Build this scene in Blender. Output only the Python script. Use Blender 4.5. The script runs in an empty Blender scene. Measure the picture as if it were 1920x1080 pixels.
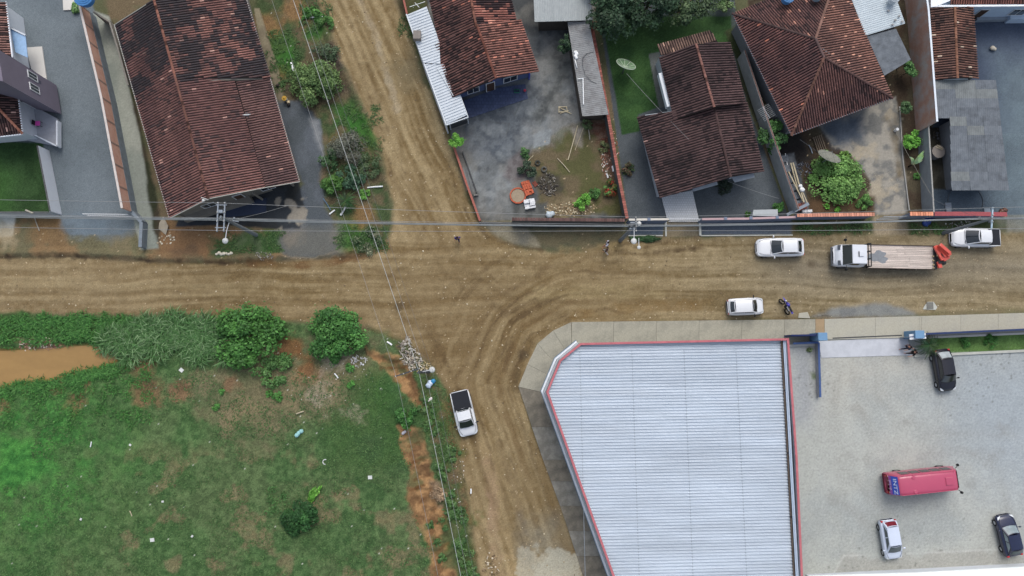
import bpy, math, random
import numpy as np
from mathutils import Vector, Matrix
# ------------------------------------------------------------------ camera, sky, sun, exposure
SC = bpy.context.scene
COL = SC.collection
H, F = 70.0, 1400.0                     # height above the street, focal length in photo pixels
TH, PH = math.atan(140/1400), -math.atan(15/1400)
RM = Matrix.Rotation(TH, 3, 'X') @ Matrix.Rotation(PH, 3, 'Y')
cam = bpy.data.cameras.new('camera'); cam.lens = 36*F/1920; cam.sensor_width = 36; cam.clip_end = 2000
co = bpy.data.objects.new('camera', cam); COL.objects.link(co)
co.matrix_world = Matrix.Translation((0, 0, H)) @ RM.to_4x4(); SC.camera = co
SC.view_settings.view_transform = 'Standard'; SC.view_settings.look = 'None'
SC.view_settings.gamma = 1; SC.view_settings.exposure = 0.42
w = bpy.data.worlds.new('World'); SC.world = w; w.use_nodes = True
nt = w.node_tree; sky = nt.nodes.new('ShaderNodeTexSky'); sky.sky_type = 'NISHITA'; sky.sun_disc = False
SUN_EL, SUN_AZ = math.radians(56), math.radians(8)      # azimuth measured from +Y (top of the photo)
sky.sun_elevation = SUN_EL; sky.sun_rotation = SUN_AZ; sky.dust_density = 4.0; sky.air_density = 1.0; sky.ozone_density = 1.0
hs = nt.nodes.new('ShaderNodeHueSaturation'); hs.inputs['Saturation'].default_value = .62   # thin overcast: a paler sky
nt.links.new(sky.outputs[0], hs.inputs['Color']); nt.links.new(hs.outputs[0], nt.nodes['Background'].inputs[0]); nt.nodes['Background'].inputs[1].default_value = 0.15
sl = bpy.data.lights.new('sun', 'SUN'); sl.energy = 0.68; sl.angle = math.radians(32); sl.color = (1, .98, .95)
so = bpy.data.objects.new('sun', sl); COL.objects.link(so)
sd = Vector((math.sin(SUN_AZ)*math.cos(SUN_EL), math.cos(SUN_AZ)*math.cos(SUN_EL), math.sin(SUN_EL)))
so.rotation_euler = sd.to_track_quat('Z', 'Y').to_euler()

# ------------------------------------------------------------------ helpers
R = random.Random(7)
def W(px, py, h=0.0):
    d = RM @ Vector((px-960, 540-py, -F)); t = (h-H)/d.z
    return Vector((d.x*t, d.y*t, h))
def S(r, g, b, k=1.0):
    f = lambda c: ((c/255+.055)/1.055)**2.4 if c > 10 else c/255/12.92
    return (f(r)*k, f(g)*k, f(b)*k)
MATS = {}
def mat(name, c, rough=.85, var=.15, scale=2.0, fine=.08, fscale=25.0, bump=0.0, metal=0.0, attr=False, coat=0.0, c2=None, spec=.3, brick=None, stretch=None, vor=None):
    """principled colour broken up by a coarse and a fine noise in object space"""
    if name in MATS: return MATS[name]
    m = bpy.data.materials.new(name); m.use_nodes = True; n = m.node_tree; L = n.links
    b = n.nodes['Principled BSDF']; b.inputs['Roughness'].default_value = rough; b.inputs['Metallic'].default_value = metal
    b.inputs['Specular IOR Level'].default_value = spec
    if coat: b.inputs['Coat Weight'].default_value = coat; b.inputs['Coat Roughness'].default_value = .05
    tc = n.nodes.new('ShaderNodeTexCoord'); co_ = tc.outputs['Object']
    if stretch:
        mp = n.nodes.new('ShaderNodeMapping'); mp.inputs['Scale'].default_value = stretch; L.new(co_, mp.inputs[0]); co_ = mp.outputs[0]
    if attr:
        a = n.nodes.new('ShaderNodeAttribute'); a.attribute_name = 'Col'; col = a.outputs['Color']
    else:
        a = n.nodes.new('ShaderNodeRGB'); a.outputs[0].default_value = (*c, 1); col = a.outputs[0]
    if brick:
        bt = n.nodes.new('ShaderNodeTexBrick'); bt.inputs['Scale'].default_value = brick[0]; bt.inputs['Mortar Size'].default_value = brick[1]
        bt.inputs['Color1'].default_value = (1, 1, 1, 1); bt.inputs['Color2'].default_value = (brick[2],)*3+(1,); bt.inputs['Mortar'].default_value = (brick[3],)*3+(1,)
        bt.inputs['Brick Width'].default_value = brick[4]; bt.inputs['Row Height'].default_value = brick[5]
        src = co_
        if len(brick) > 6:      # vertical wall: brick courses run along z
            sp = n.nodes.new('ShaderNodeSeparateXYZ'); L.new(co_, sp.inputs[0]); cb = n.nodes.new('ShaderNodeCombineXYZ')
            ad = n.nodes.new('ShaderNodeMath'); ad.operation = 'ADD'; L.new(sp.outputs[0], ad.inputs[0]); L.new(sp.outputs[1], ad.inputs[1])
            L.new(ad.outputs[0], cb.inputs[0]); L.new(sp.outputs[2], cb.inputs[1]); src = cb.outputs[0]
        L.new(src, bt.inputs[0])
        mx = n.nodes.new('ShaderNodeMix'); mx.data_type = 'RGBA'; mx.blend_type = 'MULTIPLY'; mx.inputs[0].default_value = 1
        L.new(col, mx.inputs[6]); L.new(bt.outputs[0], mx.inputs[7]); col = mx.outputs[2]
    n1 = n.nodes.new('ShaderNodeTexNoise'); n1.inputs['Scale'].default_value = scale; n1.inputs['Detail'].default_value = 6; n1.inputs['Roughness'].default_value = .65
    L.new(co_, n1.inputs[0])
    n2 = n.nodes.new('ShaderNodeTexNoise'); n2.inputs['Scale'].default_value = fscale; n2.inputs['Detail'].default_value = 3
    L.new(tc.outputs['Object'], n2.inputs[0])
    if c2 is not None:
        rp = n.nodes.new('ShaderNodeMapRange'); rp.inputs[1].default_value = .42; rp.inputs[2].default_value = .62; L.new(n1.outputs[0], rp.inputs[0])
        mx = n.nodes.new('ShaderNodeMix'); mx.data_type = 'RGBA'; L.new(rp.outputs[0], mx.inputs[0]); L.new(col, mx.inputs[6]); mx.inputs[7].default_value = (*c2, 1); col = mx.outputs[2]
    mr = n.nodes.new('ShaderNodeMapRange'); mr.inputs[1].default_value = .25; mr.inputs[2].default_value = .75
    mr.inputs[3].default_value = 1-var; mr.inputs[4].default_value = 1+var; L.new(n1.outputs[0], mr.inputs[0])
    mf = n.nodes.new('ShaderNodeMapRange'); mf.inputs[1].default_value = .25; mf.inputs[2].default_value = .75
    mf.inputs[3].default_value = 1-fine; mf.inputs[4].default_value = 1+fine; L.new(n2.outputs[0], mf.inputs[0])
    mu = n.nodes.new('ShaderNodeMath'); mu.operation = 'MULTIPLY'; L.new(mr.outputs[0], mu.inputs[0]); L.new(mf.outputs[0], mu.inputs[1])
    vm = n.nodes.new('ShaderNodeVectorMath'); vm.operation = 'SCALE'; L.new(col, vm.inputs[0]); L.new(mu.outputs[0], vm.inputs['Scale'])
    L.new(vm.outputs[0], b.inputs['Base Color'])
    if bump:
        bp = n.nodes.new('ShaderNodeBump'); bp.inputs['Strength'].default_value = bump; bp.inputs['Distance'].default_value = .05
        L.new(n2.outputs[0], bp.inputs['Height']); L.new(bp.outputs[0], b.inputs['Normal'])
    MATS[name] = m; return m
def glass(name='glass', c=(.012, .018, .022), rough=.06):
    return mat(name, c, rough=rough, var=.3, scale=1.5, fine=0, spec=.6, coat=.6)

def props(o, label=None, cat=None, group=None, kind=None, category=None):
    cat = cat or category
    if label: o['label'] = label
    if cat: o['category'] = cat
    if group: o['group'] = group
    if kind: o['kind'] = kind
    return o
def T(name, label, cat, loc=(0, 0, 0), rz=0, group=None):
    o = bpy.data.objects.new(name, None); COL.objects.link(o); o.empty_display_size = .3
    o.location = loc; o.rotation_euler = (0, 0, rz); return props(o, label, cat, group)
class MB:
    def __init__(s): s.v = []; s.f = []; s.c = []; s.usec = False
    def add(s, vs, fs, c=None):
        k = len(s.v); s.v += [tuple(p) for p in vs]; s.f += [tuple(i+k for i in f) for f in fs]
        if c is not None: s.usec = True
        s.c += [c or (1, 1, 1)]*len(vs); return s
    def box(s, x0, x1, y0, y1, z0, z1, c=None):
        return s.add([(x, y, z) for z in (z0, z1) for y in (y0, y1) for x in (x0, x1)],
                     [(0, 2, 3, 1), (4, 5, 7, 6), (0, 1, 5, 4), (2, 6, 7, 3), (0, 4, 6, 2), (1, 3, 7, 5)], c)
    def obox(s, p, q, wd, z0, z1, c=None, side=0):
        """box along the ground line p-q, wd wide (side -1/0/1 shifts it to the right/centre/left)"""
        p = Vector(p[:2]); q = Vector(q[:2]); d = (q-p).normalized(); n_ = Vector((-d.y, d.x))
        o = n_*wd*side*.5; a = p+o-n_*wd/2; b = q+o-n_*wd/2; c2 = q+o+n_*wd/2; d2 = p+o+n_*wd/2
        return s.prism([a, b, c2, d2], z0, z1, c)
    def prism(s, poly, z0, z1, c=None):
        n_ = len(poly); P = [(p[0], p[1]) for p in poly]
        if sum(P[i][0]*P[(i+1) % n_][1]-P[(i+1) % n_][0]*P[i][1] for i in range(n_)) < 0: P.reverse()
        vs = [(x, y, z0) for x, y in P]+[(x, y, z1) for x, y in P]
        fs = [tuple(range(n_-1, -1, -1)), tuple(range(n_, 2*n_))]+[(i, (i+1) % n_, n_+(i+1) % n_, n_+i) for i in range(n_)]
        return s.add(vs, fs, c)
    def tube(s, pts, r, k=6, c=None, r2=None):
        pts = [Vector(p) for p in pts]; vs = []; N = len(pts)
        for i, p in enumerate(pts):
            d = (pts[min(i+1, N-1)]-pts[max(i-1, 0)]).normalized()
            a = d.cross(Vector((0, 0, 1))) if abs(d.z) < .95 else d.cross(Vector((1, 0, 0))); a.normalize(); b = d.cross(a)
            rr = r if r2 is None else r+(r2-r)*i/(N-1)
            vs += [p+a*rr*math.cos(2*math.pi*j/k)+b*rr*math.sin(2*math.pi*j/k) for j in range(k)]
        fs = [(i*k+j, i*k+(j+1) % k, (i+1)*k+(j+1) % k, (i+1)*k+j) for i in range(N-1) for j in range(k)]
        fs += [tuple(range(k-1, -1, -1)), tuple((N-1)*k+j for j in range(k))]
        return s.add(vs, fs, c)
    def ball(s, p, r, rz=None, k=8, m=5, c=None, jit=0):
        rz = rz or r; p = Vector(p); vs = [p+Vector((0, 0, -rz))]
        for i in range(1, m):
            a = math.pi*i/m-math.pi/2
            vs += [p+Vector((r*math.cos(a)*math.cos(2*math.pi*j/k), r*math.cos(a)*math.sin(2*math.pi*j/k), rz*math.sin(a)))*(1+R.uniform(-jit, jit))-(p*0) for j in range(k)]
        vs.append(p+Vector((0, 0, rz))); n_ = len(vs)
        fs = [(0, 1+(j+1) % k, 1+j) for j in range(k)]
        fs += [(1+i*k+j, 1+i*k+(j+1) % k, 1+(i+1)*k+(j+1) % k, 1+(i+1)*k+j) for i in range(m-2) for j in range(k)]
        fs += [(n_-1, 1+(m-2)*k+j, 1+(m-2)*k+(j+1) % k) for j in range(k)]
        return s.add(vs, fs, c)
    def stone(s, p, r, c=None, fl=.6):
        k0 = len(s.v); s.ball((0, 0, 0), r, r*fl, 6, 4, c)
        for i in range(k0, len(s.v)):
            q = Vector(s.v[i])*R.uniform(.75, 1.2); s.v[i] = (q.x+p[0], q.y+p[1], q.z+p[2])
        return s
    def cyl(s, p, r, z0, z1, k=16, c=None):
        return s.prism([(p[0]+r*math.cos(2*math.pi*j/k), p[1]+r*math.sin(2*math.pi*j/k)) for j in range(k)], z0, z1, c)
    def xform(s, m, k0=0):
        for i in range(k0, len(s.v)): s.v[i] = tuple(m @ Vector(s.v[i]))
        return s
    def build(s, name, m, parent=None, local=False, smooth=False, bevel=0, sub=0, **pr):
        A = np.array(s.v, dtype=np.float64)
        if parent is not None: off = np.zeros(3) if local else np.array(parent.matrix_local.translation)*0+np.array(parent.location)
        elif local: off = np.zeros(3)
        else: off = np.array([(A[:, 0].min()+A[:, 0].max())/2, (A[:, 1].min()+A[:, 1].max())/2, A[:, 2].min()])
        if parent is not None and not local and parent.parent is not None: off = np.array(parent['worigin'])
        me = bpy.data.meshes.new(name); me.from_pydata([tuple(p) for p in A-off], [], s.f); me.materials.append(m)
        if s.usec:
            at = me.color_attributes.new('Col', 'FLOAT_COLOR', 'POINT'); C = np.ones((len(A), 4), dtype=np.float32); C[:, :3] = s.c
            at.data.foreach_set('color', C.ravel())
        if smooth: me.polygons.foreach_set('use_smooth', [True]*len(me.polygons))
        me.update(); o = bpy.data.objects.new(name, me); COL.objects.link(o)
        if parent is not None:
            o.parent = parent
        elif not local: o.location = off
        if parent is not None or True: o['worigin'] = [float(x) for x in off]
        if bevel: b = o.modifiers.new('b', 'BEVEL'); b.width = bevel; b.segments = 2; b.limit_method = 'ANGLE'
        if sub: b = o.modifiers.new('s', 'SUBSURF'); b.levels = sub; b.render_levels = sub
        props(o, **pr) if pr else None
        return o
def copy_tree(o, parent=None):
    c = o.copy(); COL.objects.link(c)
    if parent: c.parent = parent
    for ch in list(o.children): copy_tree(ch, c)
    return c

# ------------------------------------------------------------------ numpy noise, signed distance
def vnoise(x, y, seed):
    rs = np.random.RandomState(seed); N = 256; g = rs.rand(N, N).astype(np.float32)
    xi = np.floor(x).astype(int); yi = np.floor(y).astype(int); fx = x-xi; fy = y-yi
    fx = fx*fx*(3-2*fx); fy = fy*fy*(3-2*fy); a = g[xi % N, yi % N]; b = g[(xi+1) % N, yi % N]; c = g[xi % N, (yi+1) % N]; d = g[(xi+1) % N, (yi+1) % N]
    return a*(1-fx)*(1-fy)+b*fx*(1-fy)+c*(1-fx)*fy+d*fx*fy
def fbm(x, y, sc, seed, oct=4, gain=.5):
    t = 0; a = 1; n_ = 0
    for i in range(oct):
        t = t+a*vnoise(x/sc*2**i+17.3*i, y/sc*2**i+9.1*i, seed+i*13); n_ += a; a *= gain
    return t/n_
def sdf(X, Y, poly):
    d = np.full(X.shape, 1e9); ins = np.zeros(X.shape, bool); n_ = len(poly)
    for i in range(n_):
        x0, y0 = poly[i][0], poly[i][1]; x1, y1 = poly[(i+1) % n_][0], poly[(i+1) % n_][1]
        ex, ey = x1-x0, y1-y0; wx, wy = X-x0, Y-y0
        t = np.clip((wx*ex+wy*ey)/(ex*ex+ey*ey+1e-12), 0, 1); d = np.minimum(d, (wx-ex*t)**2+(wy-ey*t)**2)
        c = ((y0 <= Y) != (y1 <= Y)) & (X < (ex*(Y-y0)/(ey if abs(ey) > 1e-9 else 1e-9)+x0)); ins ^= c
    d = np.sqrt(d); return np.where(ins, d, -d)
def ldist(X, Y, pts):
    d = np.full(X.shape, 1e9)
    for i in range(len(pts)-1):
        x0, y0 = pts[i][0], pts[i][1]; ex, ey = pts[i+1][0]-x0, pts[i+1][1]-y0
        t = np.clip(((X-x0)*ex+(Y-y0)*ey)/(ex*ex+ey*ey+1e-12), 0, 1); d = np.minimum(d, (X-x0-ex*t)**2+(Y-y0-ey*t)**2)
    return np.sqrt(d)
# ------------------------------------------------------------------ the ground: one fine sheet, split by what covers it
G = .11
gx = np.arange(-56, 56, G); gy = np.arange(-23.5, 39.5, G); NX, NY = len(gx), len(gy)
X, Y = np.meshgrid(gx, gy, indexing='ij')
def n1(sc, seed, oct=4): return fbm(X, Y, sc, seed, oct)
WA = n1(1.6, 5, 5)-.5; WB = n1(.5, 77, 3)-.5
PX = lambda pts: [W(*p) for p in pts]
col = np.zeros((NX, NY, 3)); Z = np.zeros((NX, NY)); CL = np.zeros((NX, NY), int)
CN = ['ground', 'dirt_road', 'grass_field', 'gravel_yard', 'concrete_yard', 'lawn', 'parking_lot', 'creek_bed', 'clay_gully', 'gravel_verge']
def sub(pts, mg):
    xs = [p.x for p in pts]; ys = [p.y for p in pts]
    return (slice(max(int((min(xs)-mg-gx[0])/G), 0), max(int((max(xs)+mg-gx[0])/G), 0)+1), slice(max(int((min(ys)-mg-gy[0])/G), 0), max(int((max(ys)+mg-gy[0])/G), 0)+1))
def mask(pts, soft=.25, warp=.5):
    P_ = PX(pts); s = sub(P_, 2.5+soft); d = np.full(X.shape, -9.0); d[s] = sdf(X[s], Y[s], P_)
    m = np.clip((d+warp*3*WA+warp*1.2*WB)/soft*.5+.5, 0, 1); m[d < -2.4-soft] = 0; return m*m*(3-2*m), d
def mixc(m, c, s=(slice(None), slice(None))):
    c = np.asarray(c)
    if c.ndim == 1: c = c[None, None, :]
    m = m[..., None]; col[s] = col[s]*(1-m)+c*m
def two(a, b, t):
    t = np.clip(t, 0, 1)[..., None]; return np.array(a)*(1-t)+np.array(b)*t
def paint(pts, a, b=None, cls=None, soft=.25, warp=.5, al=1, sc=2.0, seed=3, thr=(.4, .6)):
    P_ = PX(pts); s = sub(P_, 2.5+soft); d = sdf(X[s], Y[s], P_)
    m = np.clip((d+warp*3*WA[s]+warp*1.2*WB[s])/soft*.5+.5, 0, 1); m = m*m*(3-2*m)
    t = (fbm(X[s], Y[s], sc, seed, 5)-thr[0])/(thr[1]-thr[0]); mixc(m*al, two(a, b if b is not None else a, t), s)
    if cls is not None: CL[s][m > .5] = CN.index(cls)
    D = np.full(X.shape, -9.0); D[s] = d; return m, D
def line(pts, wd, c, al=.7, soft=.12, wob=.15):
    P_ = PX(pts); s = sub(P_, 1.2+wd); d = ldist(X[s], Y[s], P_); m = np.clip((wd-d+wob*2*WB[s])/soft*.5+.5, 0, 1)*al*np.clip(.7+2.2*WA[s], .2, 1.1); mixc(np.clip(m, 0, 1), c, s); return m
def blob(px, py, r, c, al=.8, soft=.5, warp=.5):
    p = W(px, py); s = sub([p], r*1.6+soft+1); d = r-np.hypot(X[s]-p.x, Y[s]-p.y); m = np.clip((d+warp*(4.5*WA[s]+2*WB[s]))/soft*.5+.5, 0, 1)*al; mixc(m, c, s); return m
# base: trodden earth with weeds
mixc(np.ones_like(X), two(S(104, 92, 72), S(86, 88, 64), (n1(2.2, 21)-.4)/.2))
# --- north-west strip between the driveway, the big house and the road
paint([(-60, 395), (300, 400), (330, 420), (420, 405), (500, 440), (740, 440), (735, 490), (-60, 492)], S(118, 98, 72), S(98, 94, 72), sc=1.5, seed=31)
paint([(120, 412), (130, 405), (60, 400), (60, 440), (120, 470)], S(122, 98, 68), S(112, 92, 66), soft=.8)
paint([(285, 455), (300, 425), (430, 420), (520, 430), (520, 470), (400, 486), (290, 484)], S(120, 94, 68), S(104, 84, 64), soft=.8, warp=.7)
paint([(400, 445), (470, 430), (540, 445), (535, 478), (400, 476)], S(74, 88, 62), S(62, 82, 50), soft=.7, warp=.8, sc=.8)
paint([(492, 432), (525, 430), (528, 474), (500, 474)], S(66, 104, 50), S(56, 92, 44), soft=.5)
paint([(245, 430), (190, 425), (200, 470), (262, 482)], S(92, 96, 72), S(112, 104, 80), soft=.8, warp=.7)
# --- green verge between the grey drive and the north road
VG = [(478, -60), (600, -60), (610, 40), (650, 130), (690, 230), (722, 330), (734, 400), (736, 440), (715, 465), (690, 474), (628, 468), (622, 400), (600, 380), (620, 300), (600, 230), (560, 190), (530, 180), (500, 80), (478, 20)]
paint(VG, S(64, 78, 50), S(92, 84, 64), cls='grass_field', soft=.5, sc=1.1, seed=41)
for a in [(520, 90, 1.7), (535, 120, 1.3), (650, 215, 1.4), (680, 235, 1.3), (700, 260, 1.0), (600, 60, 1.1), (660, 440, 1.5), (690, 455, 1.2)]: blob(a[0], a[1], a[2], S(54, 98, 42), .7)
for a in [(505, 45, 1.3), (625, 270, .7), (560, 20, 1.5), (520, 150, .8), (680, 405, 1.1)]: blob(a[0], a[1], a[2], S(126, 98, 66), .75)
for a in [(625, 130, 1.3), (640, 165, 1.0), (618, 100, 1.0)]: blob(a[0], a[1], a[2], S(84, 72, 66), .7)
blob(545, 165, .9, S(62, 60, 50), .8)
# --- north-east strip beside the north road
paint([(735, -60), (800, -60), (830, 180), (860, 280), (905, 420), (900, 440), (880, 400), (850, 290), (800, 165), (745, 10)], S(78, 72, 54), S(70, 76, 50), soft=.4, sc=.9, seed=44)
# --- street edge in front of the houses
paint([(895, 415), (1180, 412), (1185, 468), (1050, 474), (980, 466), (930, 448)], S(96, 90, 70), S(82, 84, 66), soft=.4, sc=1.3, seed=51)
paint([(900, 412), (960, 412), (1000, 440), (1010, 462), (965, 458), (925, 440)], S(128, 122, 104), S(108, 106, 96), soft=.3, warp=.3)
paint([(960, 418), (1170, 420), (1170, 428), (962, 427)], S(52, 56, 56), S(60, 60, 54), cls='gravel_verge', soft=.2, warp=.12)
paint([(1178, 414), (1245, 414), (1243, 441), (1178, 441)], S(84, 94, 104), S(76, 86, 96), cls='gravel_verge', soft=.05, warp=0)
paint([(1312, 414), (1486, 412), (1486, 440), (1314, 441)], S(84, 92, 102), S(78, 86, 94), cls='gravel_verge', soft=.05, warp=0)
paint([(1250, 414), (1311, 414), (1313, 443), (1250, 444)], S(118, 108, 88), S(98, 92, 78), soft=.05, warp=.03)
paint([(1486, 410), (1640, 408), (1640, 436), (1486, 442)], S(62, 70, 48), S(86, 80, 58), soft=.3, warp=.2, sc=.8)
paint([(1638, 405), (1700, 405), (1705, 445), (1638, 445)], S(146, 134, 112), S(128, 118, 98), soft=.3, warp=.15)
paint([(1700, 405), (1890, 405), (1890, 436), (1800, 450), (1705, 448)], S(84, 84, 64), S(68, 78, 50), soft=.3, warp=.2, sc=.9)
paint([(1888, 402), (1990, 402), (1990, 440), (1888, 436)], S(120, 120, 108), S(112, 110, 98), soft=.2, warp=.05)
# --- far-left driveway, lawn
paint([(-90, -80), (165, -80), (172, 0), (265, 415), (225, 440), (130, 440), (108, 402), (80, 402), (60, 270), (-90, 262)], S(106, 115, 120), S(98, 107, 112), cls='gravel_yard', soft=.12, warp=.05, sc=4)
paint([(140, 402), (252, 402), (245, 436), (190, 445), (135, 440), (120, 415)], S(100, 112, 120), S(94, 104, 110), soft=.8, warp=.6, cls='gravel_yard')
paint([(-90, 262), (80, 268), (106, 400), (-90, 400)], S(54, 78, 46), S(44, 66, 38), cls='lawn', soft=.1, warp=.03, sc=1.5)
paint([(-90, 262), (-40, 262), (30, 330), (10, 398), (-90, 398)], S(62, 98, 48), al=.5, soft=1.2)
paint([(-80, 402), (28, 402), (22, 440), (-10, 447), (-80, 450)], S(182, 184, 176), S(160, 160, 150), cls='concrete_yard', soft=.15, warp=.15)
blob(5, 442, .9, S(150, 138, 112), .8)
# --- pale concrete gutter slab right of the brick wall
paint([(175, 20), (205, 30), (225, 90), (262, 250), (296, 440), (298, 466), (264, 468), (232, 330), (205, 200)], S(146, 150, 140), S(128, 134, 126), cls='concrete_yard', soft=.1, warp=.04, sc=3)
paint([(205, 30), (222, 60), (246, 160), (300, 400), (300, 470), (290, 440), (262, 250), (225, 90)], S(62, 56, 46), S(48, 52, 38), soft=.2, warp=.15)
# --- side path and yard of the big house
paint([(476, 15), (486, 15), (522, 130), (532, 190), (560, 195), (508, 195), (490, 100)], S(134, 126, 104), S(118, 110, 92), cls='concrete_yard', soft=.06, warp=.03)
paint([(500, 190), (560, 190), (596, 225), (612, 290), (600, 340), (610, 385), (625, 420), (630, 470), (590, 486), (530, 480), (525, 430), (500, 400), (570, 345)], S(88, 94, 100), S(78, 84, 88), cls='gravel_yard', soft=.25, warp=.25, sc=2)
paint([(520, 430), (632, 425), (640, 488), (530, 488)], S(116, 110, 98), S(98, 98, 92), soft=.9, warp=.5, al=.85)
paint([(590, 225), (612, 290), (603, 310), (596, 270), (580, 225)], S(140, 142, 142), al=.6, soft=.3, warp=.3)
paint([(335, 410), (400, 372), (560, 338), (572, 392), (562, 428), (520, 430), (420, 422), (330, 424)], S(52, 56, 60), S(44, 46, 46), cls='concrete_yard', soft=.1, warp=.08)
paint([(425, 385), (500, 372), (498, 398), (424, 408)], S(44, 54, 74), S(40, 48, 64), soft=.1, warp=.02)
for a in [(520, 376, .3), (523, 370, .25), (541, 378, .35), (550, 384, .35), (564, 362, .25), (567, 372, .3), (556, 404, .55), (566, 398, .5), (566, 410, .4), (548, 410, .3), (523, 430, .35)]: blob(a[0], a[1], a[2], S(138, 132, 120), .9, .1, .45)
# --- concrete yard behind the street corner
CY = [(790, -60), (1130, -60), (1112, 40), (1175, 412), (900, 414), (850, 275)]
paint(CY, S(110, 110, 106), S(74, 77, 78), cls='concrete_yard', soft=.1, warp=.05, sc=1.7, seed=61, thr=(.38, .56))
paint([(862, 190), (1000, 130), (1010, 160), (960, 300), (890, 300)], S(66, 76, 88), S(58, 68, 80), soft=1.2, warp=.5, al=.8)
for a in [(905, 345, 1.5), (920, 360, 1.2), (945, 290, .5), (1018, 245, 1.4), (1000, 262, .8), (1060, 160, 1.3), (915, 250, .6), (985, 190, .8), (1062, 215, .7), (938, 350, .9), (880, 320, .8)]: blob(a[0], a[1], a[2], S(126, 132, 134), .55, .5, .9)
paint([(950, 300), (985, 278), (990, 330), (965, 345), (945, 330)], S(98, 86, 84), soft=.3, warp=.2, al=.8)
for L_ in [[(905, 345), (908, 405)], [(936, 345), (936, 405)]]: line(L_, .35, S(128, 122, 108), .5, .5)
for L_ in [[(872, 220), (930, 230), (955, 232)], [(955, 232), (948, 262)], [(912, 225), (914, 290)], [(930, 175), (975, 225)], [(1060, 110), (1000, 270)], [(990, 165), (965, 215)], [(868, 300), (890, 380)]]: line(L_, .035, S(48, 50, 52), .8, .08, .05)
paint([(1022, 100), (1060, 60), (1074, 120), (1066, 150), (1030, 200), (1012, 235), (1000, 225), (1040, 150)], S(58, 58, 54), S(50, 52, 48), soft=.5, warp=.4, al=.8)
paint([(1000, 275), (1060, 235), (1120, 218), (1150, 240), (1172, 405), (1030, 408), (1005, 380), (1005, 330), (980, 300)], S(98, 88, 68), S(82, 82, 54), cls='ground', soft=.3, warp=.3, sc=1.1, seed=66)
paint([(1090, 225), (1140, 228), (1158, 330), (1135, 320), (1120, 260)], S(96, 68, 56), S(110, 90, 78), soft=.4, warp=.4, sc=.3)
paint([(1025, 380), (1110, 370), (1120, 405), (1025, 408)], S(128, 116, 92), S(98, 86, 66), soft=.5, warp=.4, sc=.3)
paint([(1000, 250), (1035, 240), (1030, 268), (1000, 278)], S(144, 150, 150), S(128, 134, 136), soft=.1, warp=.1)
paint([(1070, 240), (1096, 238), (1092, 276), (1075, 270)], S(158, 152, 142), S(130, 124, 112), soft=.3, warp=.3)
paint([(940, 385), (1025, 380), (1025, 408), (962, 408)], S(96, 98, 96), S(78, 80, 78), soft=.3, warp=.15, sc=.6)
blob(1025, 352, 1.1, S(66, 62, 58), .8, .4, .5)
paint([(865, 60), (1110, 60), (1100, 230), (980, 300), (960, 405), (895, 405)], S(130, 134, 134), S(96, 100, 102), soft=.5, warp=.4, al=.35, sc=.5, seed=67, thr=(.5, .62))
# --- lawn house plot
paint([(1112, -60), (1370, -60), (1400, 190), (1480, 410), (1178, 412)], S(84, 90, 94), S(76, 82, 86), cls='gravel_yard', soft=.05, warp=0, sc=3)
paint([(1128, 30), (1370, 30), (1375, 100), (1330, 75), (1218, 102), (1236, 200), (1197, 215), (1200, 246), (1166, 253)], S(58, 86, 48), S(48, 74, 42), cls='lawn', soft=.08, warp=.04, sc=1.2)
paint([(1128, 30), (1370, 20), (1370, 60), (1135, 80)], S(40, 60, 34), al=.6, soft=1.5)  # lawn painted darker as shade under the overhanging trees
paint([(1216, 101), (1236, 98), (1262, 195), (1236, 203)], S(98, 102, 100), S(88, 92, 90), cls='concrete_yard', soft=.05, warp=.02)
paint([(1364, 60), (1385, 50), (1490, 290), (1450, 290), (1400, 195)], S(56, 64, 42), S(48, 50, 40), cls='ground', soft=.2, warp=.2)
# --- hip roof house plot
paint([(1395, -60), (1760, -60), (1735, 402), (1490, 405), (1440, 290)], S(66, 56, 46), S(76, 70, 56), cls='ground', soft=.1, warp=.1, sc=1)
paint([(1535, 235), (1680, 180), (1690, 230), (1703, 402), (1640, 403), (1632, 340), (1600, 295), (1560, 270)], S(146, 142, 132), S(112, 112, 108), cls='concrete_yard', soft=.15, warp=.08, sc=.9, thr=(.42, .56))
paint([(1535, 235), (1620, 205), (1618, 262), (1570, 275)], S(84, 92, 102), S(70, 78, 88), soft=.8, warp=.3)
for a in [(1600, 285, .8), (1650, 340, 1.1), (1655, 360, .9), (1625, 290, .7), (1672, 215, .6)]: blob(a[0], a[1], a[2], S(162, 152, 132), .6, .3, .9)
line([(1663, 225), (1680, 255), (1688, 330)], .3, S(104, 92, 70), .7, .3, .5)
paint([(1520, 370), (1640, 370), (1640, 403), (1520, 403)], S(86, 68, 50), S(76, 64, 48), soft=.3, warp=.2)
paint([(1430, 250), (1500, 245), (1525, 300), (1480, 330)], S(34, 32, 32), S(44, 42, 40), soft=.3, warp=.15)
paint([(1455, 290), (1490, 285), (1518, 400), (1490, 404)], S(92, 96, 100), S(74, 78, 82), cls='concrete_yard', soft=.1, warp=.08, sc=.5)
# --- far-right yard
paint([(1738, 250), (1990, -60), (1990, 402), (1742, 402)], S(84, 96, 106), S(76, 88, 98), cls='gravel_yard', soft=.05, warp=.03, sc=2.5)
paint([(1760, -60), (1990, -60), (1990, 250), (1760, 250)], S(72, 82, 98), S(66, 76, 92), cls='concrete_yard', soft=.05, warp=.03, sc=3)
paint([(1870, 110), (1990, 110), (1990, 400), (1880, 400)], S(104, 118, 124), S(96, 108, 114), al=.8, soft=2.5)
paint([(1740, 240), (1800, 235), (1802, 355), (1744, 355)], S(62, 60, 52), S(78, 76, 68), cls='concrete_yard', soft=.05, warp=.03, sc=1)
paint([(1770, 300), (1800, 298), (1802, 352), (1772, 352)], S(112, 112, 104), soft=.1, warp=.05)
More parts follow.
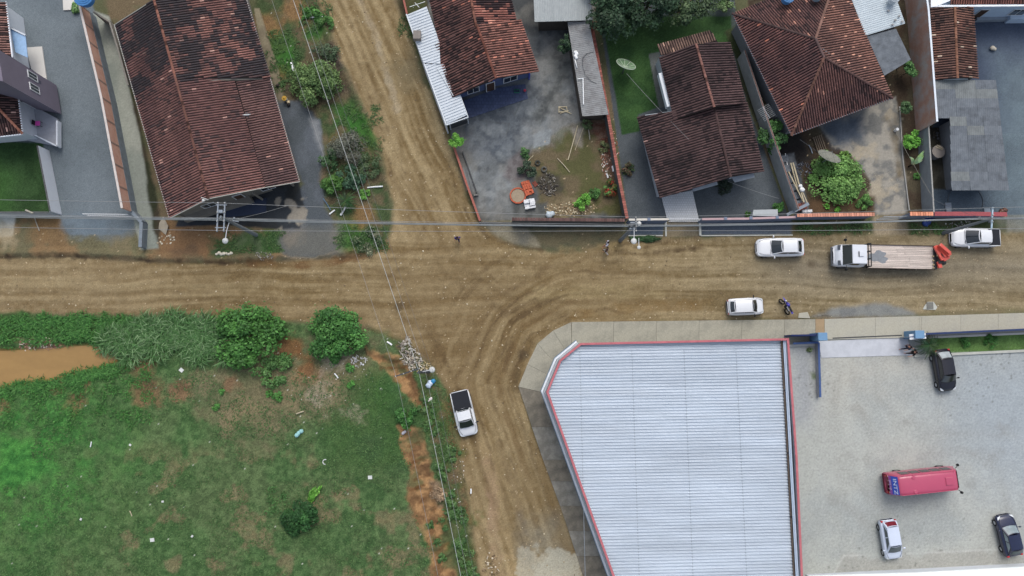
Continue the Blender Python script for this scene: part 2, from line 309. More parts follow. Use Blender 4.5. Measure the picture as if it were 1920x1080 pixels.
# --- parking lot side
paint([(1420, 630), (2000, 618), (2000, 1140), (1420, 1140)], S(168, 171, 165), S(158, 163, 160), cls='parking_lot', soft=.05, warp=0, sc=5, seed=81)
paint([(1730, 635), (2000, 625), (2000, 1000), (1840, 900), (1760, 760)], S(150, 160, 168), al=.6, soft=5, warp=1)
paint([(1480, 640), (1530, 645), (1535, 745), (1510, 800), (1490, 800)], S(148, 152, 158), al=.7, soft=1.5)
paint([(1555, 640), (1735, 660), (1760, 700), (1560, 760)], S(176, 172, 160), al=.5, soft=3, warp=1)
paint([(1740, 632), (1990, 622), (1990, 656), (1750, 662)], S(92, 122, 68), S(80, 108, 60), cls='lawn', soft=.08, warp=.03, sc=1)
line([(1583, 1042), (1665, 1040), (1880, 1030), (2000, 1026)], .07, S(196, 198, 194), .9, .06, .02); line([(1583, 1042), (1562, 1078)], .07, S(196, 198, 194), .9, .06, .02)
paint([(1583, 1044), (1995, 1028), (1995, 1075), (1565, 1082)], S(150, 148, 140), al=.5, soft=.4)
rs = np.random.RandomState(3)
for p_, w_ in (([(1600, 660), (1600, 740), (1640, 820), (1720, 850), (1850, 850)], .3), ([(1640, 660), (1642, 730), (1680, 790), (1750, 815), (1900, 815)], .3), ([(1570, 680), (1560, 800), (1580, 940), (1640, 1000)], .35), ([(1660, 960), (1600, 900), (1560, 820)], .25), ([(1770, 745), (1760, 800), (1700, 840)], .22), ([(1890, 955), (1870, 880), (1800, 840)], .25)): line(p_, w_, S(146, 146, 140), .35, .5, .3)
for a in [(1600, 760, .4), (1705, 800, .3), (1650, 870, .5), (1820, 905, .5), (1860, 860, .3), (1560, 930, .35), (1790, 960, .3), (1740, 1010, .3), (1590, 850, .25), (1880, 800, .3)]: blob(a[0], a[1], a[2], S(134, 134, 128), .3, .4, .6)
for a in [(1530, 720, 2.4, 26), (1860, 680, 4, 40), (1700, 1055, 6, 40), (1820, 740, 3, 18), (1605, 1065, 2, 12)]:
    for k in range(a[3]):
        p = W(a[0], a[1]); q = (p.x+rs.randn()*a[2]*.5, p.y+rs.randn()*a[2]*.28); 
        s_ = sub([Vector((q[0], q[1], 0))], .4); m = np.clip((.03+rs.rand()*.07-np.hypot(X[s_]-q[0], Y[s_]-q[1]))/.1+.5, 0, 1)*.6; mixc(m, S(92, 94, 88), s_)
blob(1529, 705, .45, S(86, 104, 58), .7, .2, .4)
# --- road -------------------------------------------------------------------
RP = [(-110, 484), (0, 482), (130, 479), (230, 486), (300, 490), (420, 492), (500, 488), (560, 486), (640, 482), (700, 471), (727, 452), (738, 425), (738, 380), (724, 320), (702, 250), (674, 180), (642, 110), (607, 30), (580, -80),
      (715, -80), (740, 0), (772, 80), (798, 160), (826, 225), (850, 285), (868, 340), (882, 385), (905, 422), (935, 448), (985, 467), (1060, 474), (1180, 452), (1250, 447), (1490, 443), (1700, 440), (2010, 436),
      (2010, 585), (1720, 592), (1548, 596), (1071, 608), (1010, 646), (976, 725), (998, 800), (1084, 1042), (1110, 1140), (915, 1140), (893, 1060), (880, 960), (866, 880), (848, 800), (838, 740), (820, 702), (795, 668), (765, 643), (722, 624), (690, 612), (560, 603), (430, 595), (200, 591), (0, 588), (-110, 588)]
rm, rd = mask(RP, .3, .22)
SW = [(1071, 604), (1008, 644), (972, 726), (997, 800), (1082, 1042), (1110, 1140), (1400, 1140), (1400, 600)]
sdS = -sdf(X, Y, PX(SW))
d1 = (W(800, 400)-W(640, 60)).normalized(); d2 = (W(1010, 1080)-W(880, 680)).normalized()
def streak(ax, ay, seed, c=.42): return .5+.62*(fbm(ax/11, ay/c, 1.0, seed, 3, .7)-.5)+.34*(fbm(ax/14, ay/1.5, 1.0, seed+50, 3, .6)-.5)+.3*(fbm(ax, ay, .5, seed+9, 4, .6)-.5)
def along(d): return X*d.x+Y*d.y, -X*d.y+Y*d.x
wob = (n1(9, 91, 2)-.5)*1.3
sE = streak(X, Y+wob, 1); a1, b1 = along(d1); sN = streak(a1, b1+wob, 2); a2, b2 = along(d2); sS = streak(a2, b2+wob, 3)
sC = streak(np.arctan2(Y-W(1110, 720).y, X-W(1110, 720).x)*8, sdS+wob*.6, 4)
wN = np.clip((Y-W(0, 470).y)/3, 0, 1); wS = np.clip((W(0, 690).y-Y)/4, 0, 1); wC = np.clip((7-sdS)/3, 0, 1)*np.clip((W(1190, 0+600).x-X)/4, 0, 1)*np.clip((Y-W(0, 960).y)/5, 0, 1)
st = sE*(1-wN)*(1-wS)+sN*wN+sS*wS; st = st*(1-wC)+sC*wC
big = n1(9, 101, 3); med = n1(2.5, 111, 5); fin = n1(.35, 121, 3)
rc = two(S(108, 91, 62), S(148, 132, 100), (st-.35)/.32)
rc = rc*(1-.35*np.clip((med-.42)/.25, 0, 1))[..., None]+two(S(116, 100, 72), S(138, 122, 92), (fin-.3)/.4)*(.35*np.clip((med-.42)/.25, 0, 1))[..., None]
east = np.clip((X-W(1150, 500).x)/14, 0, 1)[..., None]; rc = rc*(1-east*.55)+two(S(108, 98, 74), S(138, 128, 104), (st-.38)/.24)*east*.55
gz = np.clip(1-np.abs((Y-W(0, 500).y)/3.2), 0, 1)*np.clip((X-W(1380, 500).x)/6, 0, 1); rc = rc*(1-gz[..., None]*.5)+np.array(S(118, 114, 104))*gz[..., None]*.5
wst = np.clip((W(420, 0+540).x-X)/12, 0, 1)[..., None]; rc = rc*(1-wst*.35)+two(S(140, 126, 100), S(120, 104, 78), (fin-.3)/.4)*wst*.35
cen = np.exp(-((X-W(860, 0+540).x)**2/60+(Y-W(0, 600).y)**2/60))[..., None]; rc = rc*(1-cen*.4)+np.array(S(108, 90, 64))*cen*.4
mixc(rm, rc); CL[rm > .5] = 1
# road details: wet edges, wheel ruts, damp patches, clean clay
for L_, wd, c_, al in [
    ([(-60, 484), (130, 481), (300, 489), (420, 493), (470, 492)], .16, S(66, 54, 42), .8), ([(470, 492), (560, 497), (620, 490), (690, 478), (725, 462)], .35, S(96, 66, 40), .7), ([(640, 484), (690, 478), (720, 462)], .1, S(60, 48, 36), .7),
    ([(-60, 484), (130, 481), (300, 489)], .08, S(50, 44, 38), .6),
    ([(832, 235), (842, 290), (852, 350), (880, 410), (915, 445), (965, 463), (1040, 471), (1110, 470), (1180, 458)], .09, S(66, 52, 36), .75),
    ([(1050, 466), (1120, 464), (1160, 462)], .3, S(140, 124, 88), .5), ([(872, 445), (900, 490), (932, 530)], .07, S(72, 56, 38), .7),
    ([(1155, 471), (1200, 477), (1260, 470), (1330, 462)], .1, S(64, 50, 34), .75), ([(1180, 452), (1185, 462), (1200, 466), (1250, 457)], .09, S(84, 68, 46), .8),
    ([(1000, 545), (1060, 540), (1200, 535)], .25, S(152, 138, 102), .35), ([(990, 560), (1040, 552), (1240, 552)], .4, S(150, 136, 100), .35),
    ([(1080, 590), (1200, 575), (1330, 572)], .5, S(112, 88, 52), .5), ([(650, 60), (690, 170), (720, 260), (735, 330)], .08, S(84, 68, 48), .7), ([(655, 30), (700, 160), (730, 250)], .06, S(84, 68, 48), .6),
    ([(675, 0), (705, 70), (735, 170), (745, 210)], .3, S(160, 150, 130), .5), ([(735, 0), (770, 90), (800, 170), (825, 240)], .2, S(158, 142, 108), .6), ([(760, 110), (780, 113)], .15, S(70, 60, 44), .5),
    ([(760, 560), (800, 600), (830, 680), (850, 740)], .6, S(96, 78, 52), .4), ([(790, 680), (760, 652), (720, 632), (650, 614)], .35, S(104, 78, 50), .6),
    ([(905, 830), (935, 930), (960, 1080)], .5, S(164, 144, 108), .5), ([(935, 830), (970, 940), (1000, 1080)], .3, S(96, 80, 60), .5), ([(915, 870), (925, 940), (925, 1010), (940, 1080)], .5, S(150, 124, 104), .4),
    ([(1000, 810), (1025, 900), (1060, 1010), (1080, 1050)], .5, S(108, 88, 58), .6), ([(968, 730), (955, 700), (975, 660), (1010, 630), (1060, 602)], .4, S(86, 70, 48), .45),
    ([(940, 640), (950, 610), (990, 580), (1030, 565)], .12, S(80, 64, 44), .6), ([(1000, 640), (975, 680), (965, 725)], .25, S(78, 66, 48), .5),
    ([(700, 505), (740, 520), (735, 540)], .2, S(92, 74, 50), .4), ([(300, 560), (420, 562), (560, 560)], .12, S(90, 76, 54), .5), ([(100, 595), (220, 598), (380, 596)], .2, S(150, 136, 112), .5),
    ([(20, 530), (200, 535), (500, 540)], .3, S(150, 136, 104), .35), ([(40, 545), (200, 550), (400, 548)], .1, S(92, 78, 56), .5), ([(740, 640), (700, 620)], .3, S(140, 104, 70), .5)]: line(L_, wd, c_, al, .15, .3)
blob(1016, 1062, 1.6, S(166, 160, 140), .8, .2, .8); blob(1045, 1070, 1.8, S(170, 166, 148), .85, .2, .6); blob(1020, 1010, 1.8, S(118, 120, 112), .5, 1.5, .6)
blob(740, 118, .9, S(98, 88, 66), .5, .8, .5); blob(770, 135, 1.4, S(112, 104, 82), .5, .8, .5)
paint([(1520, 594), (1560, 578), (1620, 572), (1660, 570), (1715, 584), (1722, 594)], S(124, 126, 122), S(112, 114, 112), cls='gravel_verge', soft=.35, warp=.2, sc=.8)
paint([(1640, 605), (1720, 596), (2000, 590), (2000, 578), (1860, 576), (1740, 586)], S(104, 98, 74), S(88, 92, 60), al=.5, soft=.4, warp=.3)
for a in [(978, 664, .35), (744, 574, .3), (1518, 492, .35)]: blob(a[0], a[1], a[2], S(78, 68, 54), .6, .15, .3)
# wheel paths curving round the building corner and sweeping through the crossing
for dd, w_, c_, al in ((.9, .14, S(74, 58, 40), .5), (1.9, .3, S(98, 78, 52), .5), (2.7, .12, S(72, 57, 40), .6), (3.6, .25, S(150, 134, 102), .35), (4.5, .14, S(78, 62, 44), .55), (5.6, .2, S(84, 66, 46), .45), (7.2, .2, S(146, 130, 98), .35), (8.6, .15, S(82, 66, 46), .4)):
    mm = np.clip((w_-np.abs(sdS+wob*.35-dd+.25*WA*4))/.12+.5, 0, 1)*al*.8*rm*np.clip((W(1240, 600).x-X)/5, 0, 1)*np.clip((Y-W(0, 1000).y)/6, 0, 1)*np.clip(.6+3*(n1(1.3, 701+int(dd*10), 3)-.45), 0, 1); mixc(mm, c_)
for pts_, w_, al in (([(690, 120), (730, 260), (790, 400), (860, 500), (960, 560), (1080, 570)], .16, .5), ([(672, 120), (712, 265), (770, 410), (840, 520), (950, 585), (1060, 590)], .14, .45), ([(600, 505), (700, 500), (770, 470), (800, 420), (790, 330)], .16, .45), ([(600, 525), (715, 520), (795, 485), (826, 420), (812, 330)], .14, .45),
        ([(560, 560), (700, 570), (800, 620), (860, 720), (900, 860), (950, 1000)], .18, .45), ([(560, 580), (690, 590), (780, 640), (838, 730)], .16, .45), ([(820, 640), (880, 780), (930, 900), (970, 1040)], .2, .4), ([(300, 512), (500, 515), (640, 512)], .12, .4), ([(100, 505), (300, 508), (480, 506)], .1, .4), ([(1250, 505), (1500, 500), (1900, 505)], .12, .35), ([(1250, 545), (1500, 550), (1900, 545)], .12, .3), ([(1000, 500), (1200, 505), (1400, 500)], .12, .35)):
    line(pts_, w_, S(80, 64, 44), al*.62, .2, .3)
# tyre tread chevrons
for (x0, y0, x1, y1, nn) in [(940, 592, 1010, 560, 30), (955, 605, 1015, 572, 26), (1225, 474, 1320, 462, 34), (960, 640, 945, 700, 24), (1240, 452, 1310, 447, 20), (868, 560, 905, 520, 16), (1100, 480, 1180, 470, 20)]:
    for k in range(nn):
        t = k/nn; cx, cy = x0+(x1-x0)*t, y0+(y1-y0)*t; dx, dy = (y1-y0), -(x1-x0); l_ = math.hypot(dx, dy); dx, dy = dx/l_*4, dy/l_*4
        p, q = W(cx-dx, cy-dy), W(cx+dx, cy+dy); i0, i1 = sorted([int((min(p.x, q.x)+56)/G)-2, int((max(p.x, q.x)+56)/G)+3]); j0, j1 = int((min(p.y, q.y)+23.5)/G)-2, int((max(p.y, q.y)+23.5)/G)+3
        sl_ = (slice(max(i0, 0), i1), slice(max(j0, 0), j1)); d_ = ldist(X[sl_], Y[sl_], [p, q]); m_ = (np.clip((.05-d_)/.1+.5, 0, 1)*.45)[..., None]; col[sl_] = col[sl_]*(1-m_)+np.array(S(76, 60, 42))*m_
# --- green bank, creek, field
FB = [(-110, 588), (0, 589), (200, 593), (430, 598), (560, 606), (700, 618), (760, 645), (800, 680), (835, 730), (850, 810), (868, 890), (885, 980), (905, 1140), (-110, 1140)]
fm, fd = mask(FB, .35, .3)
fc = two(S(66, 92, 54), S(86, 98, 66), (n1(3.2, 141, 5)-.46)/.14); fc = fc*.45+two(S(50, 74, 44), S(86, 110, 70), (n1(.4, 151, 4)-.34)/.3)*.55
lg = np.exp(-((X-W(20, 850).x)/9.5)**2-((Y-W(20, 850).y)/8)**2)*1.1; lg = np.clip(lg*np.clip(.8+(n1(1.6, 161)-.5)*2, 0, 1), 0, 1)[..., None]; fc = fc*(1-lg)+two(S(50, 98, 46), S(70, 124, 58), (n1(.5, 171, 4)-.35)/.3)*lg
mixc(fm, fc); CL[fm > .5] = 2
br = np.clip((n1(2.0, 181, 5)-.55)/.07, 0, 1)*fm*np.clip((X-W(100, 900).x)/8, 0, 1)*np.clip((W(0, 820).y-Y)/3, 0, 1); mixc(br*.55, two(S(110, 100, 78), S(126, 108, 84), (fin-.3)/.4))
paint([(400, 690), (560, 640), (700, 640), (730, 680), (700, 760), (640, 800), (560, 790), (480, 830), (380, 790), (330, 730)], S(112, 104, 80), S(88, 92, 66), al=.85, soft=1.2, warp=1.2, sc=1.2, seed=191)
paint([(430, 740), (560, 690), (660, 700), (600, 760), (500, 790), (430, 800)], S(122, 110, 84), S(104, 98, 74), al=.7, soft=1, warp=.9)
paint([(700, 700), (740, 700), (775, 780), (800, 900), (640, 880), (600, 800)], S(56, 84, 44), S(50, 78, 46), al=.7, soft=1.2, warp=.5)
paint([(-60, 588), (300, 596), (420, 610), (430, 660), (230, 660), (120, 640), (-60, 652)], S(64, 92, 50), S(50, 78, 40), soft=.4, warp=.4, sc=.7)
for a in [(275, 735, 1.15), (340, 735, .8), (145, 750, 1.0), (105, 730, .7), (55, 733, .7), (5, 755, .9), (430, 722, .55), (148, 718, .5), (250, 683, .8), (280, 670, .9)]: blob(a[0], a[1], a[2], S(116, 90, 68), .75, .35, .45)
for a in [(575, 690, 1.1), (540, 648, .9)]: blob(a[0], a[1], a[2], S(116, 78, 50), .7, .5, .5)
for a in [(700, 730, 2.2), (690, 690, 1.0)]: blob(a[0], a[1], a[2], S(56, 92, 44), .4, 1)
for a in [(640, 668, .9), (610, 676, .7), (600, 740, .7), (660, 770, .5), (590, 780, .6)]: blob(a[0], a[1], a[2], S(150, 142, 124), .4, .3, .8)
CK = [(-110, 655), (0, 655), (60, 652), (110, 648), (160, 645), (215, 655), (232, 668), (195, 688), (120, 706), (50, 720), (0, 728), (-110, 738)]
cm, cd = mask(CK, .2, .12); mixc(cm, S(134, 104, 62)); CL[(cm > .5)] = 7
paint([(30, 630), (100, 640), (125, 650), (90, 662), (60, 652), (28, 642)], S(120, 92, 72), S(140, 120, 104), soft=.2, warp=.25, sc=.25)
GU = [(688, 660), (715, 665), (742, 668), (775, 692), (795, 740), (800, 770), (776, 764), (745, 720), (720, 690), (694, 676)]
GV = [(748, 800), (790, 808), (812, 870), (820, 900), (836, 930), (850, 985), (862, 1040), (866, 1140), (830, 1140), (812, 1080), (798, 1010), (772, 960), (758, 940), (770, 905), (766, 880), (754, 840)]
gm = 0
for g in (GU, GV):
    m_, d_ = paint(g, S(150, 118, 82), S(112, 86, 60), cls='clay_gully', soft=.2, warp=.5, sc=.6, seed=201); gm = np.maximum(gm, np.clip(d_/.8, 0, 1))
paint([(805, 905), (828, 898), (842, 920), (838, 950), (820, 955)], S(140, 120, 96), soft=.3, warp=.15, cls='ground', sc=.3)
VR = [(735, 640), (790, 670), (820, 720), (838, 770), (850, 830), (868, 900), (880, 980), (895, 1060), (905, 1140), (858, 1140), (845, 1000), (815, 880), (800, 800), (790, 720), (760, 672)]
paint(VR, S(70, 82, 52), S(100, 88, 66), soft=.3, warp=.35, sc=.8, seed=211)
for a in [(800, 760, 1), (815, 800, 1), (830, 860, 1.1), (850, 990, 1.4), (860, 1040, 1.2), (840, 930, .8)]: blob(a[0], a[1], a[2], S(54, 88, 44), .6, .5, .8)
line([(835, 745), (848, 820), (868, 900), (885, 1000), (900, 1080)], .25, S(110, 84, 58), .6, .3, .4)
for a in [(722, 684, .5), (748, 700, .35), (790, 748, .5), (772, 735, .3), (800, 858, .4), (775, 892, .4), (822, 940, .5), (800, 990, .5), (838, 1000, .6), (815, 1030, .5), (845, 1060, .6), (780, 828, .4)]: blob(a[0], a[1], a[2], S(84, 90, 60), .75, .3, .9)
for g_ in [[(700, 672), (730, 680), (750, 676)], [(715, 690), (745, 690), (765, 686)], [(745, 718), (765, 706), (785, 702)], [(755, 745), (775, 735), (792, 728)], [(758, 760), (780, 752)], [(765, 838), (785, 830), (802, 838)], [(770, 870), (790, 862), (808, 866)], [(778, 900), (800, 893)], [(770, 920), (795, 912)], [(785, 945), (805, 925), (815, 905)], [(800, 975), (820, 950)], [(805, 1000), (825, 975), (838, 965)], [(815, 1040), (840, 1020)]]: line(g_, .09, S(92, 60, 36), .75, .12, .25)
# speckle: pale stones, dark crumbs (nowhere on the paved yards)
nat = (CL == 0) | (CL == 1); spk = rs.rand(NX, NY); col[nat & (spk > .9975)] = S(164, 148, 120); col[nat & (spk < .006)] *= .75
col[(CL == 2) & (spk > .9992)] = S(170, 172, 160)
col *= (1+(rs.rand(NX, NY, 1)-.5)*.16)
gr = (CL == 2)|(CL == 5); col[gr] *= (1+(rs.rand(int(gr.sum()), 1)-.5)*.35)
# heights
Z += np.where(nat, (med-.5)*.10+(st-.5)*.09*rm+(fin-.5)*.05, 0)
Z += np.where(CL == 2, (n1(.5, 301, 3)-.5)*.16+(n1(3, 311, 3)-.5)*.25, 0)
bank = np.clip((.5-np.abs(rd+.35))/.5, 0, 1)*np.clip((W(745, 0+480).x-X)/2, 0, 1)*np.clip((Y-W(0, 560).y)/2, 0, 1); Z += bank*.28*(.6+fin)
Z -= np.clip((cd+.5)/1.2, 0, 1)*.75; Z -= gm*.45*(.6+.8*n1(.8, 401, 3)); Z += np.clip((n1(.6, 411, 2)-.6)/.1, 0, 1)*gm*.15
for (px_, py_, r_) in [(275, 735, 1), (340, 735, .7), (145, 750, .9)]: p = W(px_, py_); Z -= .3*np.exp(-((X-p.x)**2+(Y-p.y)**2)/(r_*r_*.6))
Z[(CL >= 3) & (CL <= 6)] = 0; Z[CL == 9] = .01
Z -= .02; e = 6; edge = np.minimum(np.minimum(np.arange(NX)[:, None], NX-1-np.arange(NX)[:, None]), np.minimum(np.arange(NY)[None, :], NY-1-np.arange(NY)[None, :])); Z = np.where(edge < 3, -.02, Z)
# face split
fcl = CL[:-1, :-1]; idx = np.arange(NX*NY).reshape(NX, NY); V = np.stack([X, Y, Z], -1).reshape(-1, 3); CC = np.concatenate([col.reshape(-1, 3), np.ones((NX*NY, 1))], 1).astype(np.float32)
Q = np.stack([idx[:-1, :-1], idx[1:, :-1], idx[1:, 1:], idx[:-1, 1:]], -1)
GM = {'ground': dict(fine=.25, fscale=9, bump=.5), 'dirt_road': dict(fine=.22, fscale=8, bump=.5), 'grass_field': dict(fine=.4, fscale=11, bump=.9), 'gravel_yard': dict(fine=.25, fscale=14, bump=.4), 'concrete_yard': dict(fine=.1, fscale=6, bump=.1),
      'lawn': dict(fine=.3, fscale=12, bump=.7), 'parking_lot': dict(fine=.12, fscale=6, brick=(2.6, .02, .92, .8, .5, .25)), 'creek_bed': dict(fine=.1), 'clay_gully': dict(fine=.2, fscale=6, bump=.8), 'gravel_verge': dict(fine=.3, fscale=14, bump=.4)}
for ci, nm in enumerate(CN):
    q = Q[fcl == ci]
    if not len(q): continue
    used = np.unique(q); re = np.full(NX*NY, -1); re[used] = np.arange(len(used)); q2 = re[q]; vv = V[used]; cc = CC[used]
    if nm == 'ground':     # the same sheet runs on to the horizon as a ring round the detailed part
        r = [idx[0, 0], idx[-1, 0], idx[-1, -1], idx[0, -1]]; far = 600.0; k = len(vv)
        x0, x1, y0, y1 = gx[0], gx[-1], gy[0], gy[-1]
        ext = np.array([[x0, y0, -.02], [x1, y0, -.02], [x1, y1, -.02], [x0, y1, -.02], [-far, -far, -.02], [far, -far, -.02], [far, far, -.02], [-far, far, -.02]])
        vv = np.concatenate([vv, ext]); cc = np.concatenate([cc, np.tile(np.array([[*S(80, 92, 62), 1]], dtype=np.float32), (8, 1))])
        q2 = np.concatenate([q2, [[k+4, k+5, k+1, k], [k+5, k+6, k+2, k+1], [k+6, k+7, k+3, k+2], [k+7, k+4, k, k+3]]])
    me = bpy.data.meshes.new(nm); me.vertices.add(len(vv)); me.vertices.foreach_set('co', vv.astype(np.float32).ravel())
    me.loops.add(len(q2)*4); me.loops.foreach_set('vertex_index', q2.astype(np.int32).ravel()); me.polygons.add(len(q2)); me.polygons.foreach_set('loop_start', np.arange(0, len(q2)*4, 4, dtype=np.int32))
    me.update(calc_edges=True); me.polygons.foreach_set('use_smooth', [True]*len(q2))
    at = me.color_attributes.new('Col', 'FLOAT_COLOR', 'POINT'); at.data.foreach_set('color', cc.ravel())
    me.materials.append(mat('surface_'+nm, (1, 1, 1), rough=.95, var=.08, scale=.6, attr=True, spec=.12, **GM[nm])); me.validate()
    o = bpy.data.objects.new(nm, me); COL.objects.link(o); o['kind'] = 'structure'
wt = MB(); wt.add([(p.x, p.y, -.42) for p in PX([(-110, 640), (240, 640), (240, 700), (-110, 745)])], [(0, 3, 2, 1)])
wo = wt.build('creek_water', mat('muddy_water', S(146, 116, 70), rough=.1, var=.14, scale=.35, fine=.03, fscale=2, spec=.5, bump=.04, stretch=(.5, 1.6, 1))); wo['kind'] = 'structure'
def gz_at(x, y):
    i = min(max(int((x+56)/G), 0), NX-1); j = min(max(int((y+23.5)/G), 0), NY-1); return float(Z[i, j])
# ------------------------------------------------------------------ roofs, walls, buildings
TILE_RED = dict(a=S(122, 72, 62), b=S(96, 60, 58), dark=S(44, 42, 46), hi=S(186, 118, 92))
def pnt_noise(x, y, sc, seed):
    return float(fbm(np.array([x]), np.array([y]), sc, seed, 3)[0])
def plane_of(P):
    c = sum(P, Vector())/len(P); n = Vector()
    for i in range(len(P)):
        a, b = P[i]-c, P[(i+1) % len(P)]-c; n += a.cross(b)
    n.normalize()
    if n.z < 0: n = -n
    return c, n
def zat(c, n, x, y): return c.z-(n.x*(x-c.x)+n.y*(y-c.y))/n.z
def roof_frame(P, e0, e1):
    c, n = plane_of(P); u = (Vector(e1)-Vector(e0)); u = (u-n*u.dot(n)).normalized(); v = n.cross(u)
    if v.z < 0: v = -v
    return c, n, u, v
def inpoly(x, y, q):
    r = False
    for i in range(len(q)):
        x0, y0 = q[i]; x1, y1 = q[(i+1) % len(q)]
        if (y0 <= y) != (y1 <= y) and x < (x1-x0)*(y-y0)/(y1-y0)+x0: r = not r
    return r
def tiles(mb, P, e0, e1, colf, pw=.235, ph=.38, und=S(30, 25, 25)):
    """clay tiles laid one by one over the roof plane P; the eave runs e0-e1"""
    c, n, u, v = roof_frame(P, e0, e1)
    q = [((p-c).dot(u), (p-c).dot(v)) for p in P]
    P2 = [c+u*a+v*b for a, b in q]; m_ = len(P2)
    vs = [p for p in P2]+[p-Vector((0, 0, .07)) for p in P2]
    o = list(range(m_)); 
    if (P2[1]-P2[0]).cross(P2[2]-P2[1]).z < 0: o.reverse()
    mb.add(vs, [tuple(o), tuple(i+m_ for i in reversed(o))]+[(o[i], o[i]+m_, o[(i+1) % m_]+m_, o[(i+1) % m_]) for i in range(m_)], und)  # near-black underlay colours in the shade of the channels between tiles
    a0, a1 = min(x for x, _ in q), max(x for x, _ in q); b0, b1 = min(y for _, y in q), max(y for _, y in q)
    nu, nv = int((a1-a0)/pw)+1, int((b1-b0)/ph)+1
    cs = []; ctr = []
    for i in range(nu):
        for j in range(nv):
            a = a0+(i+.5)*pw; b = b0+(j+.5)*ph
            if inpoly(a, b, q): ctr.append((a, b))
    if not ctr: return
    A_ = np.array(ctr); wx = c.x+u.x*A_[:, 0]+v.x*A_[:, 1]; wy = c.y+u.y*A_[:, 0]+v.y*A_[:, 1]
    cl = colf(wx, wy, A_[:, 0]-a0, A_[:, 1]-b0)
    for (a, b), cc in zip(ctr, cl):
        cc = tuple(cc); r = pw*.335; hh = .075; ja = R.uniform(-.008, .008); k = len(mb.v); b_lo = b-ph*.56; b_hi = b+ph*.5
        for (bb, lift) in ((b_lo, .030), (b_hi, .006)):
            for (da, dh) in ((-r, 0), (-r*.55, hh*.8), (0, hh), (r*.55, hh*.8), (r, 0)):
                mb.v.append(tuple(c+u*(a+da+ja)+v*bb+n*(dh+lift)))
        mb.f += [(k+i, k+i+1, k+i+6, k+i+5) for i in range(4)]+[(k, k+4, k+3, k+2, k+1)]; mb.c += [cc]*10; mb.usec = True
def capline(mb, p, q, colf=None, r=.12, seg=.38):
    p, q = Vector(p), Vector(q); L_ = (q-p).length; n_ = max(1, int(L_/seg)); d = (q-p).normalized(); s_ = d.cross(Vector((0, 0, 1))).normalized(); up = s_.cross(d)
    for i in range(n_):
        a, b = p+d*(i*L_/n_-.02), p+d*((i+1)*L_/n_+.03); cc = colf() if colf else S(170, 112, 92); k = len(mb.v)
        for (pt, rr, l) in ((a, r*1.05, .05), (b, r*.9, .03)):
            for an in range(0, 181, 36):
                t = math.radians(an); mb.v.append(tuple(pt+s_*rr*math.cos(t)+up*(rr*.75*math.sin(t)+l)))
        mb.f += [(k+j, k+j+1, k+j+7, k+j+6) for j in range(5)]; mb.c += [cc]*12; mb.usec = True
def corr(mb, P, e0, e1, pitch=.25, amp=.035, c=None, thick=.03, prof='trap', across=True, jit=0):
    """ribbed sheet over a convex plane; ribs run up the slope (across the eave) or along it"""
    cc, n, u, v = roof_frame(P, e0, e1)
    if not across: u, v = v, -u
    q = [((p-cc).dot(u), (p-cc).dot(v)) for p in P]; a0, a1 = min(x for x, _ in q), max(x for x, _ in q)
    st = {'trap': [(0, 0), (.35, 0), (.45, 1), (.9, 1)], 'rib': [(0, 0), (.2, 0), (.42, 1), (.62, 1), (.84, 0)], 'sine': [(0, 0), (.25, .5), (.5, 1), (.75, .5)]}[prof]
    us = []; k = 0
    while a0+k*pitch < a1:
        for f_, h_ in st:
            a = a0+(k+f_)*pitch
            if a < a1: us.append((a, h_*amp))
        k += 1
    us.append((a1, 0)); us[0] = (a0+1e-4, us[0][1]); us[-1] = (a1-1e-4, 0)
    rows = []
    for a, h_ in us:
        bs = []
        for i in range(len(q)):
            (x0, y0), (x1, y1) = q[i], q[(i+1) % len(q)]
            if (x0 <= a) != (x1 <= a): bs.append(y0+(y1-y0)*(a-x0)/(x1-x0))
        if len(bs) < 2: continue
        j_ = R.uniform(-jit, jit); rows.append((cc+u*a+v*min(bs)+n*(h_+j_), cc+u*a+v*max(bs)+n*(h_+j_)))
    k = len(mb.v); mb.v += [tuple(p) for r_ in rows for p in r_]
    mb.f += [(k+2*i, k+2*i+2, k+2*i+3, k+2*i+1) if across else (k+2*i, k+2*i+2, k+2*i+3, k+2*i+1) for i in range(len(rows)-1)]
    lo = Vector((0, 0, -thick)); k2 = len(mb.v); mb.v += [tuple(Vector(p)+lo) for p in [x for r_ in rows for x in r_]]
    mb.f += [(k2+2*i+1, k2+2*i+3, k2+2*i+2, k2+2*i) for i in range(len(rows)-1)]
    mb.f += [(k+2*i, k2+2*i, k2+2*i+2, k+2*i+2) for i in range(len(rows)-1)]+[(k+2*i+1, k+2*i+3, k2+2*i+3, k2+2*i+1) for i in range(len(rows)-1)]
    m_ = len(rows)-1; mb.f += [(k, k+1, k2+1, k2), (k+2*m_, k2+2*m_, k2+2*m_+1, k+2*m_+1)]
    mb.c += [c or (1, 1, 1)]*(len(mb.v)-len(mb.c))
    if c: mb.usec = True
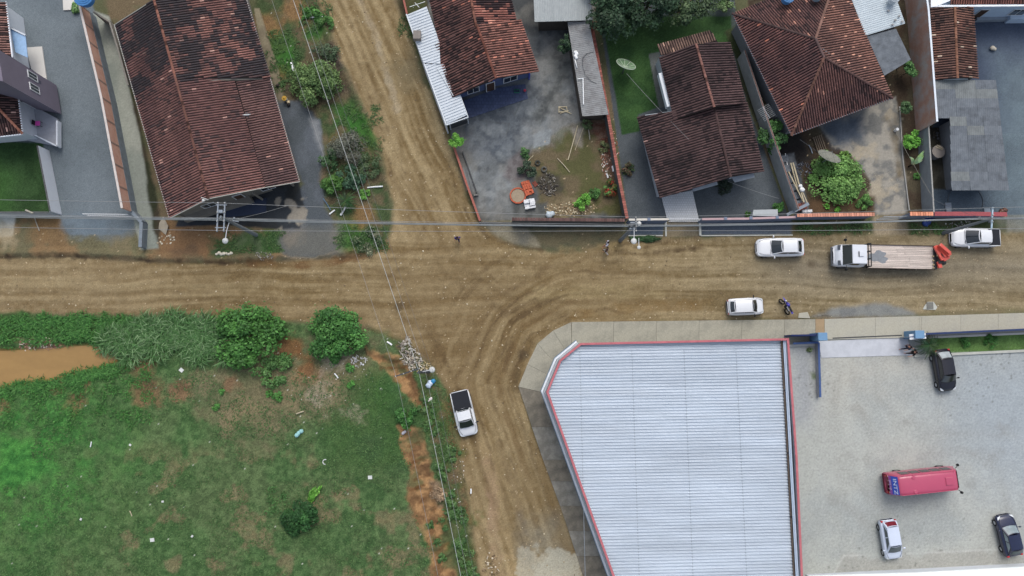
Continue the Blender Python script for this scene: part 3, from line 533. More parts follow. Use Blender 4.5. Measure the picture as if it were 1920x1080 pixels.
def clay(a, b, dark, hi, dk=lambda x, y, s, t: 0*x, hk=.06, seed=5):
    def f(x, y, s, t):
        n_ = len(x); rs_ = np.random.RandomState(seed); r = rs_.rand(n_); t1 = np.clip((fbm(x*.6+t*.8, y*.6-s*.3, 1.6, seed, 4)-.35)/.3, 0, 1)*.72+r*.28
        o = np.array(a)[None]*(1-t1[:, None])+np.array(b)[None]*t1[:, None]; o = o*(1+(rs_.rand(n_, 1)-.5)*.25)
        m = (rs_.rand(n_) < hk*.25)[:, None]; o = np.where(m, np.array(hi)[None]*(.8+.3*rs_.rand(n_, 1)), o)
        d = np.clip(dk(x, y, s, t)+(rs_.rand(n_)-.5)*.7, 0, 1)[:, None]; d = np.where(d > .5, np.minimum(.95, d+.1), d*.5)
        return (o*(1-.26)+o.mean(1)[:, None]*.26*1.05)*1.2*(1-d)+np.array(dark)[None]*d*(.85+.3*rs_.rand(n_, 1))
    return f
M_TILE = mat('clay_tiles', (1, 1, 1), rough=.85, var=.18, scale=1.2, fine=.2, fscale=14, attr=True, spec=.2)
M_CAP = mat('ridge_clay', (1, 1, 1), rough=.85, var=.2, scale=3, fine=.15, attr=True, spec=.2)
def wallbody(planes, parent, m, sh=.92, name='wall', drop=.14, z0=-.05):
    allp = [p for P in planes for p in P]; cx = sum(p.x for p in allp)/len(allp); cy = sum(p.y for p in allp)/len(allp); mb = MB()
    for P in planes:
        c, n = plane_of(P); q = []
        for p in P:
            dx, dy = p.x-cx, p.y-cy; L_ = math.hypot(dx, dy) or 1; k = max(0, 1-(1-sh)*8/L_) if L_ > 1.2 else 1
            x, y = cx+dx*k, cy+dy*k; q.append(Vector((x, y, zat(c, n, x, y)-drop)))
        m_ = len(q)
        if (q[1]-q[0]).cross(q[2]-q[1]).z < 0: q.reverse()
        mb.add([*q, *[Vector((p.x, p.y, z0)) for p in q]], [tuple(range(m_)), tuple(range(2*m_-1, m_-1, -1))]+[(i, i+m_, (i+1) % m_+m_, (i+1) % m_) for i in range(m_)])
    return mb.build(name, m, parent), (cx, cy)
def shr(p, cc, sh):
    dx, dy = p.x-cc[0], p.y-cc[1]; L_ = math.hypot(dx, dy); k = max(0, 1-(1-sh)*8/L_); return Vector((cc[0]+dx*k, cc[1]+dy*k, 0))
M_FR = mat('white_frame', S(205, 208, 210), rough=.5, var=.06); M_GL = glass()
M_DOOR = mat('dark_door', S(70, 52, 42), rough=.6, var=.15)
def opening(par, A, B, t, w_, z0, z1, out, kind='window', fm=None):
    """window or door on the wall line A-B, facing `out`"""
    A, B = Vector(A[:2]), Vector(B[:2]); d = (B-A).normalized(); n_ = Vector((-d.y, d.x))
    if n_.dot(Vector(out[:2])) < 0: n_ = -n_
    c = A+(B-A)*t; p, q = c-d*w_/2, c+d*w_/2; f = MB(); e = .06
    f.obox(p+n_*.03, p+d*e+n_*.03, .08, z0, z1); f.obox(q-d*e+n_*.03, q+n_*.03, .08, z0, z1)
    f.obox(p+d*e+n_*.03, q-d*e+n_*.03, .08, z1-e, z1); f.obox(p+d*e+n_*.03, q-d*e+n_*.03, .08, z0, z0+e)
    if kind == 'window': f.obox(c-d*.02+n_*.03, c+d*.02+n_*.03, .06, z0+e, z1-e)
    fr = f.build(kind, fm or M_FR, par)
    MB().obox(p+d*e+n_*.02, q-d*e+n_*.02, .05, z0+e, z1-e).build('pane' if kind == 'window' else 'leaf', M_GL if kind == 'window' else M_DOOR, fr)
def house(name, label, planes, wm, sh, caps, group=None, ctr=None, drop=.16):
    """planes: (polygon, eave point 0, eave point 1, colour function); caps: pairs of points"""
    P0 = planes[0][0]; allp = [p for P in planes for p in P[0]]
    r = T(name, label, 'house', (sum(p.x for p in allp)/len(allp), sum(p.y for p in allp)/len(allp), 0), group=group)
    wb, cc = wallbody([p[0] for p in planes], r, wm, sh, drop=drop)
    mb = MB()
    for P, a, b, cf in planes: tiles(mb, P, a, b, cf)
    rf = mb.build('roof', M_TILE, r)
    if caps:
        for p, q, cf in caps: cm_ = MB(); capline(cm_, p, q, cf); cm_.build('ridge_cap', M_CAP, rf)
    return r, rf, cc
def rc_(base, dk=.3):
    def f():
        k = .68*R.uniform(.75, 1.2)*(dk if R.random() < .2 else 1); return tuple(x*k for x in base)
    return f
def board(mb, p, q, w_, th, c=None, lift=.03):
    """thin bar between two 3-D points (barge boards, gutters)"""
    p, q = Vector(p), Vector(q); d = (q-p).normalized(); s_ = d.cross(Vector((0, 0, 1))).normalized()*w_/2; u_ = Vector((0, 0, th/2)); l = Vector((0, 0, lift))
    vs = [p-s_-u_+l, p+s_-u_+l, p+s_+u_+l, p-s_+u_+l, q-s_-u_+l, q+s_-u_+l, q+s_+u_+l, q-s_+u_+l]
    mb.add(vs, [(0, 3, 2, 1), (4, 5, 6, 7), (0, 1, 5, 4), (1, 2, 6, 5), (2, 3, 7, 6), (3, 0, 4, 7)], c)

# ---- 1. the big gabled house left of the north road
E0, RZ, BR, E1 = 3.2, 5.1, 3.35, 2.55
ln, ls = W(215, 47, E0), W(318, 410, E0); rn, rs_p = W(289, 0, RZ), W(391, 373, RZ); bn, bs = W(436, 140, BR), W(497, 352, BR); en, es = W(507, 147, E1), W(562, 341, E1)
# the roof goes on north beyond the picture
up = (rn-rs_p).normalized(); rn2 = rn; en0 = W(463, 0, 2.75)
dkn = lambda x, y, s, t: np.clip(.12+.95*(fbm(x, y, 1.5, 400, 5)-.38)/.2, 0, .98)*np.clip((y-W(330, 205).y+(x-W(330, 200).x)*-.18)/.7, 0, 1)
dk2 = lambda x, y, s, t: .28*np.clip((fbm(x, y, 1.5, 410, 4)-.45)/.1, 0, 1)
def mixdk(x, y, s, t): return np.maximum(dkn(x, y, s, t), dk2(x, y, s, t))
c1 = clay(S(132, 86, 76), S(96, 64, 62), S(62, 60, 63), S(196, 142, 122), mixdk, .06, 11)
c1b = clay(S(122, 84, 76), S(92, 66, 64), S(38, 39, 44), S(186, 130, 110), lambda x, y, s, t: .15+0*x, .03, 12)
c1d = clay(S(168, 108, 88), S(120, 78, 70), S(60, 59, 62), S(198, 146, 124), dkn, .1, 13)
ext = up*5.5; bar = bn+(bn-bs).normalized()*0
rmid = rs_p+(rn-rs_p)*((140+46-373+0)/(0-373)); 
rb = rs_p+up*((bn-bs).length*1.04)
h1, rf1, cc1 = house('gabled_house', 'long gabled house with red clay tile roof, its upper half blotched black with lichen', [
    ([ls, rs_p, rn, ln], ls, ln, c1),
    ([rs_p, bs, bn, rb], bs, bn, c1),
    ([rb, en+Vector((0, 0, .15)), en0+up*3, rn+ext*.6], en, en0, c1d)],
    mat('wall_plaster', S(118, 114, 106), rough=.9, var=.15, scale=1.5), .92,
    [(rs_p, rb, rc_(S(126, 90, 80))), (rb, rn+ext*.6, rc_(S(150, 104, 90)))])
ex = MB(); tiles(ex, [bs+Vector((0, 0, -.1)), es, en, bn+Vector((0, 0, -.1))], es, en, c1b); ex.build('porch_roof', M_TILE, h1)
g = MB(); board(g, ln, ls, .07, .1); board(g, ls, rs_p, .06, .12); board(g, rs_p, bs, .06, .12); board(g, bs, es, .06, .1); board(g, ln, rn, .05, .1)
g.build('barge_board', mat('pale_trim', S(160, 160, 152), rough=.7, var=.15), rf1)
for p_, q_ in ((es, en), (en0, en)): g = MB(); board(g, p_, q_, .09, .09); g.build('gutter', mat('pale_trim2', S(150, 146, 140), rough=.6, var=.2), rf1)
# front porch: floor, posts, low wall
pa, pb, pc, pd = W(330, 408), W(400, 382), W(560, 352), W(572, 392)
MB().prism([W(350, 402), W(470, 366), W(478, 380), W(352, 418)], 0, .85).build('low_wall', mat('wall_plaster', S(150, 146, 136)), h1)
MB().prism([W(425, 385), W(498, 371), W(500, 399), W(424, 408)], 0, .05).build('porch_floor', mat('blue_floor', S(42, 52, 72), rough=.6), h1)
for (x, y) in [(352, 410), (430, 392), (492, 374), (550, 348)]: p = W(x, y); MB().cyl(p, .11, 0, 2.6, 10).build('post', mat('wall_plaster', S(150, 146, 136)), h1)
q0, q1 = shr(ls, cc1, .9), shr(es, cc1, .9)
for t, w_, k_ in [(.25, 1.3, 'window'), (.5, .9, 'door'), (.75, 1.3, 'window')]: opening(h1, q0, q1, t, w_, 0 if k_ == 'door' else 1, 2.1, (0, -1), k_)

# ---- 2. the corner house with white awning
sA = [W(801, 4, 3.1), W(825, 80, 3.1), W(892, 46, 4.75), W(878, -12, 4.75)]
lA = W(815, 83, 2.9); 
P_l = [W(815, 84, 2.85), W(849, 183, 2.85), W(930, 147, 4.6), W(894, 47, 4.6)]; P_r = [W(894, 47, 4.6), W(930, 147, 4.6), W(1010, 134, 2.85), W(976, 36, 2.85)]
P_l2 = [W(798, -30, 2.98), W(824, 80, 2.98), W(893, 50, 4.68), W(872, -60, 4.68)]; P_r2 = [W(872, -60, 4.68), W(893, 50, 4.68), W(968, 36, 2.98), W(944, -60, 2.98)]
cA = clay(S(122, 78, 68), S(88, 60, 56), S(40, 36, 38), S(196, 112, 82), lambda x, y, s, t: .42*np.clip((fbm(x, y, 1.2, 430, 4)-.4)/.12, 0, 1), .12, 21)
cB = clay(S(150, 94, 76), S(112, 72, 62), S(50, 40, 40), S(206, 120, 88), lambda x, y, s, t: .3*np.clip((fbm(x, y, .9, 440, 4)-.45)/.1, 0, 1), .12, 22)
cC = clay(S(172, 100, 78), S(120, 70, 60), S(44, 40, 44), S(216, 140, 110), lambda x, y, s, t: 1.0*np.clip((fbm(x, y, 1.1, 450, 4)-.47)/.1, 0, 1), .15, 23)
h2, rf2, cc2 = house('tiled_house', 'house on the street corner with orange red stepped tile roof beside a white metal awning', [
    (P_l, P_l[0], P_l[1], cA), (P_r, P_r[3], P_r[2], cB), (P_l2, P_l2[0], P_l2[1], cA), (P_r2, P_r2[3], P_r2[2], cC)],
    mat('blue_wall', S(84, 98, 132), rough=.8, var=.12), .875, [(P_l[2], P_l[3], rc_(S(128, 82, 70), .6)), (P_l2[2], P_l2[3], rc_(S(140, 96, 82), .6))])
MB().prism([W(852, 196), W(935, 165), W(985, 158), W(990, 185), W(870, 225)], 0, .06).build('porch_floor', mat('blue_tile_floor', S(70, 82, 112), rough=.5, brick=(1.5, .03, .8, .6, .5, .5)), h2)
q0, q1 = shr(P_l[1], cc2, .9), shr(P_r[2], cc2, .9)
for t, w_, k_ in [(.22, 1.2, 'window'), (.45, .9, 'door'), (.72, 1.4, 'window')]: opening(h2, q0, q1, t, w_, 0 if k_ == 'door' else .9, 2.1, (0, -1), k_)
for (x, y) in [(862, 186), (926, 166), (992, 148)]: p = W(x, y, 0); MB().cyl(p, .08, 0, 2.75, 8).build('post', mat('blue_paint', S(60, 72, 170), rough=.5), h2)
aw = T('metal_awning', 'white corrugated metal awning strip along the street side of the corner house', 'awning', W(820, 130))
AZ = 2.7
for P, nm in [([W(763, 26, AZ+.1), W(800, 12, AZ+.3), W(824, 78, AZ+.3), W(826, 120, AZ+.25), W(794, 118, AZ+.1)], 'roof_sheet'), ([W(795, 120, AZ), W(832, 120, AZ+.2), W(862, 176, AZ+.2), W(877, 218, AZ+.1), W(838, 233, AZ)], 'roof_sheet')]:
    mb = MB(); corr(mb, P, P[0], P[-1], .27, .07, None, .02, 'trap', True); mb.build(nm, mat('white_sheet', S(188, 196, 202), rough=.35, var=.1, metal=0, spec=.5), aw)
fr = MB(); board(fr, W(762, 27, AZ+.1), W(796, 121, AZ), .1, .14); board(fr, W(796, 121, AZ), W(837, 235, AZ), .1, .14); board(fr, W(837, 235, AZ-.05), W(878, 220, AZ), .08, .14); board(fr, W(878, 220, AZ), W(862, 176, AZ+.1), .06, .12)
board(fr, W(820, 128, AZ+.2), W(850, 180, AZ+.2), .05, .1); fr.build('frame', mat('white_sheet', (1, 1, 1)), aw)
for (x, y) in [(842, 228), (876, 216), (800, 118), (768, 35)]: p = W(x, y, 2.4); MB().cyl(p, .05, 0, 2.6, 8).build('post', mat('white_sheet', (1, 1, 1)), aw)
MB().obox(W(842, 238, .9), W(876, 226, .9), .04, .2, 1.3).build('gate_leaf', mat('dark_rail', S(54, 58, 62), rough=.5), aw)
k = W(783, 70, AZ+.12); MB().box(k.x-.35, k.x+.35, k.y-.4, k.y+.4, AZ+.05, AZ+.75).build('chimney_block', mat('wall_plaster2', S(128, 122, 116), var=.2), None, bevel=.02, label='small grey masonry block standing up through the white awning', category='vent')
ant = MB(); a0 = W(770, 14, 3.2); ant.tube([W(775, 14, 2.8), W(775, 14, 4.6)], .03); ant.tube([W(768, 13, 4.6), W(797, 3, 4.6)], .03); ant.tube([W(778, 5, 4.6), W(786, 14, 4.6)], .03)
ant.build('roof_antenna', mat('alu', S(180, 184, 186), rough=.4, metal=.3), None, label='thin grey antenna mast over the north end of the white awning', category='antenna')

# ---- 3. sheds in the corner yard
def shed(name, label, P, m, post_m, pitch, prof, z, cat='shed', e=(0, 1), across=True, amp=.03, walls=None, wm=None):
    cx = sum(p.x for p in P)/len(P); cy = sum(p.y for p in P)/len(P); r = T(name, label, cat, (cx, cy, 0)); mb = MB(); corr(mb, P, P[e[0]], P[e[1]], pitch, amp, None, .03, prof, across, .004)
    mb.build('roof', m, r)
    if walls: MB().prism([Vector((cx+(p.x-cx)*walls, cy+(p.y-cy)*walls)) for p in P], -.05, min(p.z for p in P)-.12).build('wall', wm, r)
    else:
        for p in P: q = Vector((cx+(p.x-cx)*.94, cy+(p.y-cy)*.94)); MB().cyl(q, .06, 0, p.z-.06, 8).build('post', post_m, r)
    return r
MW = mat('weathered_wood', S(104, 92, 78), rough=.9, var=.25, scale=4)
M_FC = mat('fibre_cement', S(140, 142, 142), rough=.9, var=.2, scale=1.3, fine=.12, c2=S(112, 112, 112)); M_FCd = mat('dark_fibre_cement', S(98, 104, 110), rough=.9, var=.38, scale=1.6, fine=.25)
shed('corrugated_shed', 'grey corrugated shed roof with up and down ribs behind the concrete yard', [W(1002, 41, 3), W(1111, 38, 3), W(1106, -60, 3.3), W(998, -60, 3.3)], mat('grey_sheet', S(150, 156, 156), rough=.5, var=.12, spec=.4), MW, .16, 'sine', 3, walls=.8, wm=mat('shed_shade_wall', S(72, 66, 60), var=.2))  # wall inset and darkened to paint in the shadow beneath the shed
sh2 = shed('lean_to', 'long narrow weathered fibre cement lean to beside the lawn wall', [W(1064, 41, 2.5), W(1092, 218, 2.5), W(1141, 215, 2.75), W(1104, 40, 2.75)], M_FC, MW, .18, 'sine', 2.5, walls=.9, wm=mat('shed_shade_wall', S(72, 66, 60), var=.2))
pp = W(1092, 145, 2.62); b = MB(); b.tube([W(1093, 146, 2.68), W(1094, 196, 2.68)], .05, 8); b.tube([W(1093, 147, 2.68), W(1083, 148, 2.68)], .04, 8)
b.build('drain_pipe', mat('white_pvc', S(225, 228, 228), rough=.4, var=.04), None, label='white plastic pipe lying on the lean to roof', category='pipe')
hs = MB(); hp = [W(x, y, 2.74) for x, y in [(1115, 97), (1101, 100), (1093, 108), (1092, 122), (1097, 140), (1108, 152), (1119, 157)]]; hs.tube(hp, .022, 6)
hs.build('garden_hose', mat('dark_hose', S(64, 66, 68)), None, label='curved dark hose lying across the lean to roof', category='hose')
cu = MB()
for i in range(4): p = W(1079+(i % 2)*2, 98+i*3.4, 2.6); cu.stone(p, .2, None, .6)
cu.tube([W(1078, 112, 2.62), W(1082, 127, 2.62)], .05); cu.build('white_rags', mat('white_cloth', S(220, 222, 222), rough=.9), None, smooth=True, label='bundle of white rags on the left edge of the lean to roof', category='rags')

# ---- 4. brown roofed house on the lawn plot
c4 = clay(S(92, 66, 64), S(70, 52, 52), S(44, 38, 40), S(150, 112, 100), lambda x, y, s, t: .22+.3*np.clip((fbm(x, y, 2, 460, 4)-.45)/.1, 0, 1), .02, 31)
c4p = clay(S(132, 100, 82), S(96, 72, 62), S(56, 46, 44), S(168, 128, 104), lambda x, y, s, t: .3*np.clip((fbm(x, y, .8, 470, 3)-.45)/.1, 0, 1), .08, 32)
LO, UP = 0, .75
L1 = [W(1194, 219, 2.7), W(1237, 371, 2.7), W(1370, 332, 4.2), W(1338, 196, 4.2)]; L2 = [W(1338, 196, 4.2), W(1370, 332, 4.2), W(1432, 321, 2.9), W(1400, 193, 2.9)]
U1 = [W(1236, 107, 3.4), W(1264, 226, 3.4), W(1339, 201, 5.1), W(1305, 83, 5.1)]; U2 = [W(1305, 83, 5.1), W(1339, 201, 5.1), W(1398, 194, 3.6), W(1368, 78, 3.6)]
PB = [W(1233, 84, 3.3), W(1239, 104, 3.45), W(1346, 79, 3.45), W(1332, 57, 3.3)]
h4, rf4, cc4 = house('two_level_house', 'house with two overlapping dark brown tile roofs next to the lawn', [(L1, L1[0], L1[1], c4), (L2, L2[3], L2[2], c4), (U1, U1[0], U1[1], c4), (U2, U2[3], U2[2], c4), (PB, PB[0], PB[3], c4p)],
    mat('pale_wall', S(176, 184, 190), rough=.85, var=.08), .91, [(U1[2], U1[3], rc_(S(150, 108, 98), .45)), (L1[2], L1[3], rc_(S(92, 72, 70), .8))])
pc_ = MB(); pc_.prism([W(1298, 357), W(1240, 369), W(1251, 413), W(1310, 412)], 0, .07)
pc_.build('porch_floor', mat('white_tile_floor', S(196, 200, 202), rough=.35, var=.06, brick=(2.2, .05, .93, .72, .5, .5), spec=.4), h4)
ca = MB(); ca.prism([W(1300, 359, 2.6), W(1346, 346, 2.6), W(1344, 339, 2.6), W(1298, 352, 2.6)], 2.5, 2.6); ca.prism([W(1378, 342, 2.6), W(1415, 332, 2.6), W(1412, 322, 2.6), W(1372, 332, 2.6)], 2.5, 2.6); ca.build('canopy', mat('grey_slab', S(150, 158, 166), rough=.8), h4)
sb = MB(); p, q = W(1232, 140, 3.1), W(1256, 200, 3.1); sb.obox(W(1238, 137, 3.2), W(1254, 200, 3.2), .35, 2.6, 3.25); sb.build('side_gutter', mat('white_sheet', (1, 1, 1)), h4)
q0, q1 = shr(L1[1], cc4, .93), shr(L2[2], cc4, .93)
for t, w_, k_ in [(.2, .9, 'door'), (.5, 1.4, 'window'), (.82, 1.3, 'window')]: opening(h4, q0, q1, t, w_, 0 if k_ == 'door' else .9, 2.1, (0, -1), k_)

# ---- 5. hip roof house
ez, rz = 2.9, 5.7; hA, hB, hC, hD = W(1373, 26, ez), W(1484, 254, ez), W(1673, 184, ez), W(1571, -55, ez); r0, r1 = W(1529, 73, rz), W(1545, 108, rz)
c5 = clay(S(120, 76, 66), S(90, 60, 58), S(48, 42, 44), S(190, 124, 98), lambda x, y, s, t: .25*np.clip((fbm(x, y, 1.5, 480, 4)-.45)/.1, 0, 1)+.12, .07, 41)
c5l = clay(S(118, 74, 66), S(86, 58, 58), S(50, 44, 46), S(200, 112, 78), lambda x, y, s, t: .2+0*x-.35*np.clip((W(1480, 205).y+1-y)/1.5, 0, 1), .07, 42)
c5r = clay(S(140, 92, 74), S(104, 70, 62), S(56, 46, 46), S(206, 140, 108), lambda x, y, s, t: .12+0*x, .14, 43)
h5, rf5, cc5 = house('hip_roof_house', 'square house with four sided dark red tile roof meeting at a short ridge', [([hA, hB, r1, r0], hA, hB, c5l), ([hB, hC, r1], hB, hC, c5), ([hC, hD, r0, r1], hC, hD, c5r), ([hD, hA, r0], hD, hA, c5)],
    mat('grey_wall', S(120, 124, 128), rough=.9, var=.12), .89, [(hA, r0, rc_(S(84, 68, 66), .8)), (r0, r1, rc_(S(110, 90, 88), .8)), (hB, r1, rc_(S(130, 96, 84), .8)), (hC, r1, rc_(S(104, 80, 76), .8)), (hD, r0, rc_(S(150, 116, 104), .8))], drop=.5)
for p_, q_ in ((hA, hB), (hB, hC)): g = MB(); board(g, p_, q_, .09, .1, None, 0); g.build('gutter', mat('grey_gutter', S(96, 102, 110), rough=.6), rf5)
q0, q1 = shr(hB, cc5, .9), shr(hC, cc5, .9)
for t, w_, k_ in [(.22, 1.3, 'window'), (.5, .9, 'door'), (.78, 1.3, 'window')]: opening(h5, q0, q1, t, w_, 0 if k_ == 'door' else .9, 2.1, (0, -1), k_)
q0, q1 = shr(hA, cc5, .9), shr(hB, cc5, .9)
def tank(px, py, z, r, label, c, off=False):
    p = W(px, py, z); t = T('water_tank', label, 'water tank', (p.x, p.y, z))
    b = MB(); b.cyl((0, 0), r*.85, 0, .5, 24); k0 = len(b.v); b.cyl((0, 0), r, .5, .62, 24); b.build('tank_body', mat('tank_'+label[:4], c, rough=.4, var=.08, spec=.4), t, local=True, bevel=.02)
    l = MB(); 
    for i in range(5): l.cyl((0, 0), r*(.97-.19*i), .62+.05*i-.05, .62+.05*(i+1), 24)
    l.build('lid', mat('tank_lid_'+label[:4], tuple(x*.9 for x in c), rough=.45, var=.15, scale=5), t, local=True)
    f = MB(); f.tube([(r*.8, 0, .1), (r*1.5, .1, .1), (r*1.6, .5, .05)], .04, 8); f.build('pipe', mat('white_pvc', (1, 1, 1)), t, local=True)
tank(1474, 0, 4.0, .58, 'blue round water tank on the hip roof at the top edge', S(70, 128, 180))
tank(1530, -4, 4.4, .5, 'grey round water tank on the hip roof at the top edge', S(130, 152, 164))
tank(163, 0, 3.2, .9, 'big blue round water tank behind the brick boundary wall', S(60, 120, 176))
tank(1672, 2, 2.9, .45, 'white cistern standing on the light corrugated side roof', S(180, 190, 196))
shed('metal_side_roof', 'light corrugated metal side roof joined to the hip roof house', [W(1622, 67, 2.7), W(1697, 44, 2.55), W(1660, -60, 2.55), W(1575, -60, 2.7)], mat('light_sheet', S(172, 184, 190), rough=.4, var=.12, spec=.5), MW, .2, 'trap', 2.6, e=(0, 1), across=False, amp=.035, walls=.9, wm=mat('grey_wall', (1, 1, 1)))
shed('grey_side_roof', 'plain dark grey sheet side roof below the corrugated metal one', [W(1625, 68, 2.5), W(1658, 142, 2.4), W(1708, 112, 2.3), W(1678, 50, 2.4)], M_FCd, MW, .9, 'trap', 2.5, amp=.012)
for (x, y) in [(1679, 38), (1686, 30), (1692, 40), (1666, 20), (1674, 46)]: b = MB(); b.stone(W(x, y, 2.75), .13, None, .6); b.build('loose_stone', mat('stone_grey', S(150, 150, 148)), None, label='loose grey stone holding down the light corrugated side roof', category='stone', group='stones on the side roof')

# ---- 6. right hand buildings
c6 = clay(S(130, 84, 66), S(96, 66, 56), S(58, 48, 46), S(206, 178, 148), lambda x, y, s, t: .45*np.clip((fbm(x, y, 1.2, 490, 4)-.42)/.12, 0, 1), .14, 51)
Q1 = [W(1744, 15, 2.9), W(1752, 150, 2.9), W(1795, 147, 3.5), W(1790, 14, 3.5)]; Q2 = [W(1790, 14, 3.5), W(1795, 147, 3.5), W(1834, 146, 2.9), W(1824, 13, 2.9)]
h6, rf6, cc6 = house('old_tiled_outbuilding', 'small outbuilding with mottled old tile roof against the tall brick wall', [(Q1, Q1[0], Q1[1], c6), (Q2, Q2[3], Q2[2], c6)], mat('grey_wall', (1, 1, 1)), .97, [(Q1[2], Q1[3], rc_(S(150, 108, 88), .5))])
gbl = MB(); gbl.add([W(1768, 150, 2.92), W(1815, 149, 2.92), W(1792, 145, 3.45), W(1768, 145, 2.92), W(1815, 144, 2.92), W(1792, 141, 3.45)], [(0, 1, 2), (3, 5, 4), (0, 2, 5, 3), (1, 4, 5, 2), (0, 3, 4, 1)]); gbl.build('gable_panel', mat('light_sheet', (1, 1, 1)), h6)
r = T('patchwork_shed', 'shed roofed with overlapping patchwork of worn grey fibre cement sheets', 'shed', W(1830, 250))
for i, (x0, y0, x1, y1) in enumerate([(a, b_, a+1, b_+1) for a in range(3) for b_ in range(12)]):
    # sheets laid in overlapping rows
    yy0 = 150+y0*17.2; yy1 = yy0+20; lx = 1752+(yy0-150)*.02+ (27 if yy0 > 205 else 0); rx = 1866+(yy0-150)*.12; ws = (rx-lx)/3; xa = lx+ws*x0; xb = xa+ws*1.04; zz = 2.75-.01*y0+.02*x0
    if y0 < 2 and x0 == 2 and False: continue
    sk = (yy1-yy0)*.09; P = [W(xa, yy0, zz+.06), W(xb, yy0, zz+.06), W(xb+sk, min(yy1, 357), zz), W(xa+sk, min(yy1, 357), zz)]
    if P[0].y-P[3].y < .3: continue
    mb = MB(); k_ = R.choice([0, 0, 0, 1, 1, 1, 0, 2]); corr(mb, P, P[3], P[2], .18, .025, None, .012, 'sine', True, .003)
    mb.build('roof_sheet', [M_FCd, mat('mid_fibre_cement', S(104, 110, 116), rough=.9, var=.25, scale=2, fine=.15), mat('pale_fibre_cement', S(116, 121, 121), rough=.9, var=.25, scale=2, fine=.15)][k_], r)
MB().prism([W(1788, 222, 2.4), W(1858, 222, 2.4), W(1868, 345, 2.4), W(1802, 345, 2.4)], 0, 2.4).build('wall', mat('grey_wall', (1, 1, 1)), r)
MB().prism([W(1760, 165, 2.4), W(1850, 165, 2.4), W(1856, 200, 2.4), W(1765, 200, 2.4)], 0, 2.4).build('wall', mat('grey_wall', (1, 1, 1)), r)
r = T('white_house', 'white and pale blue house with red tile roof at the top right corner', 'house', W(1860, -30))
P = [W(1783, 8, 3), W(1990, 7, 3), W(1990, -80, 4.4), W(1783, -80, 4.4)]; mb = MB(); tiles(mb, P, P[0], P[1], clay(S(160, 92, 72), S(112, 66, 58), S(50, 42, 44), S(196, 120, 92), lambda x, y, s, t: .2+0*x, .1, 61)); mb.build('roof', M_TILE, r)
wa, wb = W(1752, 22, .4), W(2000, 20, .4); MB().prism([W(1752, 12, 2.7), W(2000, 11, 2.7), W(2000, -70, 2.7), W(1752, -70, 2.7)], -.05, 2.7).build('wall', mat('paleblue_wall', S(176, 194, 212), rough=.8, var=.06), r)
a_, b_ = W(1752, 12, 2.7), W(2000, 11, 2.7)
for t, w_, k_ in [(.27, 1.3, 'window'), (.42, .9, 'door'), (.7, 1.5, 'window'), (.9, 1.2, 'window')]: opening(r, a_, b_, t, w_, 0 if k_ == 'door' else .9, 2.1, (0, -1), k_)
g = MB(); board(g, W(1748, 12, 2.95), W(2000, 10, 2.95), .18, .16, None, 0); g.build('gutter', mat('white_trim', S(222, 228, 234), rough=.5), r)
MB().prism([W(1745, -2, 3), W(1790, -2, 3), W(1756, 12, 3), W(1745, 14, 3)], 2.85, 3.05).build('eave_slab', mat('white_trim', (1, 1, 1)), r)
MB().prism([W(1826, 42), W(1905, 40), W(1905, 30), W(1826, 32)], 0, .5).build('porch_step', mat('pale_grey', S(130, 140, 150)), r)
MB().prism([W(1895, 36, .9), W(1990, 35, .9), W(1990, 24, .9), W(1895, 25, .9)], 0, .9).build('porch_parapet', mat('paleblue_wall', (1, 1, 1)), r)
for x in (1832, 1868, 1892): MB().cyl(W(x, 34), .08, .5, 2.8, 8).build('post', mat('white_trim', (1, 1, 1)), r)
# small grey structure between outbuilding and yard
MB().prism([W(1737, 215, 1.9), W(1790, 214, 1.9), W(1790, 221, 1.9), W(1737, 222, 1.9)], 1.75, 1.9).build('shelf_beam', mat('pale_grey', (1, 1, 1)), None, label='pale concrete shelf along the back of the little junk yard', category='shelf')

# ---- 7. two storey house at the left edge
r = T('two_storey_house', 'two storey house with mauve blank tower wall and two small windows at the left edge', 'house', W(60, 200))
MM = mat('mauve_wall', S(112, 106, 118), rough=.9, var=.08, scale=1); MWh = mat('white_wall', S(196, 202, 208), rough=.85, var=.05)
tb0, tb1 = W(106, 160, .25), W(115, 214, .25); dx = Vector((-4.6, .9, 0))
MB().prism([tb0, tb1, tb1+dx, tb0+dx], .25, 8.6).build('tower_wall', MM, r)
for (x, y) in ((70, 152), (66, 172)):
    pass
A_, B_ = tb0, tb1
for t in (.22, .62): opening(r, A_, B_, t, .72, 3.4, 4.8, (1, .1), 'window')
MB().obox(tb0+(tb1-tb0)*.22+Vector((.06, 0, 0)), tb0+(tb1-tb0)*.22+Vector((.062, -.5, 0)), .02, 2.9, 3.35).build('shutter', mat('shutter_grey', S(90, 88, 100)), r)
# lower front block with porch
f0, f1, f2 = W(42, 250, 3), W(33, 172, 3), W(-80, 262, 3)
P = [W(43, 251, 3.0), W(34, 176, 3.0), W(-60, 172, 4.2), W(-60, 262, 3.4)]
cR = clay(S(110, 74, 68), S(84, 58, 56), S(44, 40, 42), S(200, 150, 134), lambda x, y, s, t: .45+.2*(fbm(x, y, 1, 66, 3)-.5), .1, 71)
Pa = [W(43, 250, 3.0), W(-40, 178, 4.6), W(-90, 262, 3.0)]; Pb = [W(34, 173, 3.0), W(-40, 178, 4.6), W(43, 250, 3.0)]
mb = MB(); tiles(mb, [W(34, 172, 3), W(43, 251, 3), W(-30, 175, 4.3)], W(34, 172, 3), W(43, 251, 3), cR); tiles(mb, [W(43, 251, 3), W(-90, 266, 3), W(-30, 175, 4.3)], W(43, 251, 3), W(-90, 266, 3), cR); rf = mb.build('roof', M_TILE, r)
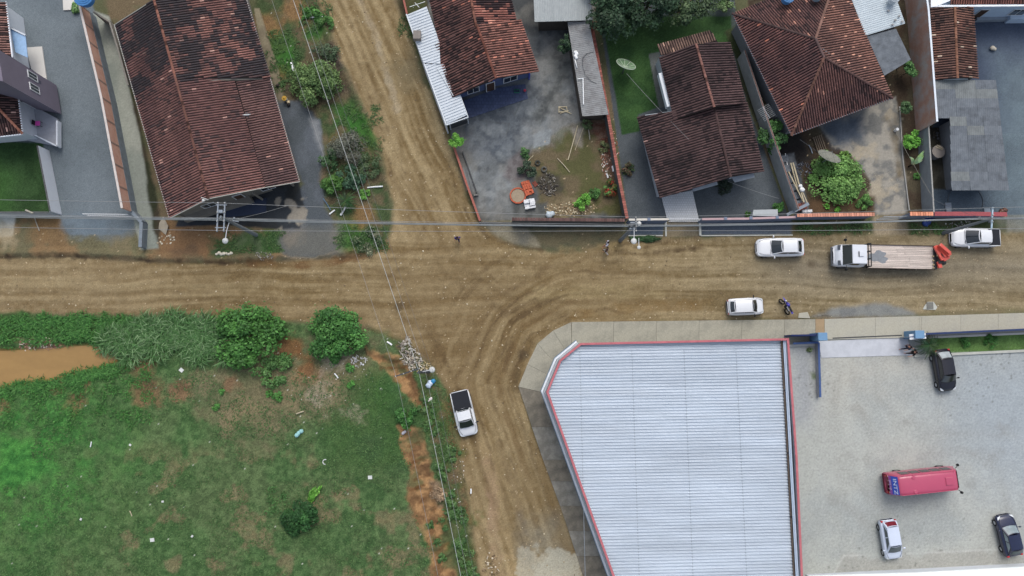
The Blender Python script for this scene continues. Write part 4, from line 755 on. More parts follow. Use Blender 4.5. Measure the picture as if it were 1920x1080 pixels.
cp = MB(); capline(cp, W(43, 251, 3.02), W(-30, 175, 4.32), rc_(S(206, 142, 118), .7)); cp.build('ridge_cap', M_CAP, rf)
Pc = [W(12, 4, 3.0), W(24, 108, 3.0), W(-60, 108, 4.2), W(-60, 4, 4.2)]; mb = MB(); tiles(mb, Pc, Pc[0], Pc[1], clay(S(170, 120, 104), S(120, 84, 76), S(44, 40, 42), S(220, 170, 150), lambda x, y, s, t: .4+.3*np.sin(s*12), .15, 72)); mb.build('upper_roof', M_TILE, r)
for p_, q_ in ((Pc[0], Pc[1]), (W(34, 172, 3), W(43, 251, 3)), (W(43, 252, 3), W(-90, 267, 3))): g = MB(); board(g, p_, q_, .1, .12); g.build('gutter', mat('white_trim', S(222, 228, 234)), rf)
MB().prism([W(8, 8, 2.8), W(20, 106, 2.8), W(-60, 106, 2.8), W(-60, 8, 2.8)], 0, 2.8).build('wall', MWh, r)
MB().prism([W(34, 184, 2.6), W(42, 246, 2.6), W(-80, 256, 2.6), W(-80, 184, 2.6)], 0, 2.7).build('wall', MWh, r)
MB().prism([W(66, 200, .3), W(107, 222, .3), W(107, 274, .3), W(48, 262, .3)], 0, .3).build('porch_floor', mat('porch_grey', S(158, 162, 170), rough=.5), r)
MB().obox(W(107, 226, .9), W(107, 274, .9), .12, .3, .95).build('parapet', MWh, r); MB().obox(W(107, 274, .9), W(46, 244, 2.3), .12, .3, .95).build('parapet', MWh, r)
MB().prism([W(20, 54, 2.3), W(48, 68, 2.3), W(52, 108, 2.3), W(29, 98, 2.3)], 2.25, 2.32).build('canopy', mat('canopy_glass', S(140, 172, 205), rough=.3, var=.15, scale=4, fine=.2, spec=.5), r)
MB().obox(W(19, 52, 2.4), W(48, 66, 2.4), .14, 2.3, 2.45).build('canopy_beam', MWh, r)
for x, y in ((60, 138), (52, 126), (70, 205)): MB().cyl(W(x, y, .1), .1, 0, 2.3, 8).build('post', MWh, r)
for nm, pts in (('porch_slab', [(50, 90), (80, 88), (89, 152), (60, 130)]), ('side_slab', [(118, -20), (138, -20), (142, 19), (120, 20)])):
    o = MB().prism(PX(pts), 0, .12).build('white_paving', mat('white_slab', S(196, 194, 188), rough=.8, var=.05), None); o['kind'] = 'structure'
c_ = T('pink_chair', 'pink and dark plastic chair on the porch of the two storey house', 'chair', W(76, 234, .3))
p = W(76, 234, .3); 
MB().box(p.x-.22, p.x+.22, p.y-.22, p.y+.22, .72, .77).build('seat', mat('pink_plastic', S(214, 84, 176), rough=.4), c_, bevel=.01); MB().box(p.x-.27, p.x-.22, p.y-.22, p.y+.22, .77, 1.2).build('backrest', mat('black_plastic', S(34, 32, 38)), c_, bevel=.01)
for sx in (-.18, .18):
    for sy in (-.18, .18): MB().cyl((p.x+sx, p.y+sy), .02, .3, .72, 6).build('leg', mat('black_plastic', (0, 0, 0)), c_)

# ---- 8. the commercial building
MR = mat('red_coping', S(172, 100, 106), rough=.7, var=.18, scale=2, fine=.12); MBW = mat('building_wall', S(148, 154, 160), rough=.85, var=.1)
BH = 5.6
rp = [W(*a, BH) for a in [(1088, 643), (1479.5, 634), (1496, 860), (1507, 1090), (1152, 1090), (1024, 735), (1049, 675)]]
down = (rp[3]-rp[2]).normalized()*3; rp[3] = rp[3]+Vector((0, -4, 0)); rp[4] = rp[4]+(rp[4]-rp[5]).normalized()*4.2
cx, cy = 8.0, -11.0
b = T('commercial_building', 'large building with pale ribbed metal roof and red parapet on the street corner', 'building', (W(1270, 850).x, W(1270, 850).y, 0))
def inset(P, d):
    n_ = len(P); o = []
    A_ = sum(P[i].x*P[(i+1) % n_].y-P[(i+1) % n_].x*P[i].y for i in range(n_)); sg = 1 if A_ > 0 else -1
    for i in range(n_):
        a, p, c = P[i-1], P[i], P[(i+1) % n_]; e1 = (p-a).to_2d().normalized(); e2 = (c-p).to_2d().normalized(); n1_ = Vector((-e1.y, e1.x))*sg; n2_ = Vector((-e2.y, e2.x))*sg
        m_ = (n1_+n2_); m_ = m_/max(.3, m_.dot(n1_)); o.append(Vector((p.x+m_.x*d, p.y+m_.y*d, p.z)))
    return o
def ring(mb, P, Q, z0, z1, skip=()):
    n_ = len(P)
    for i in range(n_):
        if i in skip: continue
        j = (i+1) % n_; mb.add([(P[i].x, P[i].y, z0), (P[j].x, P[j].y, z0), (Q[j].x, Q[j].y, z0), (Q[i].x, Q[i].y, z0), (P[i].x, P[i].y, z1), (P[j].x, P[j].y, z1), (Q[j].x, Q[j].y, z1), (Q[i].x, Q[i].y, z1)],
            [(0, 1, 2, 3), (4, 7, 6, 5), (0, 4, 5, 1), (1, 5, 6, 2), (2, 6, 7, 3), (3, 7, 4, 0)])
i1, i2 = inset(rp, .17), inset(rp, .2)
mb = MB(); ring(mb, inset(rp, .02), inset(rp, .2), -.05, BH-.1); mb.build('wall', MBW, b)
mb = MB(); ring(mb, rp, inset(rp, .19), BH-.1, BH); mb.build('parapet_coping', MR, b, bevel=.01)
rc2 = [Vector((p.x, p.y, 0)) for p in inset(rp, .2)]; gut = W(1462, 634, BH), W(1481, 860, BH), W(1491, 1160, BH)
rr = inset(rp, .2); rr[1] = W(1464, 637, 5.1); rr[2] = W(1476, 860, 5.0); rr[3] = Vector((W(1488, 1090, 4.9).x, rp[3].y, 4.9)); sl_ = lambda p: 5.15-.012*(p.x-rr[0].x)
RP_ = [Vector((p.x, p.y, sl_(p))) for p in rr]; RP_.pop(2)
mb = MB(); ez0, ez1 = RP_[1], RP_[2]; corr(mb, RP_, ez0, ez1, .26, .115, None, .04, 'rib', True, .004); rfm = mb.build('roof', mat('roof_sheet_metal', S(182, 192, 202), rough=.42, var=.16, scale=.3, fine=.03, spec=.45, metal=.1, stretch=(.35, 2.5, 1)), b)
sm = MB()
for xk in (1087, 1185, 1283, 1381):
    sm.obox(W(xk, 655, 5.2), W(xk+(xk-960)*.035+ 6, 1085, 5.2), .03, sl_(W(xk, 700, 5.1))+.03, sl_(W(xk, 700, 5.1))+.053)
sm.build('sheet_joint', mat('joint_grey', S(132, 142, 152), rough=.6), rfm)
gt = MB(); ga, gb = RP_[1], RP_[2]
q1_, q2_ = rr[1], rr[3]; g0, g1 = Vector(rp[1]), Vector(rp[3])
P = [Vector((q1_.x+.12, q1_.y, 5.3)), Vector((q2_.x+.12, q2_.y, 5.3)), Vector((rp[3].x-.2, q2_.y, 5.3)), Vector((rp[1].x-.2, q1_.y, 5.3))]
corr(gt, P, P[0], P[1], .24, .07, None, .03, 'trap', False); gt.build('gutter', mat('gutter_metal', S(166, 180, 196), rough=.4, var=.1, spec=.5), b)
gl = MB(); board(gl, (q1_.x+.03, q1_.y, 5.1), (q2_.x+.03, q2_.y, 5.05), .06, .25); gl.build('eave_edge', mat('rusty_edge', S(96, 84, 74), rough=.8, var=.3), b)
dn = MB()
for y in (0.18, .4, .62, .85): p = Vector(q1_).lerp(Vector(q2_), y); dn.cyl((p.x+.08, p.y), .09, 4.95, 5.25, 8)
dn.build('vent_stub', mat('black_plastic', (0, 0, 0)), b)
# marquee ledge and glazed shop fronts round the corner
W1 = inset(rp, .02); lg = MB(); L0 = inset(rp, -.3); ring(lg, L0, W1, 2.9, 3.02, (0, 1, 2, 3)); lg.build('marquee_ledge', mat('white_trim', (1, 1, 1)), b)
lg = MB(); L2_ = inset(rp, -.12); ring(lg, L2_, W1, 3.02, 3.9, (0, 1, 2, 3)); lg.build('fascia', mat('fascia_grey', S(166, 172, 178), rough=.7, var=.25, scale=6), b)
lg = MB(); ring(lg, inset(rp, -.35), inset(rp, -.3), 2.96, 3.1, (0, 1, 2, 3)); lg.build('ledge_edge', mat('blue_grey_edge', S(84, 108, 128), rough=.5), b)
for (i, j, n_) in ((4, 5, 7), (5, 6, 1), (6, 0, 1)):
    for k in range(n_): opening(b, W1[i], W1[j], (k+.5)/n_, 1.9, .1, 2.5, (-1, .3), 'window')
for k in range(6): opening(b, W1[0], W1[1], (k+.5)/6, 1.8, .9, 2.6, (0, 1), 'window')
r = T('white_roofed_building', 'flat white roofed building along the bottom right edge', 'building', W(1780, 1130)); bw = MB(); zz = 2.2
bw.prism([W(1515, 1080, zz), W(1720, 1074, zz), W(2000, 1059, zz), W(2000, 1160, zz), W(1515, 1160, zz)], zz-.2, zz)
bw.build('roof', mat('white_roof', S(232, 238, 236), rough=.6, var=.03), r); MB().prism([W(1530, 1090, zz), W(2000, 1066, zz), W(2000, 1160, zz), W(1530, 1160, zz)], -.05, zz-.2).build('wall', MWh, r)

# ---- pavements, slabs, kerbs
MS = mat('pavement_concrete', S(160, 157, 142), rough=.9, var=.26, scale=.7, fine=.14, fscale=8, c2=S(132, 130, 118)); MSd = mat('pavement_dark', S(106, 102, 92), rough=.9, var=.2, scale=1.2, fine=.1, fscale=8, c2=S(122, 116, 104))
kz = .12
def slab(pts, m, z=kz, nm='pavement'):
    o = MB().prism(PX(pts), -.1, z).build(nm, m, None, bevel=.015); o['kind'] = 'structure'; return o
oc = [(1071, 604), (1037, 620), (1008, 644), (989, 683), (972, 725), (997, 800), (1018, 862), (1033, 902), (1050, 948), (1066, 995), (1081, 1042), (1100, 1100)]
ic = [(1071.5, 650), (1062, 660), (1040, 680), (1032, 705), (1020, 736), (1045, 800), (1066, 862), (1080, 902), (1096, 948), (1113, 995), (1129, 1042), (1150, 1100)]
for i in range(len(oc)-1):
    a, b2, c_, d_ = oc[i], oc[i+1], ic[i+1], ic[i]; g_ = .006
    A1 = (a[0]+(b2[0]-a[0])*g_, a[1]+(b2[1]-a[1])*g_); D1 = (d_[0]+(c_[0]-d_[0])*g_, d_[1]+(c_[1]-d_[1])*g_)
    slab([A1, b2, c_, D1], (MS if i < 4 else mat('pavement_mid', S(118, 116, 108), rough=.9, var=.2, scale=1.5, c2=S(132, 130, 122)) if i % 2 else MSd), kz-.004*(i % 2))
xs = [1071.5, 1150, 1230, 1310, 1390, 1470, 1528, 1545, 1640, 1722, 1726, 1800, 1870, 1990]
yo = lambda x: 604-(x-1071)*.012 if x < 1548 else 598-(x-1548)*.030; yi = lambda x: 648 if x < 1482 else (638-(x-1482)*.02 if x < 1735 else 632-(x-1735)*.035)
for i in range(len(xs)-1):
    m_ = MS if xs[i] < 1528 else (mat('pavement_newer', S(170, 167, 152), rough=.9, var=.22, scale=.6, fine=.1, fscale=8, c2=S(152, 150, 138)))
    if i == 6: m_ = mat('clay_stain', S(150, 130, 102), rough=.9, var=.12)
    slab([(xs[i]+.25, yo(xs[i])), (xs[i+1]-.0, yo(xs[i+1])), (xs[i+1]-.0, yi(xs[i+1])), (xs[i]+.25, yi(xs[i]))], m_, kz-(0.003 if i % 2 else 0))
slab([(1496, 596), (1498, 587), (1514, 585), (1519, 597)], mat('pavement_newer', (1, 1, 1)), .05, 'crossing_pad')
slab([(1480, 645), (1535, 642), (1535, 648), (1480, 650)], mat('white_slab', (1, 1, 1)), .05, 'threshold')
slab([(1534, 640), (1700, 632), (1712, 666), (1540, 671)], mat('ramp_concrete', S(184, 188, 194), rough=.85, var=.07, scale=1.2, c2=S(170, 174, 180)), .03, 'ramp')
slab([(1712, 665), (1990, 652), (1990, 657), (1714, 670)], mat('pale_kerb', S(176, 178, 170)), .14, 'kerb'); slab([(1560, 633), (1690, 627.5), (1690, 630), (1560, 635.5)], mat('dark_hose', (0, 0, 0)), .125, 'gate_track')
slab([(1735, 631), (1990, 620), (1990, 624), (1735, 635)], mat('white_slab', (1, 1, 1)), .16, 'kerb')
slab([(1178, 441), (1243, 441), (1243, 443), (1178, 443)], mat('pale_kerb', (1, 1, 1)), .08, 'kerb'); slab([(1314, 441), (1486, 440), (1486, 442), (1314, 443)], mat('pale_kerb', (1, 1, 1)), .08, 'kerb')
slab([(1310, 412), (1314, 412), (1315, 442), (1311, 442)], mat('pale_kerb', (1, 1, 1)), .08, 'kerb'); slab([(1246, 413), (1250, 413), (1250, 443), (1247, 443)], mat('pale_kerb', (1, 1, 1)), .08, 'kerb')
slab([(1405, 408), (1407, 397), (1452, 396), (1452, 409)], mat('pale_slab', S(168, 174, 176), rough=.8, var=.08), .9, 'slab') ['kind']
o = bpy.data.objects['slab']; del o['kind']; o.name = 'concrete_bench'; props(o, 'pale rounded concrete counter inside the front wall of the brown roofed house', 'bench')
# ------------------------------------------------------------------ boundary walls, fences, gates
M_BRK = mat('brick_face', S(206, 158, 138), rough=.9, var=.15, scale=1.5, fine=.1, brick=(1.0, .012, .86, .75, .3, .18, 1), c2=S(190, 152, 134)); M_CO = mat('grey_coping', S(150, 150, 146), rough=.9, var=.15)
M_PL = mat('grey_plaster', S(124, 130, 134), rough=.9, var=.16, scale=1.2); M_DK = mat('dark_plaster', S(82, 84, 84), rough=.9, var=.25, scale=1.5)
def poly_wall(name, label, pts, h, th, m, cap=None, capw=.04, caph=.05, tile=None, group=None, z0=-.05, cat='wall', posts=None):
    """pts: photo pixels of the wall's base line"""
    P = [W(*p) for p in pts]; c = sum(P, Vector())/len(P); r = T(name, label, cat, (c.x, c.y, 0), group=group); mb = MB()
    for i in range(len(P)-1): mb.obox(P[i], P[i+1], th, z0, h-(.003 if i % 2 else 0))
    mb.build('wall_body', m, r)
    if cap:
        cb = MB()
        for i in range(len(P)-1): cb.obox(P[i], P[i+1], th+capw*2, h, h+caph-(.003 if i % 2 else 0))
        cb.build('coping', cap, r, bevel=.01)
    if tile:
        tb = MB()
        for i in range(len(P)-1):
            d = (P[i+1]-P[i]); n_ = max(1, int(d.length/.24)); e = d.normalized(); s_ = Vector((-e.y, e.x, 0))
            for k in range(n_):
                a = P[i]+d*(k/n_); b_ = P[i]+d*((k+.86)/n_); fk = R.uniform(.72, 1.2); cc = tuple(x*fk for x in tile)
                k0 = len(tb.v); tb.obox(a, b_, th+.16, h, h+.07, cc)
        tb.build('tile_coping', M_CAP, r)
    if posts:
        for t in posts:
            p = P[0].lerp(P[-1], t); MB().box(p.x-.14, p.x+.14, p.y-.14, p.y+.14, z0, h+.14).build('pier', m, r, bevel=.01)
    return r
def top2base(pts, h):      # photo pixels of a wall's top edge -> photo pixels of its base
    out = []
    for p in pts:
        q = W(p[0], p[1], h); v = RM.transposed() @ (Vector((q.x, q.y, 0))-Vector((0, 0, H))); out.append((960-v.x/v.z*F, 540+v.y/v.z*F))
    return out
# brick retaining wall along the gravel driveway
P = top2base([(149, 8), (190, 182), (229, 390)], 2.7)
bw_ = poly_wall('brick_wall', 'long orange brick wall on a grey concrete base beside the gravel driveway', P, 1.15, .2, mat('base_concrete', S(124, 134, 142), rough=.9, var=.2, scale=2, c2=S(104, 112, 118)))
mb = MB(); Q = [W(*p) for p in P]
for i in range(2): mb.obox(Q[i], Q[i+1], .15, 1.15, 2.7-(.003*i))
mb.build('brick_panel', M_BRK, bw_)
mb = MB()
for i in range(2): mb.obox(Q[i], Q[i+1], .2, 2.7, 2.76)
mb.build('coping', mat('pale_coping', S(190, 182, 176), var=.15), bw_)
mb = MB()
for k in range(10): q = Q[0].lerp(Q[1], k/5) if k < 5 else Q[1].lerp(Q[2], (k-5)/5); d = (Q[1]-Q[0]).normalized(); mb.obox(q, q+d*.16, .19, 1.15, 2.69)
mb.build('pillar', mat('pillar_grey', S(140, 120, 110), var=.15), bw_)
P2 = top2base([(230, 392), (252, 425), (266, 466)], 1.1)
poly_wall('concrete_base_wall', 'bare grey end of the retaining wall running on to the dirt road', [P[-1], (P[-1][0]+18, 420), (272, 466)], 1.0, .3, mat('base_concrete', (1, 1, 1)))
poly_wall('mortar_wall', 'rough grey block wall between the water tank and the big red roof', top2base([(175, 22), (205, 40), (222, 95), (240, 160)], 2.0), 2.0, .15, mat('rough_mortar', S(128, 124, 116), var=.25, scale=3, bump=.5))
poly_wall('lawn_wall', 'white rendered wall on the right side of the lawn', top2base([(70, 273), (94, 396)], 1.7), 1.7, .15, MWh, M_DK, .0, .03)
poly_wall('front_lawn_wall', 'low pale wall along the front edge of the lawn', top2base([(-80, 398), (92, 398)], 1.5), 1.5, .15, mat('pale_slab', (1, 1, 1)), M_DK, 0, .03)
g = T('driveway_gate', 'thin white sliding gate rail across the gravel driveway', 'gate', W(205, 406)); a, b_ = W(166, 405), W(250, 406)
MB().obox(a, b_, .05, .06, .14).build('rail', M_FR, g); MB().obox(a, b_, .05, 1.0, 1.06).build('rail', M_FR, g)
for k in range(22): q = a.lerp(b_, k/21); MB().cyl(q, .012, .14, 1.0, 5).build('bar', M_FR, g)
st = MB(); st.tube([W(64, 405, .1), W(68, 418, .1), (W(75, 433).x, W(75, 433).y, .1)], .05); st.tube([W(48, 394, 1.55), W(62, 400, 1.55)], .09); st.build('fallen_post', mat('old_post', S(150, 146, 134)), None, label='fallen pale post on the clay in front of the lawn wall', category='post')
# yard corner walls
poly_wall('street_corner_wall', 'low red coped wall on the road side of the concrete yard', top2base([(851, 275), (875, 345), (900, 414)], .8), .8, .14, mat('brickish', S(132, 96, 84), var=.2), mat('red_tile_coping', S(150, 92, 80), var=.25, scale=6), .03, .05)
poly_wall('planter_edge', 'narrow dark planter edge just inside the corner wall', [(868, 285), (896, 366)], .25, .08, M_DK); MB().obox(W(889, 367), W(897, 366), .06, 0, .25).build('planter_end', M_CO, bpy.data.objects['planter_edge'])
poly_wall('awning_side_wall', 'dark red capped wall running north from the white awning', top2base([(750, -30), (763, 26)], 1.8), 1.8, .12, mat('brickish', (1, 1, 1)), mat('red_tile_coping', (1, 1, 1)), .03, .05)
poly_wall('awning_street_wall', 'white plastered street wall under the white awning', top2base([(764, 28), (795, 121), (837, 236)], 2.3), 2.3, .12, MWh)
FW = 1.9
poly_wall('dark_front_wall', 'dark stained wall with brown tile coping in front of the rubble yard', top2base([(960, 411), (1172, 413)], FW), FW, .14, M_DK, None, tile=S(96, 74, 70))
poly_wall('pale_front_wall', 'short cream front wall right of the middle utility pole', top2base([(1179, 412), (1254, 411)], 1.5), 1.5, .14, mat('front_plaster', S(110, 120, 138), var=.1), mat('cream_coping', S(196, 192, 182), var=.1), .03, .05, posts=(.5,))
poly_wall('pink_front_wall', 'long front wall with pinkish coping before the brown roofed house', top2base([(1316, 411), (1400, 410), (1492, 407)], 1.5), 1.5, .14, mat('front_plaster', (1, 1, 1)), mat('pink_coping', S(176, 150, 152), var=.12), .03, .05, posts=(.25, .52, .8))
poly_wall('tile_capped_wall', 'grey front wall capped with orange clay tiles before the leafy garden', top2base([(1494, 404), (1640, 402)], 1.8), 1.8, .16, mat('bluish_plaster', S(112, 120, 138), var=.12), None, tile=S(196, 138, 116))
poly_wall('red_topped_wall', 'red topped front wall at the far right behind the parked pickup', top2base([(1752, 401), (1820, 401), (1888, 402)], 1.8), 1.8, .16, mat('bluish_plaster', (1, 1, 1)), mat('dull_red', S(146, 74, 78), rough=.7, var=.15), .12, .05)
pc = poly_wall('tile_capped_pier_wall', 'short wall stub with orange tile top beside the blue bundle', top2base([(1706, 401), (1750, 401)], 2.0), 2.0, .2, mat('bluish_plaster', (1, 1, 1)), None, tile=S(208, 140, 110))
def gate(name, label, a, b_, h, n_, m=None, tilt=None):
    A_, B_ = W(*a), W(*b_); r = T(name, label, 'gate', (A_+B_)/2)
    for z in (.12, h/2, h): MB().obox(A_, B_, .05, z-.03, z+.03).build('rail', m or M_FR, r)
    for k in range(n_+1): q = A_.lerp(B_, k/n_); MB().cyl(q, .015, .15, h-.03, 5).build('bar', m or M_FR, r)
    return r
gate('entrance_gate', 'white barred gate across the tiled entrance of the brown roofed house', (1253, 416), (1314, 416), 1.4, 14)
gate('yard_gate', 'dark metal gate rail closing the concrete yard', (899, 420), (959, 420), .9, 12, mat('dark_rail', (0, 0, 0)))
gate('long_driveway_gate', 'long pale grey sliding gate at the concrete driveway of the hip roof house', (1642, 412), (1738, 410), 1.5, 26, mat('pale_gate', S(150, 156, 160), rough=.5))
# yard partition walls
poly_wall('tile_coped_party_wall', 'long wall with reddish tile coping between the rubble yard and the lawn', top2base([(1108, 40), (1140, 215), (1160, 330), (1176, 410)], 1.8), 1.8, .13, M_DK, None, tile=S(150, 94, 84))
poly_wall('grey_party_wall', 'broad grey plaster wall slanting down between the brown roof and the stacked boards', [(1384, 110), (1430, 250), (1482, 400)], 2.0, .18, mat('mid_plaster', S(136, 140, 140), rough=.9, var=.2, scale=1.4), mat('red_brown_coping', S(110, 84, 76), var=.3, scale=5), -.03, .03)
tw = poly_wall('tall_brick_wall', 'tall patchy brick and render wall along the right hand outbuilding', top2base([(1730, -60), (1741, 20), (1757, 228)], 3.4), 3.4, .16, mat('patchy_brick', S(172, 136, 120), rough=.95, var=.22, scale=.7, fine=.12, c2=S(150, 144, 140), brick=(1.0, .012, .9, .8, .3, .18, 1)), mat('white_coping', S(206, 214, 222), rough=.6, var=.06), .01, .05)
poly_wall('low_grey_wall', 'low dark grey wall continuing south below the tall brick wall', top2base([(1741, 235), (1751, 398)], 1.8), 1.8, .13, M_PL, M_CO, 0, .03)
poly_wall('garden_kerb', 'thin pale concrete edging between the driveway and the planted strip', [(1686, 200), (1692, 300), (1704, 394)], .12, .09, M_CO, cat='edging')
poly_wall('house_side_wall', 'narrow grey block wall beneath the left eave of the hip roof house', [(1392, 75), (1450, 225)], .9, .12, M_PL)
# parking lot walls and gate
MBL = mat('navy_paint', S(42, 56, 100), rough=.6, var=.12); MPB = mat('pillar_blue', S(104, 140, 172), rough=.7, var=.08)
poly_wall('navy_wall', 'navy blue wall between the commercial building and the parking gate pillar', top2base([(1483, 629), (1536, 628)], 1.8), 1.8, .14, MBL, mat('navy_top', S(34, 44, 84)), .01, .03)
poly_wall('blue_corner_wall', 'L shaped blue wall closing the small paved court beside the building', top2base([(1487, 644), (1535, 642), (1538, 745)], .65), .65, .16, mat('pale_court', S(150, 152, 158)), mat('royal_top', S(58, 82, 128), rough=.6, var=.12), .02, .04)
poly_wall('parking_fence_wall', 'long blue grey slatted wall along the grass strip of the parking lot', top2base([(1736, 626), (1960, 616)], 1.8), 1.8, .14, mat('fence_navy', S(58, 74, 110), var=.15), mat('slate_top', S(46, 58, 92), var=.3, scale=8, stretch=(6, .6, 1)), .02, .04)
for (x, y, lb) in ((1543, 631, 'pale blue square gate pillar left of the parking entrance'), (1725, 627, 'pale blue square gate pillar right of the parking entrance')):
    q = top2base([(x, y)], 2.1)[0]; p = W(*q); MB().box(p.x-.42, p.x+.42, p.y-.36, p.y+.36, -.05, 2.1).build('gate_pillar', MPB, None, bevel=.02, label=lb, category='pillar')
g = T('sliding_gate', 'white sliding gate leaf parked beside the right entrance pillar', 'gate', W(1702, 632)); A_, B_ = W(1686, 633), W(1716, 631)
MB().obox(A_, B_, .5, 1.75, 1.8).build('top_cover', M_FR, g); MB().obox(A_, B_, .06, .15, 1.75).build('leaf', mat('pale_gate', (1, 1, 1)), g); MB().obox(A_, B_, .08, 1.8, 1.84).build('rail', MBL, g)
# ------------------------------------------------------------------ vegetation
M_LEAF = mat('leaves', (1, 1, 1), rough=.6, var=.12, scale=1.5, fine=.1, attr=True, spec=.25); M_BARK = mat('bark', S(96, 84, 70), rough=.95, var=.25, scale=6)
def leafcloud(center, rad, hgt, n, leaf, cols, seed, clumps=9, flat=1.0, asp=1.6, spread=.78, shell=.55):
    """many small leaf blades gathered in uneven clumps through the crown's volume"""
    r_ = np.random.RandomState(seed); K = int(clumps*1.6); ang = r_.rand(K)*2*np.pi; rr = np.sqrt(r_.rand(K))*spread*rad
    cc = np.stack([np.cos(ang)*rr, np.sin(ang)*rr, (r_.rand(K)*.8+.1)*hgt*(1-.6*(rr/rad)**2)], 1); cr = rad*(.2+.2*r_.rand(K)); shade = .8+.4*r_.rand(K)
    k = r_.randint(0, K, n); d = r_.randn(n, 3); d /= np.linalg.norm(d, axis=1)[:, None]; d[:, 2] = np.abs(d[:, 2])*.9-.15
    p = cc[k]+d*(cr[k]*(shell+(1-shell)*r_.rand(n)**.6))[:, None]*np.array([1, 1, flat]); stray = r_.rand(n) < .06; p[stray] *= (1+.25*r_.rand(int(stray.sum()))[:, None])
    p[:, 2] = np.clip(p[:, 2], .03, None)
    nrm = d*.7+r_.randn(n, 3)*.5+np.array([0, 0, .6]); nrm /= np.linalg.norm(nrm, axis=1)[:, None]; t = r_.randn(n, 3); t -= nrm*(t*nrm).sum(1)[:, None]; t /= np.linalg.norm(t, axis=1)[:, None]; b = np.cross(nrm, t)
    s = leaf*(.6+.8*r_.rand(n))[:, None]; v = np.stack([p-t*s*asp/2, p+b*s*.5, p+t*s*asp/2, p-b*s*.5], 1).reshape(-1, 3)+np.array([center.x, center.y, center.z])
    cols = np.array(cols); ci = cols[r_.randint(0, len(cols), K)][k]*.5+cols[r_.randint(0, len(cols), n)]*.5; c = ci*(1.3*shade[k]*(.7+.6*r_.rand(n)))[:, None]
    mb = MB(); mb.v = [tuple(x) for x in v]; mb.f = [(4*i, 4*i+1, 4*i+2, 4*i+3) for i in range(n)]; mb.c = [tuple(x) for x in np.repeat(c, 4, 0)]; mb.usec = True; return mb
GRN = [S(66, 108, 50), S(52, 90, 42), S(80, 120, 58)]; DGR = [S(42, 62, 44), S(50, 72, 48), S(36, 54, 38)]; OLV = [S(84, 108, 62), S(70, 92, 54), S(98, 120, 72)]; BRT = [S(86, 140, 52), S(70, 120, 44), S(104, 150, 66)]; GRY = [S(86, 90, 78), S(98, 98, 88), S(72, 78, 64)]
def plant(name, label, px, py, rad, hgt, n, leaf, cols, seed, cat='bush', clumps=9, trunk=True, base=0.0, group=None, spread=.78, elong=None, z0=None):
    """px, py: where the middle of the crown shows in the photo"""
    hc = base+hgt*.5; q = W(px, py, hc); g = gz_at(q.x, q.y) if z0 is None else z0
    r = T(name, label, cat, (q.x, q.y, g), group=group)
    mb = leafcloud(Vector((q.x, q.y, g+base)), rad, hgt, n, leaf, cols, seed, clumps, spread=spread)
    if elong:
        a, s = elong; ca, sa = math.cos(a), math.sin(a)
        for i, v in enumerate(mb.v):
            dx, dy = v[0]-q.x, v[1]-q.y; u_, w_ = (dx*ca+dy*sa)*s, -dx*sa+dy*ca; mb.v[i] = (q.x+u_*ca-w_*sa, q.y+u_*sa+w_*ca, v[2])
    mb.build('crown', M_LEAF, r)
    if trunk:
        t = MB(); ht = base+hgt*.55; rt = max(.02, rad*.045); t.tube([(q.x, q.y, g-.1), (q.x+.03, q.y, g+ht*.5), (q.x, q.y+.03, g+ht)], rt, 7, r2=rt*.5)
        for k in range(5): a = k*1.26+seed; t.tube([(q.x, q.y, g+ht*.4), (q.x+math.cos(a)*rad*.4, q.y+math.sin(a)*rad*.4, g+ht*.75), (q.x+math.cos(a)*rad*.7, q.y+math.sin(a)*rad*.7, g+ht*.95)], rt*.5, 5, r2=rt*.2)
        t.build('trunk', M_BARK, r)
    return r
def palm(name, label, px, py, rad, n, col, z=1.0, cat='palm'):
    q = W(px, py, z); r = T(name, label, cat, (q.x, q.y, 0)); MB().tube([(q.x, q.y, -.1), (q.x, q.y, z)], .14, 8, r2=.1).build('trunk', M_BARK, r); mb = MB()
    for k in range(n):
        a = 2*math.pi*k/n+R.uniform(-.1, .1); L_ = rad*R.uniform(.8, 1.08); up = R.uniform(.1, .5); c = tuple(x*R.uniform(.7, 1.3) for x in col); pts = []
        for i in range(6): t = i/5; pts.append(Vector((q.x+math.cos(a)*L_*t, q.y+math.sin(a)*L_*t, z+up*math.sin(t*2.2)*1.2-.55*t*t)))
        s_ = Vector((-math.sin(a), math.cos(a), 0))
        for i in range(5):
            for s in (-1, 1):
                for j in range(3):
                    p = pts[i].lerp(pts[i+1], j/3); w_ = .2*L_*(1-(i+j/3)/5.6)*(.5 if i == 0 else 1); d = (pts[i+1]-pts[i]).normalized()
                    mb.add([p, p+d*.05, p+d*.17+s_*s*w_-Vector((0, 0, .05)), p+d*.12+s_*s*w_*.9-Vector((0, 0, .05))], [(0, 1, 2, 3)], c)
        for i in range(5): mb.add([pts[i]-s_*.015, pts[i]+s_*.015, pts[i+1]+s_*.012, pts[i+1]-s_*.012], [(0, 1, 2, 3)], tuple(x*1.5 for x in c))
    mb.build('crown', M_LEAF, r); return r
